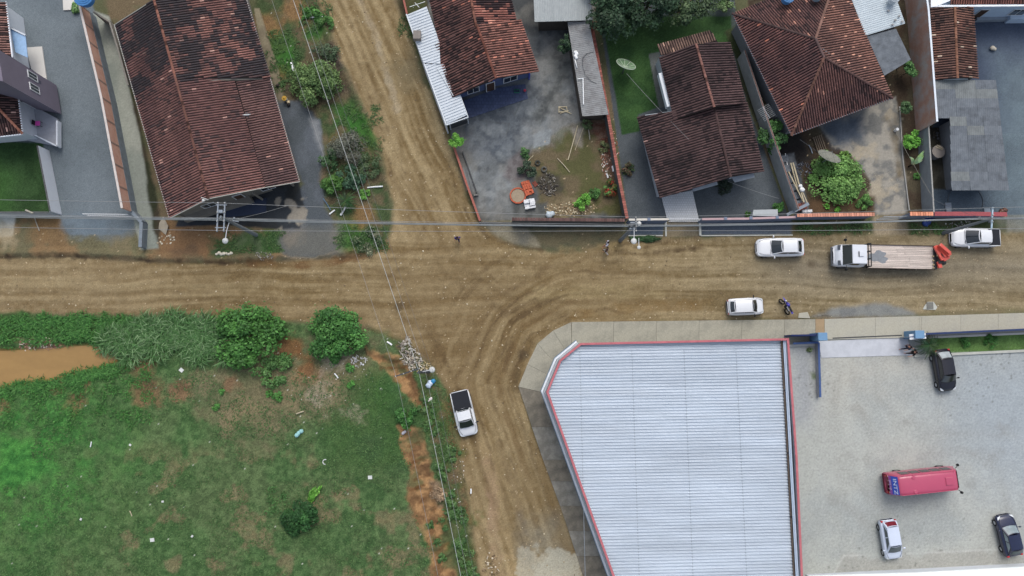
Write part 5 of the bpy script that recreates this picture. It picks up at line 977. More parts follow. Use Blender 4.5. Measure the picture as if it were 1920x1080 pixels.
def tussock(cx, cy, rad, n, L0, cols, mb, r_):
    for k in range(n):
        a = r_.rand()*6.283; rr = rad*r_.rand()**.6; x, y = cx+math.cos(a)*rr, cy+math.sin(a)*rr; b = r_.rand()*6.283 if r_.rand() < .4 else a+r_.randn()*.7; L_ = L0*(.5+.7*r_.rand()); z = gz_at(x, y)-.03
        dx, dy = math.cos(b), math.sin(b); w_ = .018+.016*r_.rand(); c = cols[r_.randint(len(cols))]; f = .7+.6*r_.rand(); c = (c[0]*f, c[1]*f, c[2]*f); s = (-dy*w_, dx*w_)
        p = [(x, y, z), (x+dx*L_*.25, y+dy*L_*.25, z+L_*.55), (x+dx*L_*.65, y+dy*L_*.65, z+L_*.62), (x+dx*L_, y+dy*L_, z+L_*.35)]; k0 = len(mb.v)
        for i, q in enumerate(p): ww = (1, 1.1, .8, .15)[i]; mb.v += [(q[0]-s[0]*ww, q[1]-s[1]*ww, q[2]), (q[0]+s[0]*ww, q[1]+s[1]*ww, q[2])]; mb.c += [c, c]
        mb.f += [(k0+2*i, k0+2*i+1, k0+2*i+3, k0+2*i+2) for i in range(3)]
    mb.usec = True
# verge beside the north road
plant('round_bush', 'large round olive green bush beside the north road', 590, 152, 2.4, 2.4, 8500, .12, OLV, 1, clumps=22)
plant('bare_bush', 'greyish half bare bush below the large olive one', 652, 275, 2.1, 1.7, 3600, .09, GRY, 2, clumps=12)
plant('green_shrub', 'bright green shrub touching the grey drive left of the palm', 625, 343, 1.35, 1.5, 1500, .13, [S(72, 106, 48), S(58, 90, 44)], 3)
plant('dark_shrub', 'dark blue green shrub in the middle of the roadside garden', 655, 335, 1.45, 1.4, 1800, .12, [S(46, 70, 52), S(56, 82, 60)], 4)
plant('thin_shrub', 'loose dark green shrub above the roadside palm', 618, 300, 1.1, 1.1, 1000, .11, [S(50, 76, 48), S(62, 88, 54)], 5)
plant('weedy_shrub', 'sprawling green grey shrub at the road edge under the wires', 692, 312, 1.3, .8, 1200, .1, [S(70, 84, 58), S(60, 80, 52)], 6)
plant('light_shrub', 'small light green shrub right of the roadside palm', 682, 362, .6, .7, 420, .12, [S(88, 130, 60), S(76, 116, 52)], 7)
palm('cycad_palm', 'low dark palm with radiating fronds beside the grey drive', 648, 377, 1.25, 22, S(50, 72, 42), .7)
plant('leafy_shrub', 'leafy green shrub at the top of the roadside garden', 585, 25, 1.0, .8, 700, .16, [S(74, 116, 56), S(60, 98, 48)], 8, clumps=7)
plant('low_shrub', 'low leafy shrub right of the white pipe by the north road', 612, 45, .8, .6, 450, .15, [S(80, 116, 60), S(62, 94, 50)], 9)
plant('ground_creeper', 'dark creeping shrub at the corner of the roadside garden', 690, 452, 1.5, .5, 1500, .1, [S(56, 78, 48), S(48, 70, 44), S(110, 110, 90)], 10, trunk=False)
plant('small_wire_shrub', 'scrubby grey green shrub under the wires above the olive bush', 610, 95, 1.5, .7, 1200, .09, [S(74, 88, 66), S(60, 78, 54)], 11)
plant('corner_tree', 'small bright round tree at the corner of the concrete yard', 854, 262, .82, .9, 1500, .1, BRT, 12, cat='tree', base=1.4)
plant('wall_tree', 'dark feathery tree beside the lean to in the concrete yard', 1061, 80, .85, 1.3, 900, .13, DGR, 13, cat='tree', base=1.6)
plant('yard_bush', 'dark round bush in the middle of the rubble yard', 989, 317, .95, 1.2, 1300, .1, [S(62, 76, 60), S(50, 66, 50)], 14)
plant('yard_shrub', 'leafy green shrub at the top of the dark yard bush', 983, 288, .6, .8, 420, .14, [S(72, 104, 60), S(56, 84, 50)], 15)
plant('lime_bush', 'lime green bush near the front wall of the rubble yard', 1093, 378, .95, 1.0, 1500, .09, BRT, 16)
plant('mixed_bush', 'green bush between the lime bush and the flowering one', 1115, 362, .65, .8, 600, .12, [S(80, 118, 64), S(64, 96, 50)], 17)
plant('flowering_bush', 'green bush with red flowers against the tile coped wall', 1142, 352, .85, 1.0, 900, .12, [S(72, 106, 54), S(60, 92, 48), S(150, 44, 44)], 18)
plant('hedge_bush', 'dark green bush with red tips on the gravel path by the wall', 1178, 316, .65, .7, 800, .1, [S(62, 84, 54), S(50, 72, 46), S(84, 60, 52)], 19)
plant('weed_clump', 'ragged weeds at the foot of the lean to', 1103, 232, .6, .5, 360, .12, [S(70, 88, 56), S(90, 96, 66)], 20, trunk=False)
plant('weed_clump', 'ragged weeds on the broken bricks in the rubble yard', 1132, 275, .6, .4, 300, .12, [S(74, 92, 58), S(100, 100, 70)], 21, trunk=False)
# big trees behind the lawn
plant('dark_tree', 'big dark green tree overhanging the top of the lawn, left one', 1150, 5, 3.3, 3.2, 7500, .17, DGR, 22, cat='tree', base=2.4, clumps=20)
plant('dark_tree', 'big dark tree at the top edge between the lawn and the brown roof', 1222, -8, 2.9, 3.0, 6500, .17, DGR, 23, cat='tree', base=2.2, clumps=18)
plant('olive_tree', 'loose olive green tree at the top edge left of the hip roof', 1295, 2, 2.4, 2.6, 4200, .15, [S(60, 78, 52), S(74, 90, 60), S(50, 68, 46)], 24, cat='tree', base=1.8, clumps=15)
plant('light_tree', 'lighter green bush at the top edge beside the hip roof corner', 1365, 3, 1.3, 1.2, 1400, .14, [S(76, 104, 60), S(92, 110, 74)], 25, base=.8)
plant('hip_roof_bush', 'leafy bush growing under the left corner of the hip roof house', 1450, 255, 1.55, 1.8, 2200, .15, [S(60, 92, 50), S(72, 110, 56), S(50, 78, 46)], 26, clumps=12, base=.3)
plant('garden_bush', 'pale green shrub mass filling the garden left of the driveway', 1569, 332, 2.3, 1.1, 6500, .13, [S(92, 128, 66), S(80, 116, 58), S(106, 140, 78)], 27, clumps=26, elong=(-.25, 1.15), spread=.85)
plant('garden_shrub', 'small shrub at the lower right corner of the leafy garden', 1622, 378, .8, .8, 700, .12, [S(84, 120, 62), S(72, 106, 54)], 28)
plant('garden_seedling', 'small seedling on the bare soil behind the tile capped wall', 1551, 386, .3, .3, 90, .12, BRT, 29, trunk=False); plant('garden_seedling', 'small seedling right of centre on the bare soil behind the tile capped wall', 1571, 393, .35, .3, 110, .12, BRT, 30, trunk=False)
plant('dish_shrub', 'green shrub right behind the satellite dish of the hip roof house', 1585, 292, .6, .7, 350, .13, [S(72, 100, 54), S(96, 128, 60)], 34)
plant('bench_shrub', 'leafy shrub right of the pale concrete counter', 1462, 388, .6, .7, 380, .15, [S(66, 108, 50), S(52, 86, 44)], 31); plant('bench_shrub', 'tiny shrub left of the pale concrete counter', 1403, 401, .3, .4, 110, .13, [S(66, 100, 50)], 32)
plant('window_plant', 'dark spiky plant against the front of the brown roofed house', 1358, 350, .95, .5, 600, .13, [S(46, 56, 44), S(38, 50, 40)], 33)
plant('strip_tree', 'topmost small tree in the planted strip beside the tall brick wall', 1707, 130, .85, .9, 800, .14, [S(66, 100, 58), S(80, 116, 66)], 35, cat='tree', base=1.2)
plant('strip_tree', 'middle small dark tree in the planted strip beside the brick wall', 1699, 200, .8, .8, 560, .14, [S(58, 82, 52), S(70, 94, 60)], 36, cat='tree', base=1.0)
plant('strip_tree', 'lowest small tree, bright green, in the strip beside the driveway', 1712, 260, .95, .7, 900, .14, BRT, 37, cat='tree', base=.7)
plant('strip_weed', 'tuft of weeds at the foot of the low grey wall', 1720, 330, .35, .3, 150, .12, GRN, 38, trunk=False)
r = T('banana_leaves', 'long pale banana leaves arching over the planted strip', 'plant', W(1722, 303)); q = W(1712, 308, .8); mb = MB()
for a, L_ in ((.9, 1.9), (.7, 1.5), (.5, 1.1), (2.0, .8)):
    c = S(116, 144, 104); 
    for i in range(5):
        t0, t1 = i/5, (i+1)/5; w0, w1 = .16*math.sin(math.pi*min(.98, t0+.05)), .16*math.sin(math.pi*min(.98, t1+.05)); p0 = Vector((q.x+math.cos(a)*L_*t0, q.y+math.sin(a)*L_*t0, .5+.6*math.sin(t0*2.6))); p1 = Vector((q.x+math.cos(a)*L_*t1, q.y+math.sin(a)*L_*t1, .5+.6*math.sin(t1*2.6))); s_ = Vector((-math.sin(a), math.cos(a), 0))
        mb.add([p0-s_*w0, p0+s_*w0, p1+s_*w1, p1-s_*w1], [(0, 1, 2, 3)], tuple(x*R.uniform(.8, 1.2) for x in c))
mb.build('leaf_cluster', M_LEAF, r); MB().tube([(q.x, q.y, 0), (q.x, q.y, .6)], .06).build('stem', M_LEAF, r)
plant('box_hedge', 'low dark trimmed hedge at the foot of the middle utility pole', 1210, 446, .42, .45, 1500, .08, [S(40, 66, 38), S(48, 76, 42)], 39, cat='hedge', elong=(0, 3.6), trunk=False, spread=.7)
plant('drive_weed', 'green weeds around the water tank by the driveway', 140, 12, .6, .8, 400, .13, [S(110, 140, 90), S(90, 124, 70)], 40)
# the field
plant('big_field_bush', 'largest dense green bush by the road edge, left of the round one', 467, 632, 3.1, 2.3, 7600, .16, [S(58, 98, 44), S(72, 116, 54), S(46, 80, 38)], 41, clumps=22, elong=(0, 1.15))
plant('round_field_bush', 'dense round green bush between the dirt road and the clay gully', 630, 628, 2.75, 2.4, 6800, .15, [S(60, 102, 48), S(74, 118, 58), S(48, 86, 42)], 42, clumps=20)
plant('trailing_bush', 'low trailing greenery spreading down from the large field bush', 512, 690, 1.6, .6, 1300, .14, [S(60, 96, 48), S(76, 108, 60)], 43, trunk=False, spread=.95)
plant('gully_bush', 'round leafy bush standing at the top of the lower clay gully', 762, 782, 1.05, 1.0, 1300, .13, [S(64, 108, 50), S(54, 92, 46)], 44)
plant('lone_bush', 'dark lone bush standing in the open grass field', 563, 973, 1.75, 1.5, 7000, .11, [S(40, 76, 38), S(34, 64, 34), S(50, 88, 44)], 45, clumps=16)
plant('bright_weed', 'bright yellow green weed trailing above the lone field bush', 588, 925, .5, .4, 260, .13, BRT, 46, trunk=False, elong=(.9, 2)); plant('bright_weed', 'patch of bright weeds left of the lone field bush', 515, 942, 1.3, .15, 420, .09, [S(66, 104, 54), S(58, 92, 50)], 47, trunk=False, spread=.95)
for i, (x, y, s_, l_) in enumerate([(148, 782, .5, ''), (520, 745, .55, 'leafy weed in the middle of the bare patch of the field'), (505, 738, .35, 'tiny weed left of the leafy one in the bare patch'), (658, 722, .4, 'weed near the rubbish below the round field bush'), (700, 830, .0, ''), (405, 765, .4, 'weed beside litter at the left end of the bare patch'), (415, 735, .3, 'yellow green weed above the litter of the bare patch'), (655, 690, .5, 'weeds at the foot of the round field bush'), (545, 820, 0, '')]):
    if s_ and l_: plant('field_weed', l_, x, y, s_, .3, int(500*s_), .12, [S(76, 124, 58), S(62, 104, 50)], 60+i, trunk=False, group='weeds in the field', cat='weed')
for i, (x, y, s_) in enumerate([(800, 762, .8), (812, 800, .8), (845, 850, .9), (830, 885, .8), (850, 975, 1.2), (868, 1030, 1.1), (845, 935, .7), (880, 1075, .9), (806, 985, .35), (818, 1020, .4), (828, 1050, .4)]):
    nm = ['beside the pickup nose', 'left of the white pickup', 'below the white pickup', 'beside the bare gravelly mound', 'lower down the roadside bank', 'near the bottom of the roadside bank', 'above the gravelly mound', 'at the bottom edge of the bank', 'inside the lower clay gully', 'halfway down the lower gully', 'at the lower end of the gully'][i]
    plant('bank_weed', 'low green weeds '+nm, x, y, s_, .35, int(800*s_), .11, [S(64, 96, 50), S(54, 82, 46), S(84, 108, 66)], 80+i, trunk=False, group='weeds on the roadside bank', cat='weed', spread=.95)
plant('brown_mound', 'rounded mound of dry brown cuttings beside the clay gully', 824, 927, 1.0, .35, 2600, .07, [S(142, 122, 98), S(122, 102, 80), S(160, 140, 114)], 95, trunk=False, spread=.6, clumps=10, cat='mound')
# tall grass along the creek (nobody could count the blades)
r_ = np.random.RandomState(9); mb = MB(); TG = [S(84, 118, 72), S(70, 108, 60), S(110, 138, 96), S(60, 96, 50), S(66, 104, 54)]
for (x, y, s_, n_) in [(300, 628, 1.6, 520), (250, 632, 1.4, 460), (215, 640, 1.2, 380), (340, 622, 1.5, 480), (375, 630, 1.3, 420), (240, 655, 1.2, 330), (290, 650, 1.3, 380), (400, 640, 1.1, 300), (360, 650, 1.1, 260), (320, 610, 1.2, 260), (380, 612, 1.0, 220), (372, 668, .8, 130), (425, 668, .8, 120), (205, 630, .7, 120), (270, 612, 1.0, 200), (190, 648, .5, 90)]:
    p = W(x, y, .5); tussock(p.x, p.y, s_, int(n_*1.25), .95, TG, mb, r_)
o = mb.build('tall_grass', M_LEAF, None, local=True, smooth=True); props(o, 'dense tall grass arching over the creek bank', 'grass', None, 'stuff')
mb = MB(); FG = [S(62, 112, 48), S(52, 96, 44), S(76, 122, 60)]
def clump(cx, cy, s_, n_, L0): tussock(cx, cy, s_, n_, L0, FG, mb, r_)
for k in range(210):
    x, y = r_.uniform(0, 290), r_.uniform(595, 800); p = W(x, y)
    i, j = int((p.x+56)/G), int((p.y+23.5)/G)
    if CL[i, j] == 2 and (y < 650 or r_.rand() < .8): clump(p.x, p.y, .45, 26, .32)
for k in range(90):
    x, y = r_.uniform(0, 290), r_.uniform(592, 640); p = W(x, y)
    if CL[int((p.x+56)/G), int((p.y+23.5)/G)] == 2: clump(p.x, p.y, .45, 34, .42)
for k in range(60): t = r_.rand(); x = 240*t; y = 732-42*t+r_.randn()*6+(4 if t < .5 else 0); p = W(x, y); clump(p.x, p.y, .4, 40, .4)
for k in range(5200):
    x, y = r_.uniform(0, 850), r_.uniform(700, 1085); p = W(x, y)
    if CL[int((p.x+56)/G), int((p.y+23.5)/G)] == 2 and fbm(np.array([p.x]), np.array([p.y]), 2.5, 55, 3)[0] > .40: tussock(p.x, p.y, .25, 6, .17, [S(60, 92, 50), S(84, 112, 66), S(54, 84, 44), S(72, 102, 56)], mb, r_)
for (x0, y0, x1, y1, n_) in [(500, 60, 560, 170, 60), (640, 200, 715, 320, 70), (630, 430, 730, 470, 40), (495, 435, 530, 472, 26), (405, 440, 500, 475, 24), (752, 30, 775, 70, 12), (565, -5, 620, 60, 30), (1500, 420, 1630, 436, 40), (1712, 424, 1800, 436, 30)]:
    for k in range(n_): p = W(r_.uniform(x0, x1), r_.uniform(y0, y1)); tussock(p.x, p.y, .3, 16, .25, [S(62, 92, 48), S(74, 100, 56), S(54, 82, 44)], mb, r_)
o = mb.build('ground_cover', M_LEAF, None, local=True, smooth=True); props(o, 'short tufts of grass and weeds on the field and verges', 'grass', None, 'stuff')
palm('parking_palm', 'dark palm with long radiating fronds in the parking grass strip', 1742, 647, 1.25, 26, S(40, 62, 34), 1.1)
plant('strip_shrub', 'round low shrub in the grass strip right of the black car', 1810, 643, .6, .45, 420, .1, [S(66, 112, 52), S(56, 96, 46)], 97); plant('strip_shrub', 'wider low shrub farther right in the parking grass strip', 1860, 640, .75, .45, 520, .1, [S(66, 116, 52), S(58, 100, 48)], 98)
plant('court_plant', 'small potted plant in the corner of the blue walled court', 1519, 655, .28, .4, 130, .1, [S(96, 112, 78)], 99)
# ------------------------------------------------------------------ vehicles (local axes: x forward, z up)
M_TYRE = mat('tyre_rubber', S(34, 34, 36), rough=.9, var=.1); M_RIM = mat('rim_metal', S(176, 180, 184), rough=.35, metal=.5, var=.08); M_BLK = mat('black_trim', S(26, 28, 30), rough=.55, var=.1)
M_HL = mat('headlamp', S(206, 212, 216), rough=.15, var=.1, spec=.6); M_TL = mat('tail_lamp', S(176, 26, 34), rough=.25, var=.1, spec=.6)
def paintm(n, c, r=.32): return mat('paint_'+n, c, rough=r, var=.05, scale=1.2, fine=.02, spec=.5, coat=.5)
def wheel(par, x, y, r=.31, w_=.2):
    o = T('wheel', None, None, (x, y, r)); o.parent = par; s = 1 if y > 0 else -1
    mb = MB(); k = 20
    prof = [(r*.6, w_*.5), (r*.92, w_*.5), (r, w_*.36), (r, -w_*.36), (r*.92, -w_*.5), (r*.6, -w_*.5)]; vs = [(a*math.cos(2*math.pi*j/k), b, a*math.sin(2*math.pi*j/k)) for j in range(k) for a, b in prof]; n_ = len(prof)
    mb.add(vs, [(j*n_+i, j*n_+i+1, ((j+1) % k)*n_+i+1, ((j+1) % k)*n_+i) for j in range(k) for i in range(n_-1)]); mb.build('tyre', M_TYRE, o, local=True, smooth=True)
    rb = MB(); vs = [(r*.62*math.cos(2*math.pi*j/k), s*w_*.38, r*.62*math.sin(2*math.pi*j/k)) for j in range(k)]+[(0, s*w_*.5, 0)]; rb.add(vs, [(j, (j+1) % k, k) for j in range(k)]); rb.build('rim', M_RIM, o, local=True)
    bpy.data.objects.remove(bpy.data.objects[o.name]) if False else None
    return o
def place(name, label, cat, front, rear, h=.7, group=None):
    a, b = W(*front, h), W(*rear, h); c = (a+b)/2; d = a-b
    r = T(name, label, cat, (c.x, c.y, gz_at(c.x, c.y)+.01), math.atan2(d.y, d.x), group); return r, d.to_2d().length
def grid(mb, rows, close=False):
    m = len(rows[0]); k0 = len(mb.v)
    for r_ in rows: mb.v += [tuple(p) for p in r_]; mb.c += [(1, 1, 1)]*m
    mb.f += [(k0+i*m+j, k0+i*m+j+1, k0+(i+1)*m+j+1, k0+(i+1)*m+j) for i in range(len(rows)-1) for j in range(m-1)]
def car(name, label, front, rear, wd, ws, pm, kind='hatch', Hh=1.45, group=None, gm=None, zb=.92, cat='car', bed=None, glz=None):
    """ws = (cowl, roof front, roof rear, tail base) as fractions of the length from the nose"""
    r, L_ = place(name, label, cat, front, rear, .75, group); X0 = L_/2; f = lambda t: X0-t*L_; hw = wd/2; gm = gm or glass()
    # lower body as a lofted hull
    tz = [(0, .50), (.012, .62), (.05, .72), (.14, .80), (ws[0], zb-.02), (ws[1], zb), (.6, zb+.01), (.8, zb), (.93, zb-.02 if kind != 'sedan' else zb-.01), (.985, .80), (1, .62)]
    tw = [(0, .62), (.012, .76), (.05, .90), (.14, .98), (.3, 1), (.6, 1), (.8, .99), (.93, .95), (.985, .86), (1, .74)]
    def ip(T_, t):
        for (a, x), (b, y) in zip(T_, T_[1:]):
            if t <= b: return x+(y-x)*(t-a)/(b-a+1e-9)
        return T_[-1][1]
    mb = MB(); rows = []
    for t in [0, .012, .05, .1, .16, .22, .3, .4, .5, .6, .7, .8, .87, .93, .97, .985, 1]:
        w_ = hw*ip(tw, t); z = ip(tz, t); x = f(t); row = [(.0, .2), (.8*w_, .2), (.97*w_, .3), (w_, .5), (w_*.99, z-.17), (w_*.95, z-.05), (w_*.84, z+.0), (w_*.6, z+.025), (0, z+.045)]
        rows.append([(x, y, zz) for y, zz in row]+[(x, -y, zz) for y, zz in reversed(row[:-1])])
    grid(mb, rows); m = len(rows[0]); mb.f += [tuple(range(m-1)), tuple((len(rows)-1)*m+j for j in reversed(range(m-1)))]; body = mb.build('body', pm, r, local=True, smooth=True)
    # cabin: roof skin and pillars with the glass set just proud of it
    yb, yr = hw*.86, hw*(.66 if kind != 'wagon' else .70); zr = Hh; A = [(f(ws[0]), yb*.92, zb+.02), (f(ws[1]), yr*.98, zr-.03), (f(ws[2]), yr*.97, zr-.04), (f(ws[3]), yb*.88, zb+.04)]
    def patch(c00, c01, c10, c11, bow, u0=0, u1=1, v0=0, v1=1, off=0, n_=6, m_=3):
        c00, c01, c10, c11, bow = map(Vector, (c00, c01, c10, c11, bow)); nr = (c10-c00).cross(c01-c00).normalized(); nr = nr if nr.dot(bow) >= 0 or bow.length == 0 else -nr; rws = []
        for i in range(m_+1):
            v = v0+(v1-v0)*i/m_; rw = []
            for j in range(n_+1): u = u0+(u1-u0)*j/n_; p = (c00*(1-u)+c01*u)*(1-v)+(c10*(1-u)+c11*u)*v; rw.append(p+bow*(1-(2*u-1)**2)+nr*off)
            rws.append(rw)
        return rws
    L = lambda p: (p[0], p[1], p[2]); Mi = lambda p: (p[0], -p[1], p[2]); cb = MB()
    ws_ = (L(A[0]), Mi(A[0]), L(A[1]), Mi(A[1]), (.12, 0, .03)); rf_ = (L(A[1]), Mi(A[1]), L(A[2]), Mi(A[2]), (0, 0, .06)); rg_ = (L(A[2]), Mi(A[2]), L(A[3]), Mi(A[3]), (-.07, 0, .03))
    for P_ in (ws_, rf_, rg_): grid(cb, patch(*P_))
    for s in (1, -1):
        q = [(a[0], a[1]*s, a[2]) for a in A]; cb.add(q, [(0, 1, 2, 3)])
    cab = cb.build('cabin_roof', pm, r, local=True, smooth=False)
    gb = MB(); grid(gb, patch(*ws_, .05, .95, .04, .93, .012)); gb.build('windshield', gm, r, local=True, smooth=True)
    gb = MB(); grid(gb, patch(*rg_, .09, .91, .12, .85 if kind != 'wagon' else .8, .012)); gb.build('rear_window', glz or gm, r, local=True, smooth=True)
    for s in (1, -1):
        q = [Vector((a[0], a[1]*s, a[2])) for a in A]; n_ = (q[1]-q[0]).cross(q[2]-q[0]).normalized(); n_ = n_ if n_.y*s > 0 else -n_; cen = sum(q, Vector())/4; lo = .045
        def pt(u, v): a = q[0].lerp(q[3], u); b_ = q[1].lerp(q[2], u); return a.lerp(b_, v)+n_*.014
        for (u0, u1, e0, e1) in (((.05, .46, .12, .0), (.5, .92, 0, .16)) if kind != 'pickup' else ((.06, .52, .14, 0), (.57, .93, 0, .02))):
            g = MB(); g.add([pt(u0, .14), pt(u1, .14), pt(u1-e1, .84), pt(u0+e0, .84)], [(0, 1, 2, 3)]); g.build('side_window', gm, r, local=True)
        mi = MB(); mi.ball((f(ws[0])-.18, s*(hw+.11), zb+.06), .13, .09, 8, 5); mi.xform(Matrix.Translation((f(ws[0])-.18, s*(hw+.11), 0)) @ Matrix.Diagonal((.55, 1, 1, 1)) @ Matrix.Translation((-(f(ws[0])-.18), -s*(hw+.11), 0)))
        mi.tube([(f(ws[0])-.16, s*hw*.92, zb), (f(ws[0])-.18, s*(hw+.02), zb+.04)], .03); mi.build('side_mirror', pm if 'black' not in label and 'wagon' not in kind else M_BLK, r, local=True, smooth=True)
        hl = MB(); hl.add([(f(.012)+.01, s*hw*.45, .66), (f(.03), s*hw*.80, .68), (f(.10), s*hw*.90, .765), (f(.055), s*hw*.62, .775)], [(0, 1, 2, 3)]); hl.xform(Matrix.Translation((.012, s*.006, .02))); hl.build('headlight', M_HL, r, local=True)
        tl = MB(); tl.box(f(.995), f(.955), min(s*hw*.62, s*hw*.84), max(s*hw*.62, s*hw*.84), .55, zb-(.14 if pm is WHT else .05)); tl.build('tail_light', M_TL, r, local=True, bevel=.02)
        wheel(r, f(.17), s*(hw-.1)); wheel(r, f(.81), s*(hw-.1))
        ar = MB()
        for t in (.17, .81): pts = [(f(t)+.37*math.cos(a), s*(hw+.0), .31+.37*math.sin(a)) for a in [math.pi*j/8 for j in range(9)]]; 
        dl = MB(); dl.box(f(ws[2])+.02, f(ws[0])-.2, min(s*(hw-.01), s*(hw+.012)), max(s*(hw-.01), s*(hw+.012)), .42, .46); dl.build('door_trim', M_BLK, r, local=True)
    for nm_, pts_ in (('hood_seam', [(f(ws[0]*.9), -hw*.74, zb+.012), (f(ws[0]*.93), 0, zb+.045), (f(ws[0]*.9), hw*.74, zb+.012)]), ('trunk_seam', [(f(min(.985, ws[3]+.012)), -hw*.7, zb+.01), (f(min(.99, ws[3]+.014)), 0, zb+.03), (f(min(.985, ws[3]+.012)), hw*.7, zb+.01)])):
        if nm_ == 'trunk_seam' and bed: continue
        sm_ = MB(); sm_.tube(pts_, .014, 4); sm_.build(nm_, M_BLK, r, local=True)
    for s in (1, -1): sm_ = MB(); sm_.tube([(f(.045), s*hw*.62, .775), (f(.14), s*hw*.80, .84), (f(ws[0]*.92), s*hw*.84, zb-.03)], .011, 4); sm_.build('fender_seam', M_BLK, r, local=True)
    wp = MB(); wp.tube([(f(ws[0])+.06, hw*.5, zb+.06), (f(ws[0])+.02, -hw*.05, zb+.1)], .012, 4); wp.tube([(f(ws[0])+.06, -hw*.1, zb+.1), (f(ws[0])+.02, -hw*.6, zb+.06)], .012, 4); wp.build('wiper', M_BLK, r, local=True)
    gr_ = MB(); gr_.box(f(.006), f(-.004), -hw*.42, hw*.42, .38, .58); gr_.build('grille', M_BLK, r, local=True, bevel=.02)
    bp = MB(); bp.box(f(1.006), f(.985), -hw*.7, hw*.7, .32, .42); bp.build('rear_bumper', M_BLK, r, local=True, bevel=.02)
    if bed:
        x0, x1 = f(bed), f(.985); bb = MB(); bb.box(x1, x0, -hw*.84, hw*.84, zb+.03, zb+.075); bb.build('bed_cover', mat('tonneau', S(30, 33, 40), rough=.75, var=.12), r, local=True, bevel=.03)
        for s in (1, -1): rl = MB(); rl.tube([(x0, s*hw*.90, zb+.05), (x1, s*hw*.88, zb+.04)], .045, 6); rl.build('bed_rail', pm, r, local=True, smooth=True)
        tg = MB(); tg.tube([(x1-.02, -hw*.8, zb+.03), (x1-.02, hw*.8, zb+.03)], .045, 6); tg.build('tailgate_edge', pm, r, local=True, smooth=True)
        if bed < .6: tb = MB(); tb.box(x0-.18, x0-.1, -hw*.84, hw*.84, zb+.075, zb+.14); tb.build('bed_bar', M_BLK, r, local=True, bevel=.02)
    return r, L_
WHT = paintm('white', S(208, 211, 214)); 
car('white_sedan', 'white sedan facing left on the dirt road in front of the pinkish wall', (1419.5, 464), (1508, 463), 1.78, (.30, .50, .80, .92), WHT, 'sedan', 1.45)
wg, _ = car('white_station_wagon', 'small boxy white wagon facing right near the kerb beside the motorbike', (1432.5, 573), (1365, 576), 1.62, (.24, .38, .84, .965), WHT, 'wagon', 1.42)
car('white_pickup', 'white pickup with black covered bed heading down the south road', (880, 817), (860.5, 733), 1.85, (.215, .37, .56, .60), WHT, 'pickup', 1.68, bed=.57, zb=1.0, cat='pickup')
car('white_pickup', 'white pickup facing left below the utility pole at the far right', (1785.5, 445), (1872, 446), 1.80, (.26, .49, .73, .76), WHT, 'pickup', 1.66, bed=.745, zb=1.0, cat='pickup')
car('black_hatchback', 'shiny black hatchback by the grass strip, red tail light towards the wall', (1779, 733), (1765, 655), 1.72, (.24, .40, .76, .95), paintm('black', S(16, 17, 28), .2), 'hatch', 1.50, glz=mat('clear_rear_glass', S(150, 158, 160), rough=.1, var=.3, scale=3, spec=.6))
car('silver_hatchback', 'silver white hatchback beside the red minibus, parked over the painted line', (1678, 1049), (1665, 975), 1.66, (.22, .40, .86, .975), paintm('silver', S(196, 206, 222)), 'hatch', 1.48, glz=mat('reddish_rear_glass', S(110, 40, 50), rough=.15, var=.5, scale=6), gm=mat('grey_glass', S(74, 84, 86), rough=.1, var=.15, spec=.6))
car('navy_sedan', 'dark navy car parked at the right edge of the lot facing up', (1884, 966), (1903, 1043), 1.72, (.27, .44, .80, .93), paintm('navy', S(26, 34, 62), .22), 'sedan', 1.45, gm=mat('bright_glass', S(120, 134, 138), rough=.1, var=.35, scale=2.5, spec=.6), glz=mat('green_glass', S(72, 84, 84), rough=.1, var=.15))
for nm in ('cowl_strip',):
    sn = MB(); sn.box(-.1, .55, -.34, -.3, 1.5, 1.5)
# ---- flat bed truck with a folded crane at its tail
tr, TL = place('flatbed_truck', 'long white cab flatbed truck with worn plank deck and folded red crane', 'truck', (1564.5, 479), (1757, 483), 1.2)
TWH = paintm('truck_white', S(206, 210, 216)); a = TL/2; hb = 1.12
mb = MB(); rows = []
for t, w_, z in [(0, .82, 1.0), (.1, .95, 1.25), (.3, 1.0, 1.45), (.55, 1.02, 1.6), (1.0, 1.02, 1.66), (1.5, 1.02, 1.7), (2.6, 1.02, 1.7)]: x = a-t; rows.append([(x, y*w_, zz) for y, zz in [(0, .5), (.92, .5), (1, .7), (1, z-.2), (.93, z-.04), (.7, z), (0, z+.02)]]+[(x, -y*w_, zz) for y, zz in [(.7, z), (.93, z-.04), (1, z-.2), (1, .7), (.92, .5)]])
grid(mb, rows); m = len(rows[0]); mb.f += [tuple(range(m)), tuple((len(rows)-1)*m+j for j in reversed(range(m)))]; cabb = mb.build('cab', TWH, tr, local=True, smooth=True)
mb = MB(); q = [(a-.64, .95, 1.58), (a-1.2, .88, 2.42), (a-2.5, .88, 2.46), (a-2.6, .96, 1.62)]; vs = q+[(x, -y, z) for x, y, z in q]; mb.add(vs, [(0, 1, 5, 4), (1, 2, 6, 5), (2, 3, 7, 6), (0, 3, 2, 1), (4, 5, 6, 7)]); mb.build('cab_roof', TWH, tr, local=True, bevel=.05)
mb = MB(); mb.box(a-2.2, a-1.75, -.22, .22, 2.46, 2.56); mb.build('roof_hatch', TWH, tr, local=True, bevel=.03); mb = MB(); mb.box(a-1.75, a-1.7, -.25, .25, 2.46, 2.53); mb.build('hatch_shadow_gap', M_BLK, tr, local=True)
mb = MB(); mb.add([(a-.60, .92, 1.62), (a-.60, -.92, 1.62), (a-1.14, -.86, 2.40), (a-1.14, .86, 2.40)], [(0, 1, 2, 3)]); mb.build('windshield', glass(), tr, local=True)
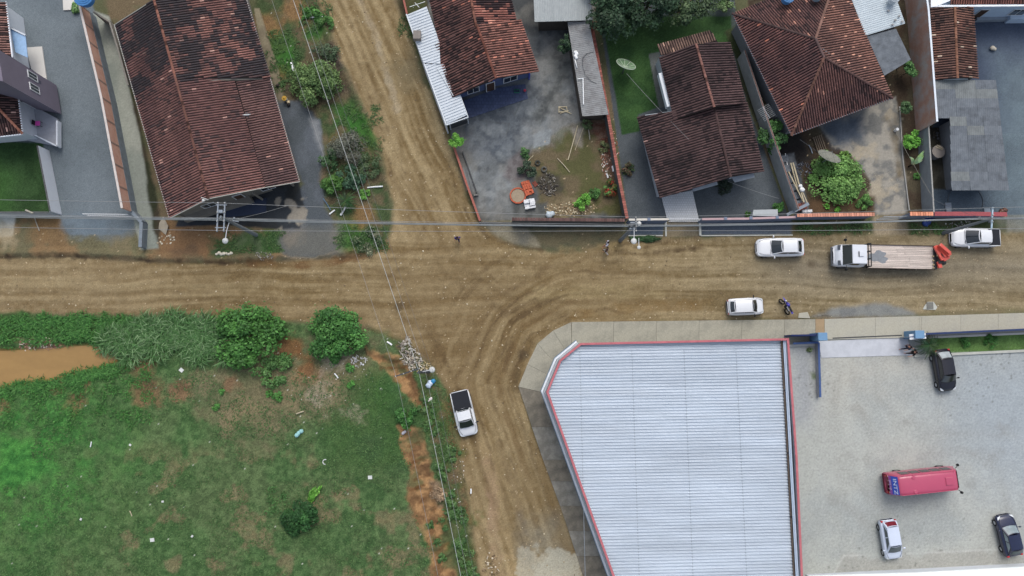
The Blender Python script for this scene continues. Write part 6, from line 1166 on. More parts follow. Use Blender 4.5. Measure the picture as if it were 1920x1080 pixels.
for s in (1, -1):
    mb = MB(); mb.add([(a-.95, s*.945, 1.72), (a-1.9, s*.965, 1.72), (a-1.9, s*.90, 2.3), (a-1.2, s*.90, 2.3)], [(0, 1, 2, 3)]); mb.build('side_window', glass(), tr, local=True)
    mb = MB(); mb.add([(a-.02, s*.45, .85), (a-.05, s*.8, .85), (a-.2, s*.86, 1.22), (a-.14, s*.5, 1.25)], [(0, 1, 2, 3)]); mb.xform(Matrix.Translation((.04, 0, .05))); mb.build('headlight', M_HL, tr, local=True)
    mb = MB(); mb.tube([(a-.8, s*.98, 1.9), (a-.75, s*1.35, 2.0)], .025); mb.ball((a-.75, s*1.38, 1.95), .14, .22, 8, 5); mb.build('side_mirror', M_BLK, tr, local=True)
    mb = MB(); mb.box(a-.75, a-.2, min(s*.5, s*.95), max(s*.5, s*.95), 1.5, 1.54); mb.build('hood_vent', mat('vent_grey', S(70, 76, 84), var=.2), tr, local=True)
mb = MB(); mb.box(a-.06, a+.03, -.9, .9, .45, .8); mb.build('bumper', mat('bumper_grey', S(120, 124, 130), rough=.5), tr, local=True, bevel=.04)
x0, x1 = a-3.05, -a+.15; DK = hb
mb = MB(); pw = 2*1.08/13
for i in range(13):
    y0 = -1.08+i*pw; L0 = x0; 
    for (xa, xb) in ((x0, x0-(x0-x1)*R.uniform(.35, .65)), (0, 0)):
        if xa == 0: continue
        c_ = S(196, 184, 174); f1, f2 = R.uniform(.8, 1.12), R.uniform(.8, 1.12); mb.box(xb+.01, xa, y0+.008, y0+pw-.008, DK, DK+.05+R.uniform(0, .006), tuple(v*f1 for v in c_)); mb.box(x1, xb-.01, y0+.008, y0+pw-.008, DK, DK+.05+R.uniform(0, .006), tuple(v*f2 for v in c_))
mb.build('deck_planks', mat('plank_wood', (1, 1, 1), rough=.9, var=.22, scale=1.2, fine=.15, fscale=12, attr=True, stretch=(.5, 4, 1)), tr, local=True)
mb = MB(); mb.box(x1, x0, -1.1, 1.1, DK-.18, DK-.01); mb.build('deck_frame', mat('frame_dark', S(44, 42, 42), var=.2), tr, local=True)
st = MB(); p0 = [(x0-.15+R.uniform(-.05, .05), -.1+.62*math.sin(t)*R.uniform(.8, 1.1)) for t in [i*.4 for i in range(0)]] or None
pts = []
for i in range(26): an = 2*math.pi*i/26; rr = (.62+.14*math.sin(3*an+1)+.09*math.sin(7*an)); pts.append((x0-1.05+rr*1.55*math.cos(an), .05+rr*.85*math.sin(an)*1.0))
pts = [(min(x, x0-.1), y) for x, y in pts]; st.prism(pts, DK+.056, DK+.0605); st.build('cement_spill', mat('cement_stain', S(128, 132, 136), rough=.95, var=.15, scale=4), tr, local=True)
for s in (1, -1): mb = MB(); mb.box(x1, x0, min(s*1.08, s*1.13), max(s*1.08, s*1.13), DK-.1, DK+(.16 if s < 0 else .09)); mb.build('side_board', mat('board_brown', S(72, 62, 56) if s < 0 else S(72, 62, 56), var=.25, scale=3), tr, local=True)
mb = MB()
for z in (DK+.1, 2.1): mb.tube([(x0+.28, -1.05, z), (x0+.28, 1.05, z)], .05); mb.tube([(x0+.02, -1.1, z), (x0+.02, 1.1, z)], .05)
for y in (-1.05, -.35, .35, 1.05): mb.tube([(x0+.28, y, 2.1), (x0+.02, y, 2.1)], .04); mb.tube([(x0+.02, y, DK), (x0+.02, y, 2.1)], .04); mb.tube([(x0+.28, y, .9), (x0+.28, y, 2.1)], .04)
mb.build('headboard_frame', M_BLK, tr, local=True)
for xx in (a-.95, x0-2.9, x0-4.0):
    for s in (1, -1): wheel(tr, xx, s*.92, .46, .28)
ORG = paintm('crane_red', S(206, 78, 62), .5); cr = T('loader_crane', None, None, (x1+.12, 0, DK)); cr.parent = tr
def bar3(mb, p, q, w_, h_):
    p, q = Vector(p), Vector(q); d = (q-p).normalized(); s_ = d.cross(Vector((0, 0, 1))).normalized()*w_/2; u_ = s_.cross(d).normalized()*h_/2
    mb.add([p-s_-u_, p+s_-u_, p+s_+u_, p-s_+u_, q-s_-u_, q+s_-u_, q+s_+u_, q-s_+u_], [(0, 3, 2, 1), (4, 5, 6, 7), (0, 1, 5, 4), (1, 2, 6, 5), (2, 3, 7, 6), (3, 0, 4, 7)])
# local: +x towards the cab, +y is the truck's left (towards the kerb side); the photo shows the boom V opening away from the deck
for nm, p, q, w_ in (('main_boom', (-.1, -1.05, .75), (-.95, .25, .85), .26), ('main_boom', (-.35, -1.1, .95), (-1.35, -.15, 1.0), .2), ('jib', (-.45, -1.0, 1.1), (-1.4, -.25, 1.15), .16), ('jib', (-1.4, -.2, .8), (-.85, .2, .8), .24), ('column', (-.75, .2, .3), (-.65, .95, .4), .3)):
    pass
CB = [('inner_arm', (-.2, -.95, .62), (-.78, .0, .68), .34), ('main_boom', (.1, -1.05, .5), (-.55, .3, .6), .38), ('outer_boom', (-.12, -1.12, .8), (-1.05, -.1, .85), .38), ('jib', (-.02, -1.1, 1.05), (-.95, -.28, 1.05), .3), ('elbow', (-1.1, -.1, .55), (-.55, .25, .55), .42), ('base_arm', (-.3, .4, .3), (-.42, 1.0, .3), .36)]
for nm, p, q, w_ in CB: mb = MB(); bar3(mb, (p[0], p[1], p[2]), q, w_, .22); mb.build(nm, ORG, cr, local=True, bevel=.03)
mb = MB(); mb.box(-.25, .05, -1.1, 1.1, -.1, .12); mb.box(-.6, -.2, -.1, .6, -.1, .5); mb.ball((-.72, .5, .4), .24, .2); mb.tube([(-.3, -.6, .2), (-.7, 0, .3), (-.3, .9, .2)], .05); mb.tube([(-.15, -.9, .3), (-.5, .1, .9)], .04); mb.build('crane_base', mat('machinery', S(40, 42, 44), rough=.6, var=.3, scale=5), cr, local=True)
mb = MB(); 
for y in (-.1, .3, .7, 1.0): mb.ball((.12, y, .18), .09, .09, 6, 4, None)
mb.build('valve', mat('brassy', S(168, 150, 116), var=.2), cr, local=True)
# ---- red minibus
bs_, BL = place('red_minibus', 'dark red minibus with blue lettered rear window panel in the parking lot', 'minibus', (1787, 899), (1656, 899), .5)
for o_ in (bs_,): o_.rotation_euler[2] = (W(1798, 893, 2.5)-W(1682, 905, 2.5)).to_2d().angle_signed(Vector((1, 0)))
BP = paintm('minibus_red', S(172, 70, 98), .38); a = BL/2-.05; hw = 1.0; mb = MB(); rows = []
for x, w_, zt in [(-a, .88, 1.35), (-a+.06, .94, 1.8), (-a+.34, .95, 2.42), (-a+.5, .95, 2.5), (-a+1.0, .96, 2.56), (0, .97, 2.58), (a-1.1, .96, 2.56), (a-.75, .95, 2.48), (a-.35, .94, 1.9), (a-.1, .92, 1.25), (a, .84, .95)]:
    rr = .10 if zt > 2 else .06; rows.append([(x, y, z) for y, z in [(0, .35), (w_*.95, .35), (w_*1.02, .55), (w_*1.03, 1.15 if zt > 1.3 else zt-.2), (w_*.93, zt-.16), (w_*.87, zt-.03), (w_*.6, zt+.01), (0, zt+.03)]]+[(x, -y, z) for y, z in [(w_*.6, zt+.01), (w_*.87, zt-.03), (w_*.93, zt-.16), (w_*1.03, 1.15 if zt > 1.3 else zt-.2), (w_*1.02, .55), (w_*.95, .35)]])
grid(mb, rows); m = len(rows[0]); mb.f += [tuple(range(m)), tuple((len(rows)-1)*m+j for j in reversed(range(m)))]; bus_body = mb.build('body', BP, bs_, local=True, smooth=True)
for s in (1, -1):
    for i in range(5): xa = -a+.85+i*.95; g_ = MB(); g_.add([(xa, s*1.008, 1.35), (xa+.82, s*1.008, 1.35), (xa+.82, s*.935, 2.2), (xa, s*.935, 2.2)], [(0, 1, 2, 3)]); g_.build('side_window', mat('bus_glass', S(66, 56, 60), rough=.15, var=.3, scale=3, spec=.6), bs_, local=True)
    mi = MB(); mi.tube([(a-.5, s*.95, 2.05), (a-.25, s*1.2, 2.1)], .03); mi.ball((a-.22, s*1.22, 2.0), .13, .2, 8, 5); mi.build('side_mirror', M_BLK, bs_, local=True)
    wheel(bs_, a-1.0, s*.86, .38, .25); wheel(bs_, -a+1.35, s*.86, .38, .25)
    tl = MB(); tl.box(-a-.03, -a+.05, min(s*.66, s*.8), max(s*.66, s*.8), .8, 1.15); tl.build('tail_light', M_TL, bs_, local=True)
    hl = MB(); hl.box(a-.06, a+.02, min(s*.5, s*.78), max(s*.5, s*.78), .7, .88); hl.build('headlight', M_HL, bs_, local=True)
for y in (-.7, -.35, 0, .35, .75): lm = MB(); lm.box(-a-.02, -a+.06, y-.05, y+.05, 1.31, 1.37); lm.build('marker_lamp', mat('marker', S(220, 210, 200)), bs_, local=True)
ws = MB(); ws.add([(a-.02, .8, 1.1), (a-.02, -.8, 1.1), (a-.68, -.78, 2.42), (a-.68, .78, 2.42)], [(0, 1, 2, 3)]); ws.xform(Matrix.Translation((.03, 0, .06))); ws.build('windshield', glass(), bs_, local=True)
# rear window panel with the lettering; its plane leans with the rear of the body
pA, pB = Vector((-a+.08, 0, 1.78)), Vector((-a+.37, 0, 2.44)); upv = (pB-pA).normalized(); lft = Vector((0, 1, 0)); nn = lft.cross(upv); nn = nn if nn.x < 0 else -nn; o_ = nn*.05
def pp_(y, t): return pA+upv*(t*(pB-pA).length)+lft*y+o_
mb = MB(); mb.add([pp_(.82, 0), pp_(-.82, 0), pp_(-.80, 1), pp_(.80, 1)], [(0, 1, 2, 3)]); pan = mb.build('rear_window', mat('blue_panel', S(58, 84, 178), rough=.4, var=.1), bs_, local=True)
mb = MB(); mb.add([pp_(.84, -.33), pp_(-.84, -.33), pp_(-.84, -.03), pp_(.84, -.03)], [(0, 1, 2, 3)]); mb.build('lettered_strip', mat('purple_strip', S(132, 76, 150), rough=.4, var=.15, scale=6), bs_, local=True)
Mx = Matrix((-lft, upv, nn)).transposed().to_4x4()
def text(body, size, pos, m, par, name='lettering'):
    cu_ = bpy.data.curves.new(name, 'FONT'); cu_.body = body; cu_.size = size; cu_.extrude = .004; cu_.align_x = 'CENTER'; cu_.align_y = 'CENTER'; t_ = bpy.data.objects.new(name, cu_); COL.objects.link(t_); dg = bpy.context.evaluated_depsgraph_get(); me = bpy.data.meshes.new_from_object(t_.evaluated_get(dg)); bpy.data.objects.remove(t_)
    me.materials.clear(); me.materials.append(m); o = bpy.data.objects.new(name, me); COL.objects.link(o); o.parent = par; o.matrix_local = Matrix.Translation(pos) @ Mx @ Matrix.Diagonal((1.25, 1, 1, 1)); return o
text('INTZ', .5, pp_(-.08, .5)+nn*.012, mat('sign_white', S(214, 222, 240), rough=.5, var=.02), pan); text('INTZ TUR', .16, pp_(0, -.18)+nn*.012, mat('sign_white', (1, 1, 1)), pan)
mb = MB(); mb.box(a-1.85, a-1.15, -.35, .35, 2.57, 2.66); mb.build('roof_hatch', BP, bs_, local=True, bevel=.05)
for s in (1, -1): mb = MB(); mb.cyl((-a+1.7, s*.62), .18, 2.52, 2.62, 14); mb.build('roof_vent', BP, bs_, local=True, bevel=.03)
mb = MB(); mb.box(-a-.06, -a+.05, -.85, .85, .4, .6); mb.build('bumper', mat('bumper_dark', S(96, 40, 52), var=.1), bs_, local=True, bevel=.03)
for s in (1, -1): mb = MB(); mb.tube([(-a+.45, s*.84, 2.55), (a-.9, s*.82, 2.57)], .03, 6); mb.build('roof_rail', BP, bs_, local=True)
# ---- motorbike leaning on its stand
mo, ML = place('blue_motorbike', 'blue and white trail motorbike parked by the kerb near the white wagon', 'motorbike', (1465, 560), (1481, 590), .6); MBU = paintm('bike_blue', S(52, 48, 150)); e = ML/2
for i_, (x, st_) in enumerate(((e-.3, .25), (-e+.32, 0))):
    w0 = T('wheel', None, None, (x, 0, .32)); w0.parent = mo; w0.rotation_euler = (.22, 0, st_*1.2)
    mb = MB(); k = 22; pf = [(.24, .05), (.31, .055), (.34, .02), (.34, -.02), (.31, -.055), (.24, -.05)]; vs = [(p*math.cos(6.2832*j/k), q, p*math.sin(6.2832*j/k)) for j in range(k) for p, q in pf]; mb.add(vs, [(j*6+i, j*6+i+1, ((j+1) % k)*6+i+1, ((j+1) % k)*6+i) for j in range(k) for i in range(5)]); mb.build('tyre', M_TYRE, w0, local=True)
    mb = MB(); 
    for j in range(10): an = 6.2832*j/10; mb.tube([(0, 0, 0), (.25*math.cos(an), 0, .25*math.sin(an))], .008, 4)
    mb.build('rim', M_RIM, w0, local=True)
lean = Matrix.Rotation(.22, 4, 'X')
def mpart(nm, m_, fn, **k): mb = MB(); fn(mb); mb.xform(lean); return mb.build(nm, m_, mo, local=True, **k)
mpart('front_fender', MBU, lambda b: b.add([(e+.12, 0, .74), (e-.1, .07, .78), (e-.1, -.07, .78), (e-.5, .09, .82), (e-.5, -.09, .82)], [(0, 2, 1), (1, 2, 4, 3)]))
mpart('tank', MBU, lambda b: (b.ball((e-.78, 0, .92), .17, .15, 10, 6), b.ball((e-.62, 0, .9), .14, .12, 10, 6)), smooth=True)
mpart('side_panel', WHT, lambda b: (b.add([(e-.85, .13, .9), (e-1.35, .11, .84), (e-1.3, .12, .65), (e-.9, .14, .7)], [(0, 1, 2, 3)]), b.add([(e-.85, -.13, .9), (e-1.35, -.11, .84), (e-1.3, -.12, .65), (e-.9, -.14, .7)], [(0, 3, 2, 1)])))
mpart('seat', M_BLK, lambda b: b.box(e-1.5, e-.88, -.085, .085, .9, .97), bevel=.03)
mpart('rear_fender', MBU, lambda b: b.box(-e-.02, -e+.42, -.1, .1, .84, .88), bevel=.03)
mpart('frame', M_BLK, lambda b: (b.tube([(e-.42, 0, .95), (e-.3, .08, .34)], .03), b.tube([(e-.42, 0, .95), (e-.3, -.08, .34)], .03), b.tube([(e-.5, 0, .8), (e-.8, 0, .35), (e-1.15, 0, .35), (-e+.32, 0, .32)], .035), b.tube([(e-.5, 0, .85), (e-1.3, 0, .8)], .035)))
mpart('engine', mat('machinery', (0, 0, 0)), lambda b: b.box(e-1.1, e-.72, -.14, .14, .32, .66), bevel=.04)
mpart('handlebar', M_BLK, lambda b: (b.tube([(e-.6, .42, 1.04), (e-.5, .15, 1.06), (e-.5, -.15, 1.06), (e-.6, -.42, 1.04)], .022), b.ball((e-.62, .44, 1.1), .06, .05, 6, 4)))
mpart('headlight', M_HL, lambda b: b.ball((e-.35, 0, .9), .08, .09, 8, 5))
mpart('side_stand', M_BLK, lambda b: b.tube([(e-1.0, .1, .4), (e-1.05, .3, .06)], .015))

# ------------------------------------------------------------------ people: one skinned body each, clothes and hair as children
def skinned(name, verts, edges, radii, m, par, root=0, sub=1):
    me = bpy.data.meshes.new(name); me.from_pydata(verts, edges, []); o = bpy.data.objects.new(name, me); COL.objects.link(o); me.materials.append(m)
    if par is not None: o.parent = par
    s = o.modifiers.new('skin', 'SKIN'); s.use_smooth_shade = True
    for i, v in enumerate(me.skin_vertices[0].data): v.radius = (radii[i], radii[i]) if not isinstance(radii[i], tuple) else radii[i]; v.use_root = (i == root)
    b = o.modifiers.new('sub', 'SUBSURF'); b.levels = sub; b.render_levels = sub; return o
def person(label, px, py, face, shirt, trouser, skin_c, hair_c, pose, ht=1.7, cap=False):
    q = W(px, py, .9); z0 = gz_at(q.x, q.y); k = ht/1.7
    sk = mat('skin_%d' % int(skin_c[0]*1000), skin_c, rough=.55, var=.05)
    J = dict(pel=(0, 0, .95), belly=(0, 0, 1.1), chest=(.01, 0, 1.3), neck=(.02, 0, 1.47), head=(.05, 0, 1.6), crown=(.04, 0, 1.66))
    for s, n_ in ((1, 'l'), (-1, 'r')):
        hip = pose.get('hip'+n_, 0); kn = pose.get('knee'+n_, 0); arm = pose.get('arm'+n_, .15); out = pose.get('out'+n_, .15); el = pose.get('elb'+n_, .3)
        hx = .43*math.sin(hip); kx, kz = hx, .92-.43*math.cos(hip); an = (kx+.42*math.sin(hip-kn), kz-.42*math.cos(hip-kn))
        J['hip'+n_] = (0, s*.09, .92); J['kn'+n_] = (kx, s*.11, kz); J['an'+n_] = (an[0], s*.12, max(.07, an[1])); J['toe'+n_] = (an[0]+.17, s*.14, max(.03, an[1]-.05))
        J['sh'+n_] = (0, s*.17, 1.42); ex, ey, ez = .28*math.sin(arm), s*(.19+.28*math.sin(out)), 1.42-.28*math.cos(arm)*math.cos(out); J['el'+n_] = (ex, ey, ez)
        J['wr'+n_] = (ex+.25*math.sin(arm+el), ey+s*.25*math.sin(out*.6), ez-.25*math.cos(arm+el)); w_ = Vector(J['wr'+n_]); d = (w_-Vector(J['el'+n_])).normalized(); sd_ = Vector((1, 0, 0)) if abs(d.x) < .8 else Vector((0, 0, 1))
        J['pm'+n_] = tuple(w_+d*.07)
        for fi in range(4): o_ = sd_*(.03-.02*fi); ln_ = (.065, .075, .07, .055)[fi]; J['f%d%s' % (fi, n_)] = tuple(w_+d*(.09+ln_*.5)+o_); J['g%d%s' % (fi, n_)] = tuple(w_+d*(.085+ln_*.9)+o_+Vector((0, -s*.012, 0)))
        J['t0'+n_] = tuple(w_+d*.045+sd_*.04); J['t1'+n_] = tuple(w_+d*.085+sd_*.06)
    names = list(J); ix = {n_: i for i, n_ in enumerate(names)}; E = [('pel', 'belly'), ('belly', 'chest'), ('chest', 'neck'), ('neck', 'head'), ('head', 'crown')]
    for n_ in 'lr':
        E += [('pel', 'hip'+n_), ('hip'+n_, 'kn'+n_), ('kn'+n_, 'an'+n_), ('an'+n_, 'toe'+n_), ('chest', 'sh'+n_), ('sh'+n_, 'el'+n_), ('el'+n_, 'wr'+n_), ('wr'+n_, 'pm'+n_), ('wr'+n_, 't0'+n_), ('t0'+n_, 't1'+n_)]
        for fi in range(4): E += [('pm'+n_, 'f%d%s' % (fi, n_)), ('f%d%s' % (fi, n_), 'g%d%s' % (fi, n_))]
    RD = dict(pel=.12, belly=.115, chest=.135, neck=.055, head=.095, crown=.085)
    for n_ in 'lr': RD.update({'hip'+n_: .085, 'kn'+n_: .058, 'an'+n_: .04, 'toe'+n_: .035, 'sh'+n_: .055, 'el'+n_: .04, 'wr'+n_: .028, 'pm'+n_: .03, 't0'+n_: .011, 't1'+n_: .009}); RD.update({'f%d%s' % (fi, n_): .010 for fi in range(4)}); RD.update({'g%d%s' % (fi, n_): .008 for fi in range(4)})
    body = skinned('person', [tuple(c*k for c in J[n_]) for n_ in names], [(ix[a_], ix[b_]) for a_, b_ in E], [RD[n_]*k for n_ in names], sk, None)
    body.location = (q.x, q.y, z0); body.rotation_euler = (0, 0, face); props(body, label, 'person')
    def cloth(nm, js, es, gr, m_): v = {n_: i for i, n_ in enumerate(js)}; skinned(nm, [tuple(c*k for c in J[n_]) for n_ in js], [(v[a_], v[b_]) for a_, b_ in es], [(RD[n_]+gr)*k for n_ in js], m_, body)
    cloth('shirt', ['belly', 'pel', 'chest', 'shl', 'shr', 'ell', 'elr'], [('pel', 'belly'), ('belly', 'chest'), ('chest', 'shl'), ('chest', 'shr'), ('shl', 'ell'), ('shr', 'elr')], .022, mat('cloth_%d%d' % (int(shirt[0]*999), int(shirt[2]*999)), shirt, rough=.9, var=.1, scale=6))
    cloth('trousers', ['pel', 'hipl', 'hipr', 'knl', 'knr', 'anl', 'anr'], [('pel', 'hipl'), ('pel', 'hipr'), ('hipl', 'knl'), ('hipr', 'knr'), ('knl', 'anl'), ('knr', 'anr')], .018, mat('cloth_%d%d' % (int(trouser[0]*999), int(trouser[2]*999)), trouser, rough=.9, var=.1, scale=6))
    hm = MB(); hm.ball((.03*k, 0, 1.65*k), .108*k, .10*k, 12, 8); hm.v = [(x, y, max(z, (1.60+.5*max(0, x-.03))*k)) for x, y, z in hm.v]; hm.build('hair' if not cap else 'cap', mat('hair_%d' % int(hair_c[0]*1000), hair_c, rough=.8), body, local=True, smooth=True)
    fm_ = MB(); fm_.ball((.145*k, 0, 1.59*k), .018*k, .022*k, 6, 4); fm_.build('nose', sk, body, local=True, smooth=True)
    for s in (1, -1): em = MB(); em.ball((.132*k, s*.033*k, 1.615*k), .011*k, .009*k, 6, 4); em.build('eye', M_BLK, body, local=True); em = MB(); em.ball((.04*k, s*.1*k, 1.595*k), .022*k, .03*k, 6, 4); em.build('ear', sk, body, local=True)
    mm = MB(); mm.box(.128*k, .142*k, -.025*k, .025*k, 1.552*k, 1.56*k); mm.build('mouth', mat('lip', S(140, 80, 74)), body, local=True)
    return body
SKN = S(168, 122, 98)
person('person in a purple blue shirt walking alone in the middle of the crossing', 858, 447, -1.6, S(74, 66, 128), S(52, 50, 86), SKN, S(28, 24, 24), dict(hipl=.35, kneel=.2, hipr=-.25, kneer=.25, arml=-.3, armr=.4))
person('person in a white shirt near the middle utility pole, dark hair, beside another', 1139, 457, 3.0, S(222, 224, 234), S(50, 56, 72), SKN, S(24, 22, 26), dict(hipl=.2, hipr=-.15, arml=.6, armr=.1, outl=.5))
person('person in black with a white bag arm walking next to the one in white', 1137, 470, 2.6, S(30, 28, 30), S(206, 200, 196), SKN, S(60, 44, 34), dict(hipl=-.3, kneel=.3, hipr=.35, kneer=.15, arml=.3, armr=.7, outr=.4))
person('person in a dark purple top walking on the ramp by the parking gate', 1702, 651, 3.3, S(50, 38, 72), S(34, 32, 44), SKN, S(26, 20, 22), dict(hipl=.6, kneel=.5, hipr=-.35, kneer=.2, arml=.5, armr=-.3), 1.65)
person('bare armed person in black at the foot of the ramp next to the palm', 1712, 661, 2.9, S(26, 24, 28), S(28, 26, 30), S(196, 146, 124), S(40, 28, 24), dict(hipl=.5, kneel=.4, hipr=-.3, kneer=.2, arml=.6, armr=.2, outl=.7, outr=.5), 1.65)

# ------------------------------------------------------------------ utility poles and wires
M_POLE = mat('pole_concrete', S(112, 118, 122), rough=.9, var=.15); M_WIRE = mat('wire_grey', S(136, 138, 138), rough=.6, var=.05); M_CAB = mat('cable_dark', S(88, 92, 96), rough=.7, var=.1); M_ARM = mat('crossarm_grey', S(130, 138, 146), rough=.7, var=.1)
def pole(label, bx, by, h, arms, lamp=None, extra=None, m=None, group='utility poles along the streets'):
    b = W(bx, by); r = T('utility_pole', label, 'utility pole', (b.x, b.y, 0), group=group); mb = MB(); mb.tube([(b.x, b.y, -.2), (b.x, b.y, h)], .19, 12, r2=.1); mb.build('pole', m or M_POLE, r)
    for (dx, dy, L_, z, am) in arms:
        d = Vector((math.cos(dy), math.sin(dy), 0)); c = Vector((b.x+dx, b.y, z)); mb = MB(); board(mb, c-d*L_/2, c+d*L_/2, .1, .12, None, 0); ca_ = mb.build('crossarm', am or M_ARM, r)
        for t in (-.46, -.15, .15, .46): i_ = MB(); p = c+d*L_*t; i_.cyl((p.x, p.y), .05, z+.06, z+.14, 8); i_.cyl((p.x, p.y), .035, z+.14, z+.2, 8); i_.build('insulator', mat('porcelain', S(176, 176, 172), rough=.3), r)
    if lamp:
        dx, dy, z = lamp; mb = MB(); mb.tube([(b.x, b.y, z-.4), (b.x+dx*.5, b.y+dy*.5, z-.05), (b.x+dx, b.y+dy, z)], .035, 6); la = mb.build('lamp_arm', M_FR, r); mb = MB(); mb.ball((b.x+dx, b.y+dy, z-.02), .26, .14, 12, 8); mb.build('lamp_head', mat('lamp_white', S(190, 192, 190), rough=.5), r, smooth=True)
    if extra: extra(r, b)
    return b
def p1x(r, b):
    for z, y in ((8.9, 1.0), (8.9, -.9)):
        mb = MB(); board(mb, (b.x-.45, b.y+y, z), (b.x+.45, b.y+y, z), .07, .07, None, 0); mb.build('brace', M_ARM, r)
    mb = MB(); mb.box(b.x-.35, b.x+.1, b.y+.35, b.y+.6, 8.6, 8.9); mb.build('switch_box', mat('pale_grey', (1, 1, 1)), r)
    mb = MB(); mb.tube([(b.x+.35, b.y, 7.2), (b.x+.9, b.y-.1, 7.3)], .04); mb.ball((b.x+.5, b.y+.2, 7.3), .1, .1); mb.build('bracket', M_ARM, r)
def p2x(r, b):
    mb = MB(); mb.tube([(b.x-.1, b.y+.2, 6.4), (b.x-.1, b.y+.2, 7.2)], .24, 12); mb.build('transformer', M_CAB, r); mb = MB(); mb.ball((b.x+.35, b.y+.15, 8.0), .2, .12, 10, 6); mb.build('photocell', mat('lamp_white', (1, 1, 1)), r, smooth=True)
    mb = MB(); mb.tube([(b.x+.3, b.y-1.1, 8), (b.x+.3, b.y-1.9, 8)], .03); mb.ball((b.x+.3, b.y-1.9, 8), .16, .08, 10, 6); mb.build('lamp_head', mat('lamp_white', (1, 1, 1)), r)
    MB().box(b.x-.3, b.x+.25, b.y-.2, b.y-.05, 6.9, 7.1).build('fuse_bar', M_ARM, r); MB().box(b.x-.25, b.x+.3, b.y+.3, b.y+.42, 7.1, 7.25).build('fuse_bar', M_ARM, r)
Ha = 9.0
B1 = pole('concrete utility pole with double crossarms in front of the gabled house', 481, 441, Ha, [(-.28, math.pi/2, 2.5, Ha-.1, None), (.28, math.pi/2, 2.5, Ha-.1, None)], (-.15, -1.75, 7.4), p1x)
B2 = pole('concrete utility pole with dark crossarm beside the two people on the road', 1163, 451, 8.6, [(0, math.pi/2, 1.25, 8.4, M_CAB)], (-.1, -1.35, 7.9), p2x)
B3 = pole('utility pole with long pale crossarm reaching over the far right pickup', 1768, 437, 7.3, [(0, math.pi/2-.12, 2.0, 7.2, mat('pale_arm', S(168, 190, 204)))], None, lambda r, b: (lambda mb: (mb.tube([(b.x, b.y, 5.5), (b.x+.5, b.y+.3, 5.8)], .05), mb.ball((b.x-.3, b.y+.3, 6.0), .14, .14), mb.ball((b.x+.3, b.y-.1, 6.4), .14, .14), mb.build('junction_box', M_CAB, r)))(MB()))
B4 = pole('dark utility pole with white lamp at the rubbish heap beside the south road', 804, 696, 8.6, [(-.9, math.radians(-162), 2.2, 8.4, mat('tarred_arm', S(66, 70, 74)))], (.95, .2, 6.8), None, mat('tarred_pole', S(76, 80, 84), rough=.9, var=.2))
B0 = pole('utility pole standing outside the picture to the left', -420, 425, Ha, [(0, math.pi/2, 2.5, Ha-.1, None)]); Bn = pole('utility pole standing outside the picture to the top', 455, -330, 8.6, [(0, .3, 2.2, 8.4, None)])
Bs = pole('utility pole standing outside the picture at the bottom', 925, 1290, 8.6, [(0, .3, 2.2, 8.4, None)]); Bq = pole('utility pole standing outside the picture to the right', 2330, 430, Ha, [(0, math.pi/2, 2.5, Ha-.1, None)])
def wire(nm, label, pts, r, m, sag=.35, group=None, cat='power line'):
    mb = MB(); out = []
    for i in range(len(pts)-1):
        a_, b_ = Vector(pts[i]), Vector(pts[i+1]); n_ = 14
        for j in range(n_+(i == len(pts)-2)): t = j/n_; p = a_.lerp(b_, t); p.z -= sag*4*t*(1-t); out.append(p)
    mb.tube(out, r, 5); return mb.build(nm, m, None, label=label, category=cat, group=group)
up_ = lambda b, dx, dy, z: (b.x+dx, b.y+dy, z)
for k, (dy, nm) in enumerate(((1.15, 'northernmost of the thin high wires along the cross street'), (-.1, 'middle thin high wire along the cross street'), (-1.15, 'southernmost of the thin high wires along the cross street'))):
    wire('power_line', nm, [up_(B0, 0, dy, Ha), up_(B1, 0, dy, Ha), up_(B2, 0, dy*.5, 8.55), up_(B3, .1, dy*.8, 7.4), up_(Bq, 0, dy, Ha)], .016, M_WIRE, group='wires along the cross street')
wire('cable_bundle', 'thick grey cable bundle running along the cross street', [up_(B0, 0, .15, 7.3), up_(B1, .1, .15, 7.2), up_(B2, 0, .1, 7.0), up_(B3, 0, .2, 6.4), up_(Bq, 0, .2, 6.6)], .045, mat('bundle', S(122, 128, 130), rough=.7), .5)
wire('cable_bundle', 'second cable just below the thick bundle of the cross street', [up_(B0, 0, .15, 6.9), up_(B1, .1, .12, 6.8), up_(B2, 0, .15, 6.5), up_(B3, 0, .2, 6.0), up_(Bq, 0, .2, 6.3)], .035, mat('bundle', (0, 0, 0)), .6)
for k, (dx, nm, rr, mm_) in enumerate(((.0, 'bright cable crossing the crossing from top to bottom', .024, mat('silver_cable', S(160, 164, 162), rough=.5)), (.55, 'thin wire just right of the bright crossing cable', .012, M_WIRE), (-1.75, 'thin wire left of the bright crossing cable', .012, M_WIRE), (1.1, 'faint wire farthest right of the bright crossing cable', .010, M_CAB))):
    wire('crossing_wire', nm, [up_(Bn, dx, 0, 8.4), up_(B4, dx, dx*.3, 8.45 if k else 8.0), up_(Bs, dx, 0, 8.4)], rr, mm_, .5)
wire('house_wire', 'service wire from the double armed pole to the garden edge', [up_(B1, .2, 0, 7.4), W(540, 385, 3.5)], .012, M_WIRE, .3)
wire('house_wire', 'service wire crossing the lawn from the dish to the brown roof', [W(1175, 138, 2.2), W(1292, 262, 4.0)], .014, M_WIRE, .2); wire('house_wire', 'wire from the hip roof corner down to its garden', [W(1500, 262, 2.8), W(1560, 300, 1.2)], .012, M_CAB, .1)
wire('house_wire', 'service wire from the far right pole to the low grey wall', [up_(B3, 0, .2, 6.2), W(1752, 375, 2.0)], .014, M_CAB, .3); wire('house_wire', 'wire running up from the low grey wall to the driveway', [W(1752, 375, 2.0), W(1676, 240, 2.5)], .012, mat('old_post', (0, 0, 0)), .1)
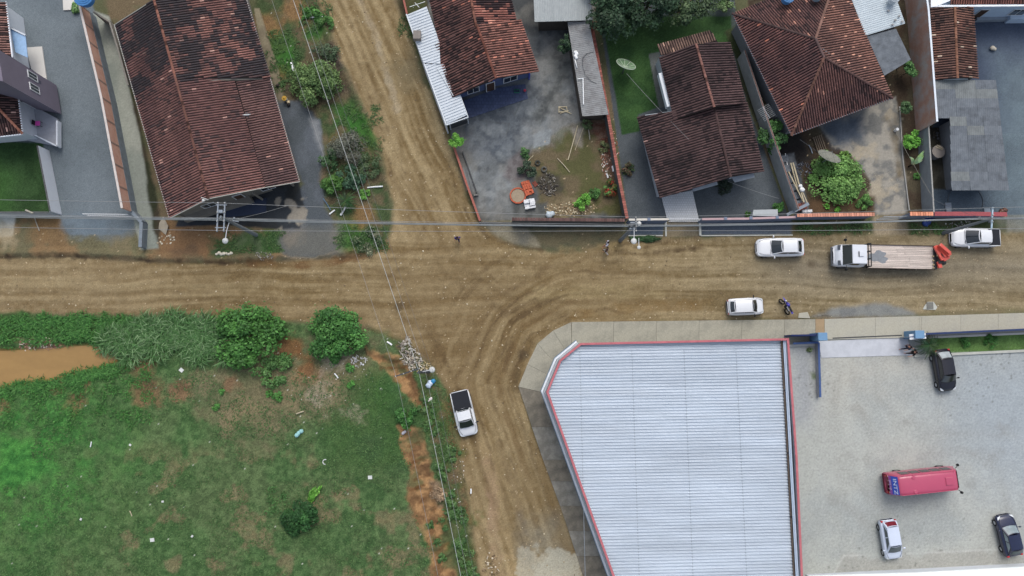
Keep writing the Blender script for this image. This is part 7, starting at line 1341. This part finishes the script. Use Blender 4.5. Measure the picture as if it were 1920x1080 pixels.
wire('house_wire', 'wire between the brown roofed house front and its garden corner', [W(1365, 340, 2.8), W(1460, 372, 2.2)], .012, M_WIRE, .2)

# ------------------------------------------------------------------ dishes, antennas, junk, rubbish
def dish(label, px, py, z, r, tilt, az, m, mesh=False, pm=None):
    q = W(px, py, z); t = T('satellite_dish', label, 'satellite dish', (q.x, q.y, 0 if z < 2.4 else z-.5)); k = 28; Mt = Matrix.Translation(q) @ Matrix.Rotation(az, 4, 'Z') @ Matrix.Rotation(tilt, 4, 'X'); mb = MB(); vs = []
    for i in range(6): rr = r*i/5+.001; vs += [Mt @ Vector((rr*math.cos(6.2832*j/k), rr*math.sin(6.2832*j/k), .28*r*(i/5)**2)) for j in range(k)]
    mb.add(vs, [(i*k+j, i*k+(j+1) % k, (i+1)*k+(j+1) % k, (i+1)*k+j) for i in range(5) for j in range(k)]); b = mb.build('reflector', m, t, smooth=True)
    s_ = b.modifiers.new('s', 'SOLIDIFY'); s_.thickness = .02
    mb = MB()
    if mesh:
        for j in range(10): a_ = 6.2832*j/10; mb.tube([Mt @ Vector((r*f_*math.cos(a_), r*f_*math.sin(a_), .28*r*f_*f_+.015)) for f_ in (.05, .35, .65, 1)], .022, 5)
        mb.tube([Mt @ Vector((r*math.cos(6.2832*j/24), r*math.sin(6.2832*j/24), .28*r)) for j in range(25)], .028, 5); mb.build('rib', pm or M_FR, t)
    mb = MB(); f_ = Mt @ Vector((0, 0, r*.75)); 
    for j in range(3): a_ = 2.1*j; mb.tube([Mt @ Vector((r*.9*math.cos(a_), r*.9*math.sin(a_), .25*r)), f_], .012, 4)
    mb.ball(f_, .05, .06, 6, 4); mb.build('feed_horn', M_CAB, t); mb = MB(); g0 = t.location.z; mb.tube([(q.x, q.y, g0), (q.x, q.y, z)], .05, 8); mb.build('mast', M_CAB, t)
dish('pale wire mesh satellite dish standing on the lawn', 1172, 125, 1.7, .95, .75, 2.75, mat('mesh_green', S(96, 124, 92), rough=.6, var=.15, scale=8), True, mat('mesh_rib', S(186, 196, 180)))
dish('large grey mesh satellite dish above the leafy garden of the hip roof house', 1552, 298, 1.8, 1.08, .8, 2.8, mat('mesh_grey', S(140, 142, 132), rough=.7, var=.15, scale=8, brick=(20, .08, .9, .6, .5, .5)), True, mat('mesh_rib2', S(120, 122, 114)))
dish('small white satellite dish on the big gabled roof', 463, 217, 4.3, .36, 1.15, 3.2, M_FR)
q = W(1437, 211, 3.4); an_ = T('tv_antenna', 'pale comb shaped television antenna below the left eave of the hip roof', 'antenna', (q.x, q.y, .0)); mb = MB(); d = Vector((.5, -.85, 0)).normalized(); s_ = Vector((-d.y, d.x, 0)); mb.tube([q-d*.62, q+d*.62], .02, 5)
for k in range(8): p = q+d*(-.58+.165*k); mb.tube([p-s_*.62+d*.0, p+s_*.62], .012, 4)
mb.build('elements', mat('alu', (1, 1, 1)), an_); MB().tube([(q.x, q.y, 0), (q.x, q.y, 3.4)], .025, 6).build('mast', M_CAB, an_)
q = W(390, 376, 5.3); mb = MB(); mb.tube([q, q+Vector((0, 0, .8))], .02); mb.tube([q+Vector((-.3, .1, .8)), q+Vector((.35, -.1, .8))], .03); mb.ball(q+Vector((-.1, -.15, .75)), .14, .1); mb.build('roof_antenna', mat('lamp_white', (1, 1, 1)), None, label='small white antenna at the front tip of the long gabled roof', category='antenna')
def tubes(name, label, segs, r, m, cat, group=None): 
    if len(segs) == 1: mb = MB(); mb.tube(segs[0], r, 7); return mb.build(name, m, None, label=label, category=cat, group=group)
WP = mat('white_pvc', (1, 1, 1)); BW = mat('bleached_wood', S(176, 166, 140), rough=.9, var=.15, scale=4)
G2 = lambda x, y, z=.05: Vector((W(x, y).x, W(x, y).y, gz_at(W(x, y).x, W(x, y).y)+z))
for (a_, b_, r_w, m_, nm, lb, ct) in [((689, 352), (718, 350), .07, WP, 'white_pipe', 'short white pipe sticking out from the roadside shrubs', 'pipe'), ((648, 388), (639, 404), .09, WP, 'metal_strip', 'pale metal strip on the ground below the roadside palm', 'strip'),
    ((618, 402), (628, 394), .07, WP, 'bent_strip', 'bent white strip on the grey drive left of the palm', 'strip'), ((606, 372), (620, 394), .05, mat('blue_grey_edge', (0, 0, 0)), 'grey_plank', 'bluish plank lying on the grey drive', 'plank'), ((580, 34), (606, 33), .05, WP, 'white_pipe', 'white pipe lying across the weeds at the top of the roadside garden', 'pipe'),
    ((546, 118), (550, 131), .09, WP, 'white_scrap', 'upper piece of white junk beside the olive bush', 'scrap'), ((549, 130), (559, 143), .09, WP, 'white_scrap', 'lower piece of white junk beside the olive bush', 'scrap'),
    ((1083, 236), (1065, 300), .05, BW, 'wooden_pole', 'longest pale pole lying across the rubble yard', 'pole'), ((1094, 240), (1078, 282), .03, BW, 'wooden_pole', 'thin dark pole right of the longest pale one', 'pole'), ((1102, 238), (1106, 262), .05, mat('old_post', (0, 0, 0)), 'short_post', 'short grey post leaning at the end of the lean to', 'post'),
    ((1045, 297), (1068, 323), .04, BW, 'wooden_stick', 'short stick on the bare earth of the rubble yard', 'stick'), ((1000, 292), (990, 302), .03, BW, 'thin_stick', 'thin stick beside the dark yard bush', 'stick'), ((1148, 312), (1150, 322), .1, WP, 'white_block', 'white block by the tile coped wall, upper one', 'block'), ((1137, 326), (1140, 334), .08, WP, 'white_block', 'white block by the tile coped wall, lower one', 'block'),
    ((1472, 288), (1477, 322), .04, WP, 'white_batten', 'white batten lying along the stacked sheets', 'batten'), ((1525, 313), (1536, 304), .09, WP, 'white_cylinder', 'thick white tube left of the grey satellite dish', 'tube'), ((1516, 272), (1523, 288), .05, mat('pale_grey', (1, 1, 1)), 'metal_scrap', 'metal leg piece in the dark corner below the hip roof', 'leg'),
    ((1772, 284), (1795, 273), .09, WP, 'white_gutter_piece', 'white gutter piece leaning on the patchwork shed', 'gutter'), ((735, 647), (726, 641), .08, WP, 'white_tube', 'white tube lying above the upper clay gully', 'tube'), ((883, 916), (883, 925), .07, WP, 'white_stick', 'white stick on the bank of the south road', 'stick'), ((627, 700), (634, 709), .06, WP, 'white_plank', 'white plank on the rubbish below the round field bush', 'slat'),
    ((556, 776), (570, 771), .06, BW, 'grey_log', 'grey log at the foot of the bare patch in the field', 'log'), ((243, 958), (247, 968), .04, BW, 'dry_stick', 'dry stick in the lower left part of the field', 'stick'), ((172, 828), (170, 838), .05, WP, 'white_stick', 'white stick in the left part of the field', 'stick')]:
    mb = MB(); P_ = [G2(*a_, r_w+.03), G2(*b_, r_w+.03)]; mb.tube([P_[0], P_[0].lerp(P_[1], .5)+Vector((.02, .02, .02)), P_[1]], r_w, 7); mb.build(nm, m_, None, label=lb, category=ct)
# bricks, tiles, sand ring
M_BR = mat('raw_brick', S(176, 92, 66), rough=.9, var=.2, scale=6); rg = T('brick_ring', 'round ring of bricks holding sand in the corner yard', 'brick ring', W(971, 367)); c = W(971, 367); mb = MB()
for k in range(20): a_ = 6.2832*k/20; k0 = len(mb.v); mb.box(-.11, .11, -.06, .06, 0, .12); M_ = Matrix.Translation((c.x+.72*math.cos(a_), c.y+.72*math.sin(a_), 0)) @ Matrix.Rotation(a_+1.57+R.uniform(-.15, .15), 4, 'Z'); mb.xform(M_, k0)
mb.build('bricks', M_BR, rg, bevel=.008); mb = MB(); mb.cyl((c.x, c.y), .64, -.02, .05, 24); mb.build('sand', mat('sand', S(146, 132, 112), rough=.95, var=.15, scale=6, fine=.2), rg)
def stack(name, label, px, py, rot, nx, ny, sx, sy, sz, m, cat, lv=2, group=None):
    c = W(px, py); r = T(name, label, cat, (c.x, c.y, 0)); 
    for i in range(nx):
        for j in range(ny):
            hh = R.choice([lv, lv, max(1, lv-1)]); mb = MB(); k0 = 0; mb.box(-sx/2, sx/2, -sy/2, sy/2, 0, sz*hh); mb.xform(Matrix.Translation((c.x, c.y, 0)) @ Matrix.Rotation(rot, 4, 'Z') @ Matrix.Translation(((i-(nx-1)/2)*sx*1.04+R.uniform(-.03, .03), (j-(ny-1)/2)*sy*1.06, 0)) @ Matrix.Rotation(R.uniform(-.06, .06), 4, 'Z')); mb.build('piece', m, r, bevel=.01)
stack('brick_stack', 'stack of orange hollow bricks beside the sand ring', 989, 353, -1.2, 5, 4, .27, .2, .12, M_BR, 'bricks', 2); stack('brick_stack', 'few loose darker bricks at the top right of the orange stack', 1003, 345, -.9, 2, 2, .25, .18, .1, mat('dark_brick', S(120, 66, 54), var=.2), 'bricks', 1)
stack('white_block_stack', 'stack of white ridged tiles below the orange bricks', 993, 383, .18, 2, 7, .5, .13, .2, mat('white_block', S(206, 208, 210), rough=.7, var=.06), 'blocks', 2)
c = W(1030, 403, .3); mb = MB(); mb.stone(c, .42, None, .5); mb.stone(c+Vector((.25, .1, 0)), .3, None, .5); mb.build('plastic_sheet_bundle', mat('pale_plastic', S(176, 188, 196), rough=.4, var=.2, scale=4), None, smooth=True, label='crumpled pale plastic bundle on the front wall of the rubble yard', category='bundle')
def torus(name, label, px, py, R0, r0, m, cat, z=.08):
    c = W(px, py); mb = MB(); pts = [(c.x+R0*math.cos(6.2832*j/20), c.y+R0*math.sin(6.2832*j/20), z) for j in range(21)]; mb.tube(pts, r0, 8); mb.build(name, m, None, smooth=True, label=label, category=cat)
torus('rubber_ring', 'old grey tyre lying in the rubble yard', 1020, 318, .22, .09, mat('dusty_tyre', S(84, 84, 78), var=.2), 'tyre', .1); torus('rubber_ring', 'second dark tyre half hidden by the yard bush', 1008, 306, .2, .08, mat('dusty_tyre2', S(62, 64, 58)), 'tyre', .1)
r = T('wood_frame', 'small broken wooden frame lying on the concrete yard', 'frame', W(1056, 207)); 
for (a_, b_) in (((1047, 201), (1063, 201)), ((1047, 210), (1063, 210)), ((1048, 200), (1048, 212)), ((1062, 200), (1064, 212)), ((1047, 201), (1071, 214)), ((1050, 213), (1066, 208))): MB().obox(W(*a_), W(*b_), .06, .03, .09+R.uniform(0, .03)).build('slat', BW, r)
for (x, y, nm, lb, cl, rr) in [(969, 172, 'green_crate', 'green plastic crate on the porch edge of the corner house', S(40, 112, 90), .26), (984, 171, 'red_bucket', 'small red bucket next to the green crate', S(160, 50, 70), .13)]:
    c = W(x, y); t = T(nm, lb, nm.split('_')[1], c); mb = MB()
    if 'crate' in nm: mb.box(c.x-rr, c.x+rr, c.y-rr*.6, c.y+rr*.6, 0, .05); mb.box(c.x-rr, c.x+rr, c.y-rr*.6, c.y-rr*.52, .05, .28); mb.box(c.x-rr, c.x+rr, c.y+rr*.52, c.y+rr*.6, .05, .28); mb.box(c.x-rr, c.x-rr*.9, c.y-rr*.52, c.y+rr*.52, .05, .28); mb.box(c.x+rr*.9, c.x+rr, c.y-rr*.52, c.y+rr*.52, .05, .28)
    else: mb.tube([(c.x, c.y, 0), (c.x, c.y, .26)], rr*.8, 14, r2=rr)
    mb.build('shell', mat(nm, cl, rough=.4), t)
c = W(531, 182, .9); mb = MB(); mb.cyl(c, .24, .55, .6, 18); mb.ball((c.x, c.y, .6), .13, .12, 12, 6); mb.build('yellow_hat', mat('yellow', S(176, 140, 58), rough=.7), None, label='round yellow lid on a stand beside the big gabled house', category='lid')
for (x, y, lb, cl) in [(536, 187, 'small white pot below the yellow lid', S(150, 150, 140)), (541, 192, 'cream bag at the end of the side path of the gabled house', S(190, 176, 146)), (520, 160, 'dark bag on the side path near the yellow lid', S(56, 52, 48)), (541, 196, 'black bin lid at the top of the grey drive', S(36, 34, 34))]:
    mb = MB(); mb.stone(W(x, y, .15), .2, None, .8); mb.build('junk_item', mat('junk_%d' % cl[0].__hash__(), cl, rough=.8), None, smooth=True, label=lb, category='junk')
# painted stones by the pole
for k in range(7): x = 407+k*4.5; q = G2(x, 476+R.uniform(-1.5, 1.5), .08); mb = MB(); mb.stone(q, .17+R.uniform(-.03, .03), None, .8); mb.build('painted_stone', mat('whitewash', S(200, 194, 178), var=.15), None, smooth=True, label='white painted stone in the row on the verge below the double armed pole', category='stone', group='row of white painted stones')
def pile(name, label, px, py, rx, ry, n_, cols, cat, s0=.05, s1=.14, long=.4, kind=None, z1=.3):
    mb = MB(); c = W(px, py)
    for k in range(n_):
        a_ = R.random()*6.283; d = math.sqrt(R.random()); x, y = c.x+rx*d*math.cos(a_), c.y+ry*d*math.sin(a_); z = gz_at(x, y)+z1*(1-d)*R.random(); cc = cols[R.randrange(len(cols))]; s = R.uniform(s0, s1)
        if R.random() < long: b_ = R.random()*6.283; mb.tube([(x, y, z+s*.4), (x+math.cos(b_)*s*3.2, y+math.sin(b_)*s*3.2, z+s*.5)], s*.38, 5, cc)
        else: mb.stone((x, y, z+s*.2), s, cc, .5)
    mb.usec = True; o = mb.build(name, mat('rubbish', (1, 1, 1), rough=.85, var=.1, attr=True), None, label=label, category=cat); o['kind'] = 'stuff'; return o
pile('rubble_heap', 'heap of white and grey demolition rubble above the south utility pole', 764, 660, .75, 1.25, 120, [S(176, 172, 162), S(130, 124, 114), S(150, 142, 130), S(86, 80, 74)], 'rubble', .04, .13, .6)
pile('rubble_heap', 'second part of the white rubble heap nearer the utility pole', 776, 676, .7, .9, 70, [S(186, 182, 172), S(110, 104, 96), S(160, 150, 132)], 'rubble', .05, .14, .5)
pile('straw_litter', 'yellowish litter around the foot of the south utility pole', 795, 688, .6, .5, 60, [S(176, 156, 110), S(150, 134, 100), S(206, 196, 170)], 'litter', .03, .09, .6)
pile('burnt_wood_heap', 'dark heap of burnt branches and ash in the rubble yard', 1028, 346, .95, 1.1, 150, [S(44, 42, 42), S(70, 66, 62), S(150, 146, 138), S(96, 92, 86)], 'branches', .03, .09, .8)
pile('tile_rubble', 'broken red tiles scattered along the tile coped wall', 1143, 290, .9, 2.6, 170, [S(140, 84, 68), S(110, 72, 60), S(170, 130, 110), S(200, 196, 186)], 'rubble', .04, .1, .2, z1=.1)
pile('brick_rubble', 'pale broken stones along the inside of the dark front wall', 1070, 392, 2.6, .7, 170, [S(176, 156, 124), S(140, 120, 94), S(196, 186, 160)], 'rubble', .03, .09, .1, z1=.08)
pile('creek_rubble', 'pinkish brick rubble tipped into the bend of the creek', 72, 648, 2.0, .75, 190, [S(150, 118, 98), S(120, 92, 76), S(196, 186, 170)], 'rubble', .04, .12, .1, z1=.1)
pile('paper_litter', 'white paper litter at the foot of the round field bush', 672, 676, .9, .5, 45, [S(206, 208, 210), S(176, 176, 176)], 'litter', .03, .1, .3)
pile('verge_litter', 'grey litter and twigs right of the white stones', 495, 480, 1.0, .4, 60, [S(130, 128, 124), S(90, 84, 76), S(160, 156, 148)], 'litter', .03, .08, .4, z1=.06)
pile('corner_stones', 'pale loose stones at the end of the concrete slab by the road', 310, 450, .9, .5, 22, [S(196, 190, 170), S(150, 140, 120)], 'stones', .04, .12, .1, z1=.05)
pile('field_litter', 'small white litter scattered over the bare patch of the field', 610, 700, 4.5, 3.2, 70, [S(196, 194, 186), S(160, 156, 146)], 'litter', .02, .06, .2, z1=.0)
pile('bank_litter', 'pale litter scattered down the bank of the south road', 858, 870, .6, 6, 40, [S(186, 180, 164), S(206, 204, 196)], 'litter', .02, .07, .2, z1=0)
pile('bottom_litter', 'heap of stones and litter at the bottom end of the bank', 920, 1062, .8, 1.2, 60, [S(150, 130, 104), S(196, 186, 166), S(100, 86, 66)], 'litter', .03, .09, .2)
pile('pole_foot_junk', 'tangle of junk behind the low hedge and far right pole', 1800, 420, 1.4, .4, 50, [S(120, 120, 116), S(70, 72, 70), S(176, 176, 170)], 'junk', .04, .1, .5)
pile('driveway_cuttings', 'dry pale cuttings strewn over the concrete driveway', 1655, 348, 1.6, 1.6, 130, [S(196, 188, 166), S(166, 156, 134)], 'cuttings', .012, .03, 1.0, z1=.02)
pile('driveway_cuttings', 'dry cuttings at the top of the leafy garden', 1606, 288, 1.5, .9, 90, [S(180, 170, 148), S(150, 142, 122)], 'cuttings', .012, .03, 1.0, z1=.02)
pile('dark_planks_heap', 'dark heap of boards left of the grey satellite dish', 1512, 318, 1.1, .7, 60, [S(84, 92, 104), S(60, 64, 74), S(120, 126, 134)], 'boards', .04, .09, .9, z1=.2)
pile('junk_yard_heap', 'jumble of dark junk under the edge of the patchwork shed', 1768, 255, 1.0, .9, 60, [S(70, 66, 60), S(110, 100, 84), S(90, 92, 96)], 'junk', .05, .13, .4)
# scattered pebbles of the roads (uncountable)
mb = MB(); nrs = np.random.RandomState(44); cnt = 0
while cnt < 1500:
    x, y = nrs.uniform(-52, 52), nrs.uniform(-21, 36); i, j = int((x+56)/G), int((y+23.5)/G)
    if CL[i, j] == 1 and (nrs.rand() < .5 or rd[i, j] < 1.0): mb.stone((x, y, Z[i, j]+.01), .025+.06*nrs.rand()**3, [S(176, 160, 130), S(150, 134, 106), S(190, 180, 156), S(104, 90, 70)][nrs.randint(4)], .6); cnt += 1
mb.usec = True; o = mb.build('road_pebbles', mat('rubbish', (1, 1, 1)), None, local=True); props(o, 'loose pale pebbles strewn over the dirt roads', 'pebbles', None, 'stuff')
# bags and litter pieces
def bag(label, px, py, r_w, c, cat='rubbish bag', nm='rubbish_bag', c2=None):
    q = G2(px, py, r_w*.4); t = T(nm, label, cat, q); 
    for i, (dx, dy, cc) in enumerate([(0, 0, c), (r_w*.8, r_w*.5, c2 or c), (-r_w*.5, -r_w*.6, c)]): mb = MB(); mb.stone(q+Vector((dx, dy, 0)), r_w*R.uniform(.8, 1), None, .55); mb.build('bag', mat('bag_%d_%d' % (int(cc[0]*999), int(cc[2]*999)), cc, rough=.35, var=.15, scale=6), t, smooth=True)
bag('white and blue rubbish bags beside the south road below the utility pole', 807, 718, .32, S(200, 214, 230), c2=S(50, 130, 176)); bag('pale turquoise torn plastic lying in the middle of the field', 560, 812, .3, S(140, 186, 186), cat='plastic', nm='plastic_litter'); bag('small pale plastic at the head of the lower clay gully', 757, 811, .16, S(170, 170, 178), cat='plastic', nm='plastic_litter')
bag('white plastic scrap on the road bank below the blue bags', 806, 749, .16, S(216, 208, 206), cat='plastic', nm='plastic_litter'); bag('dark blue tarpaulin bundle hanging over the front wall', 1737, 414, .42, S(44, 66, 128), cat='tarpaulin', nm='blue_tarpaulin', c2=S(30, 42, 84)); bag('rusty brown bundle in the far right yard corner', 1878, 397, .3, S(92, 62, 50), cat='bundle', nm='brown_bundle')
for (x, y, lb) in [(340, 694, 'white square of card in the field near the creek'), (286, 1012, 'white square of card at the bottom of the field'), (694, 895, 'white square of card in the right part of the field'), (610, 866, 'crescent of white plastic in the middle of the field'), (245, 834, 'small white scrap in the left centre of the field'), (306, 940, 'white scrap among brown patches low in the field'), (361, 1005, 'white scrap low in the middle of the field'), (153, 973, 'greyish crumpled paper in the lower left of the field')]:
    q = G2(x, y, .03); mb = MB(); s_ = .19 if 'square' in lb else .1
    if 'crescent' in lb: mb.tube([q+Vector((.22*math.cos(a_), .22*math.sin(a_), .02)) for a_ in [1.2+j*.45 for j in range(9)]], .045, 6)
    else: mb.box(-s_, s_, -s_*.85, s_*.85, 0, .025); mb.xform(Matrix.Translation(q+Vector((0, 0, .04))) @ Matrix.Rotation(R.random()*3, 4, 'Z') @ Matrix.Rotation(.1, 4, 'X'))
    mb.build('white_scrap', mat('card_white', S(196, 200, 196), rough=.8, var=.04), None, label=lb, category='litter')
# beams and boards beside the grey party wall
for k, (a_, b_, w_, lb) in enumerate([((1483, 305), (1498, 360), .12, 'pale timber beam, leftmost of the bundle by the grey party wall'), ((1487, 305), (1503, 365), .12, 'pale timber beam, second from the left in the bundle'), ((1478, 322), (1505, 378), .1, 'pale timber beam crossing under the bundle'), ((1490, 320), (1506, 380), .12, 'pale timber beam on the right of the bundle'), ((1496, 345), (1512, 382), .08, 'short pale beam at the lower end of the bundle')]):
    P_, Q_ = W(*a_, .4), W(*b_, .4); mb = MB(); bar3(mb, (P_.x, P_.y, .32+.07*k), (Q_.x, Q_.y, .36+.07*k), w_, .08); mb.build('timber_beam', BW, None, label=lb, category='beam', group='timber beams by the party wall')
for k, (x, y) in enumerate([(1466, 300), (1473, 318), (1481, 338), (1487, 353), (1494, 368), (1499, 384)]):
    c = W(x, y); r = T('fibre_sheet', ['topmost', 'second', 'third', 'fourth', 'fifth', 'lowest'][k]+' dark fibre sheet laid along the grey party wall', 'sheet', (c.x, c.y, 0), group='fibre sheets along the party wall'); P_ = [Vector((c.x+dx, c.y+dy, .12+.02*k)) for dx, dy in ((-.62, -.38), (.62, -.16), (.55, .45), (-.7, .3))]; mb = MB(); corr(mb, P_, P_[0], P_[1], .16, .03, None, .012, 'sine', True); mb.build('sheet', [M_FCd, mat('mid_fibre_cement', (1, 1, 1))][k % 2], r)
mb = MB(); bar3(mb, W(1475, 403, .9), W(1516, 382, .9), .28, .14); mb.build('concrete_beam', mat('pale_grey', (1, 1, 1)), None, label='slanting pale concrete beam at the front end of the stacked boards', category='beam')
mb = MB(); mb.stone(W(1504, 355, .7), .28, None, .5); mb.stone(W(1501, 349, .7), .22, None, .5); mb.build('white_sack', mat('white_cloth', (1, 1, 1)), None, smooth=True, label='white sack lying on the timber beams', category='sack')
stack('tile_stack', 'red tiles and white slabs stacked at the corner of the tile capped wall', 1501, 388, .35, 2, 3, .42, .22, .12, mat('dark_brick', (0, 0, 0)), 'tiles', 3)
stack('white_slab_stack', 'white slabs stacked right at the tile capped wall corner', 1512, 399, .05, 2, 2, .45, .25, .12, mat('white_block', (0, 0, 0)), 'slabs', 2)
c = W(1531, 268); r = T('wooden_ladder_frame', 'dark wooden pallet leaning under the front eave of the hip roof', 'pallet', c)
for k in range(5): t = k/4; MB().obox(W(1524+t*14, 258+t*-5), W(1533+t*14, 285+t*-5), .1, .1, .16).build('slat', MW, r)
for (a_, b_) in (((1522, 260), (1540, 254)), ((1531, 284), (1549, 279))): MB().obox(W(*a_), W(*b_), .08, .02, .095).build('beam', MW, r)
c = W(1760, 284, .9); t = T('round_tank', 'round concrete tank with planks on its lid in the junk yard', 'tank', (c.x, c.y, 0)); MB().cyl(c, .6, 0, .85, 24).build('tank_body', M_FC, t, bevel=.03); MB().cyl(c, .63, .85, .92, 24).build('lid', mat('grey_lid', S(134, 128, 122), var=.15), t, bevel=.02)
for (x0, y0, x1, y1) in ((1754, 275, 1767, 281), (1757, 272, 1768, 279)): MB().obox(W(x0, y0, .95), W(x1, y1, .95), .07, .93, .98+.01*(x0 % 2)).build('plank', BW, t)
c = W(1784, 247, .7); mb = MB(); mb.stone(c, .35, None, .6); mb.build('white_sack', mat('white_cloth', (1, 1, 1)), None, smooth=True, label='grey white sack beside the patchwork shed', category='sack'); c = W(1861, 90, .2); mb = MB(); mb.stone(c, .25, None, .6); mb.stone(c+Vector((.2, -.1, 0)), .2, None, .6); mb.build('white_animal_bowl', mat('cream_lump', S(176, 170, 156), var=.1), None, smooth=True, label='pale lump lying alone on the dark far right yard', category='object')
c = W(1743, 575); mh = T('manhole', 'square concrete manhole in the road near the parking fence', 'manhole', (c.x, c.y, 0)); MB().prism([W(1730, 580), W(1733, 574), W(1739, 566), W(1750, 566), W(1757, 576), W(1754, 581)], 0, .045).build('collar', mat('pale_kerb', (1, 1, 1)), mh); MB().box(c.x-.32, c.x+.32, c.y-.22, c.y+.42, .04, .09).build('cover', mat('grey_lid2', S(112, 112, 106), var=.25, scale=6), mh, bevel=.01)
for (x, y, s_) in [(1777, 386, .3), (1778, 396, .25), (1850, 397, .3)]: c = W(x, y); MB().box(c.x-s_, c.x+s_, c.y-s_, c.y+s_, 0, .12).build('paving_stone', mat('pale_grey', (1, 1, 1)), None, bevel=.02, label={1777: 'pale square paving stone inside the red topped wall, upper left', 1850: 'pale block in the middle of the yard behind the red topped wall'}.get(x, 'pale square stone touching the red topped wall, lower left'), category='paving stone')
torus('hose_loop', 'large loop of dark hose on the yard behind the red topped wall', 1810, 378, 1.7, .025, M_CAB, 'hose', .03)
c = W(1683, 242, .5); mb = MB(); mb.tube([(c.x, c.y, 0), (c.x, c.y, .5)], .14, 12); mb.build('white_bucket', M_FR, None, label='small white bucket on the edge of the concrete driveway', category='bucket')
mb = MB(); mb.obox(W(1310, 416, .05), W(1310, 416.1, .05), .1, 0, .1)
c = W(316, 425); mb = MB(); mb.add([(c.x-.9, c.y-.2, .06), (c.x-.2, c.y-.8, .06), (c.x+.1, c.y+.0, .3), (c.x-.4, c.y+.9, .35), (c.x-.8, c.y+.3, .2)], [(0, 1, 2, 3, 4)]); o = mb.build('broken_panel', mat('panel_tan', S(150, 142, 126), var=.15), None, label='broken tan panel lying at the lower corner of the big gabled roof', category='panel'); s_ = o.modifiers.new('s', 'SOLIDIFY'); s_.thickness = .04
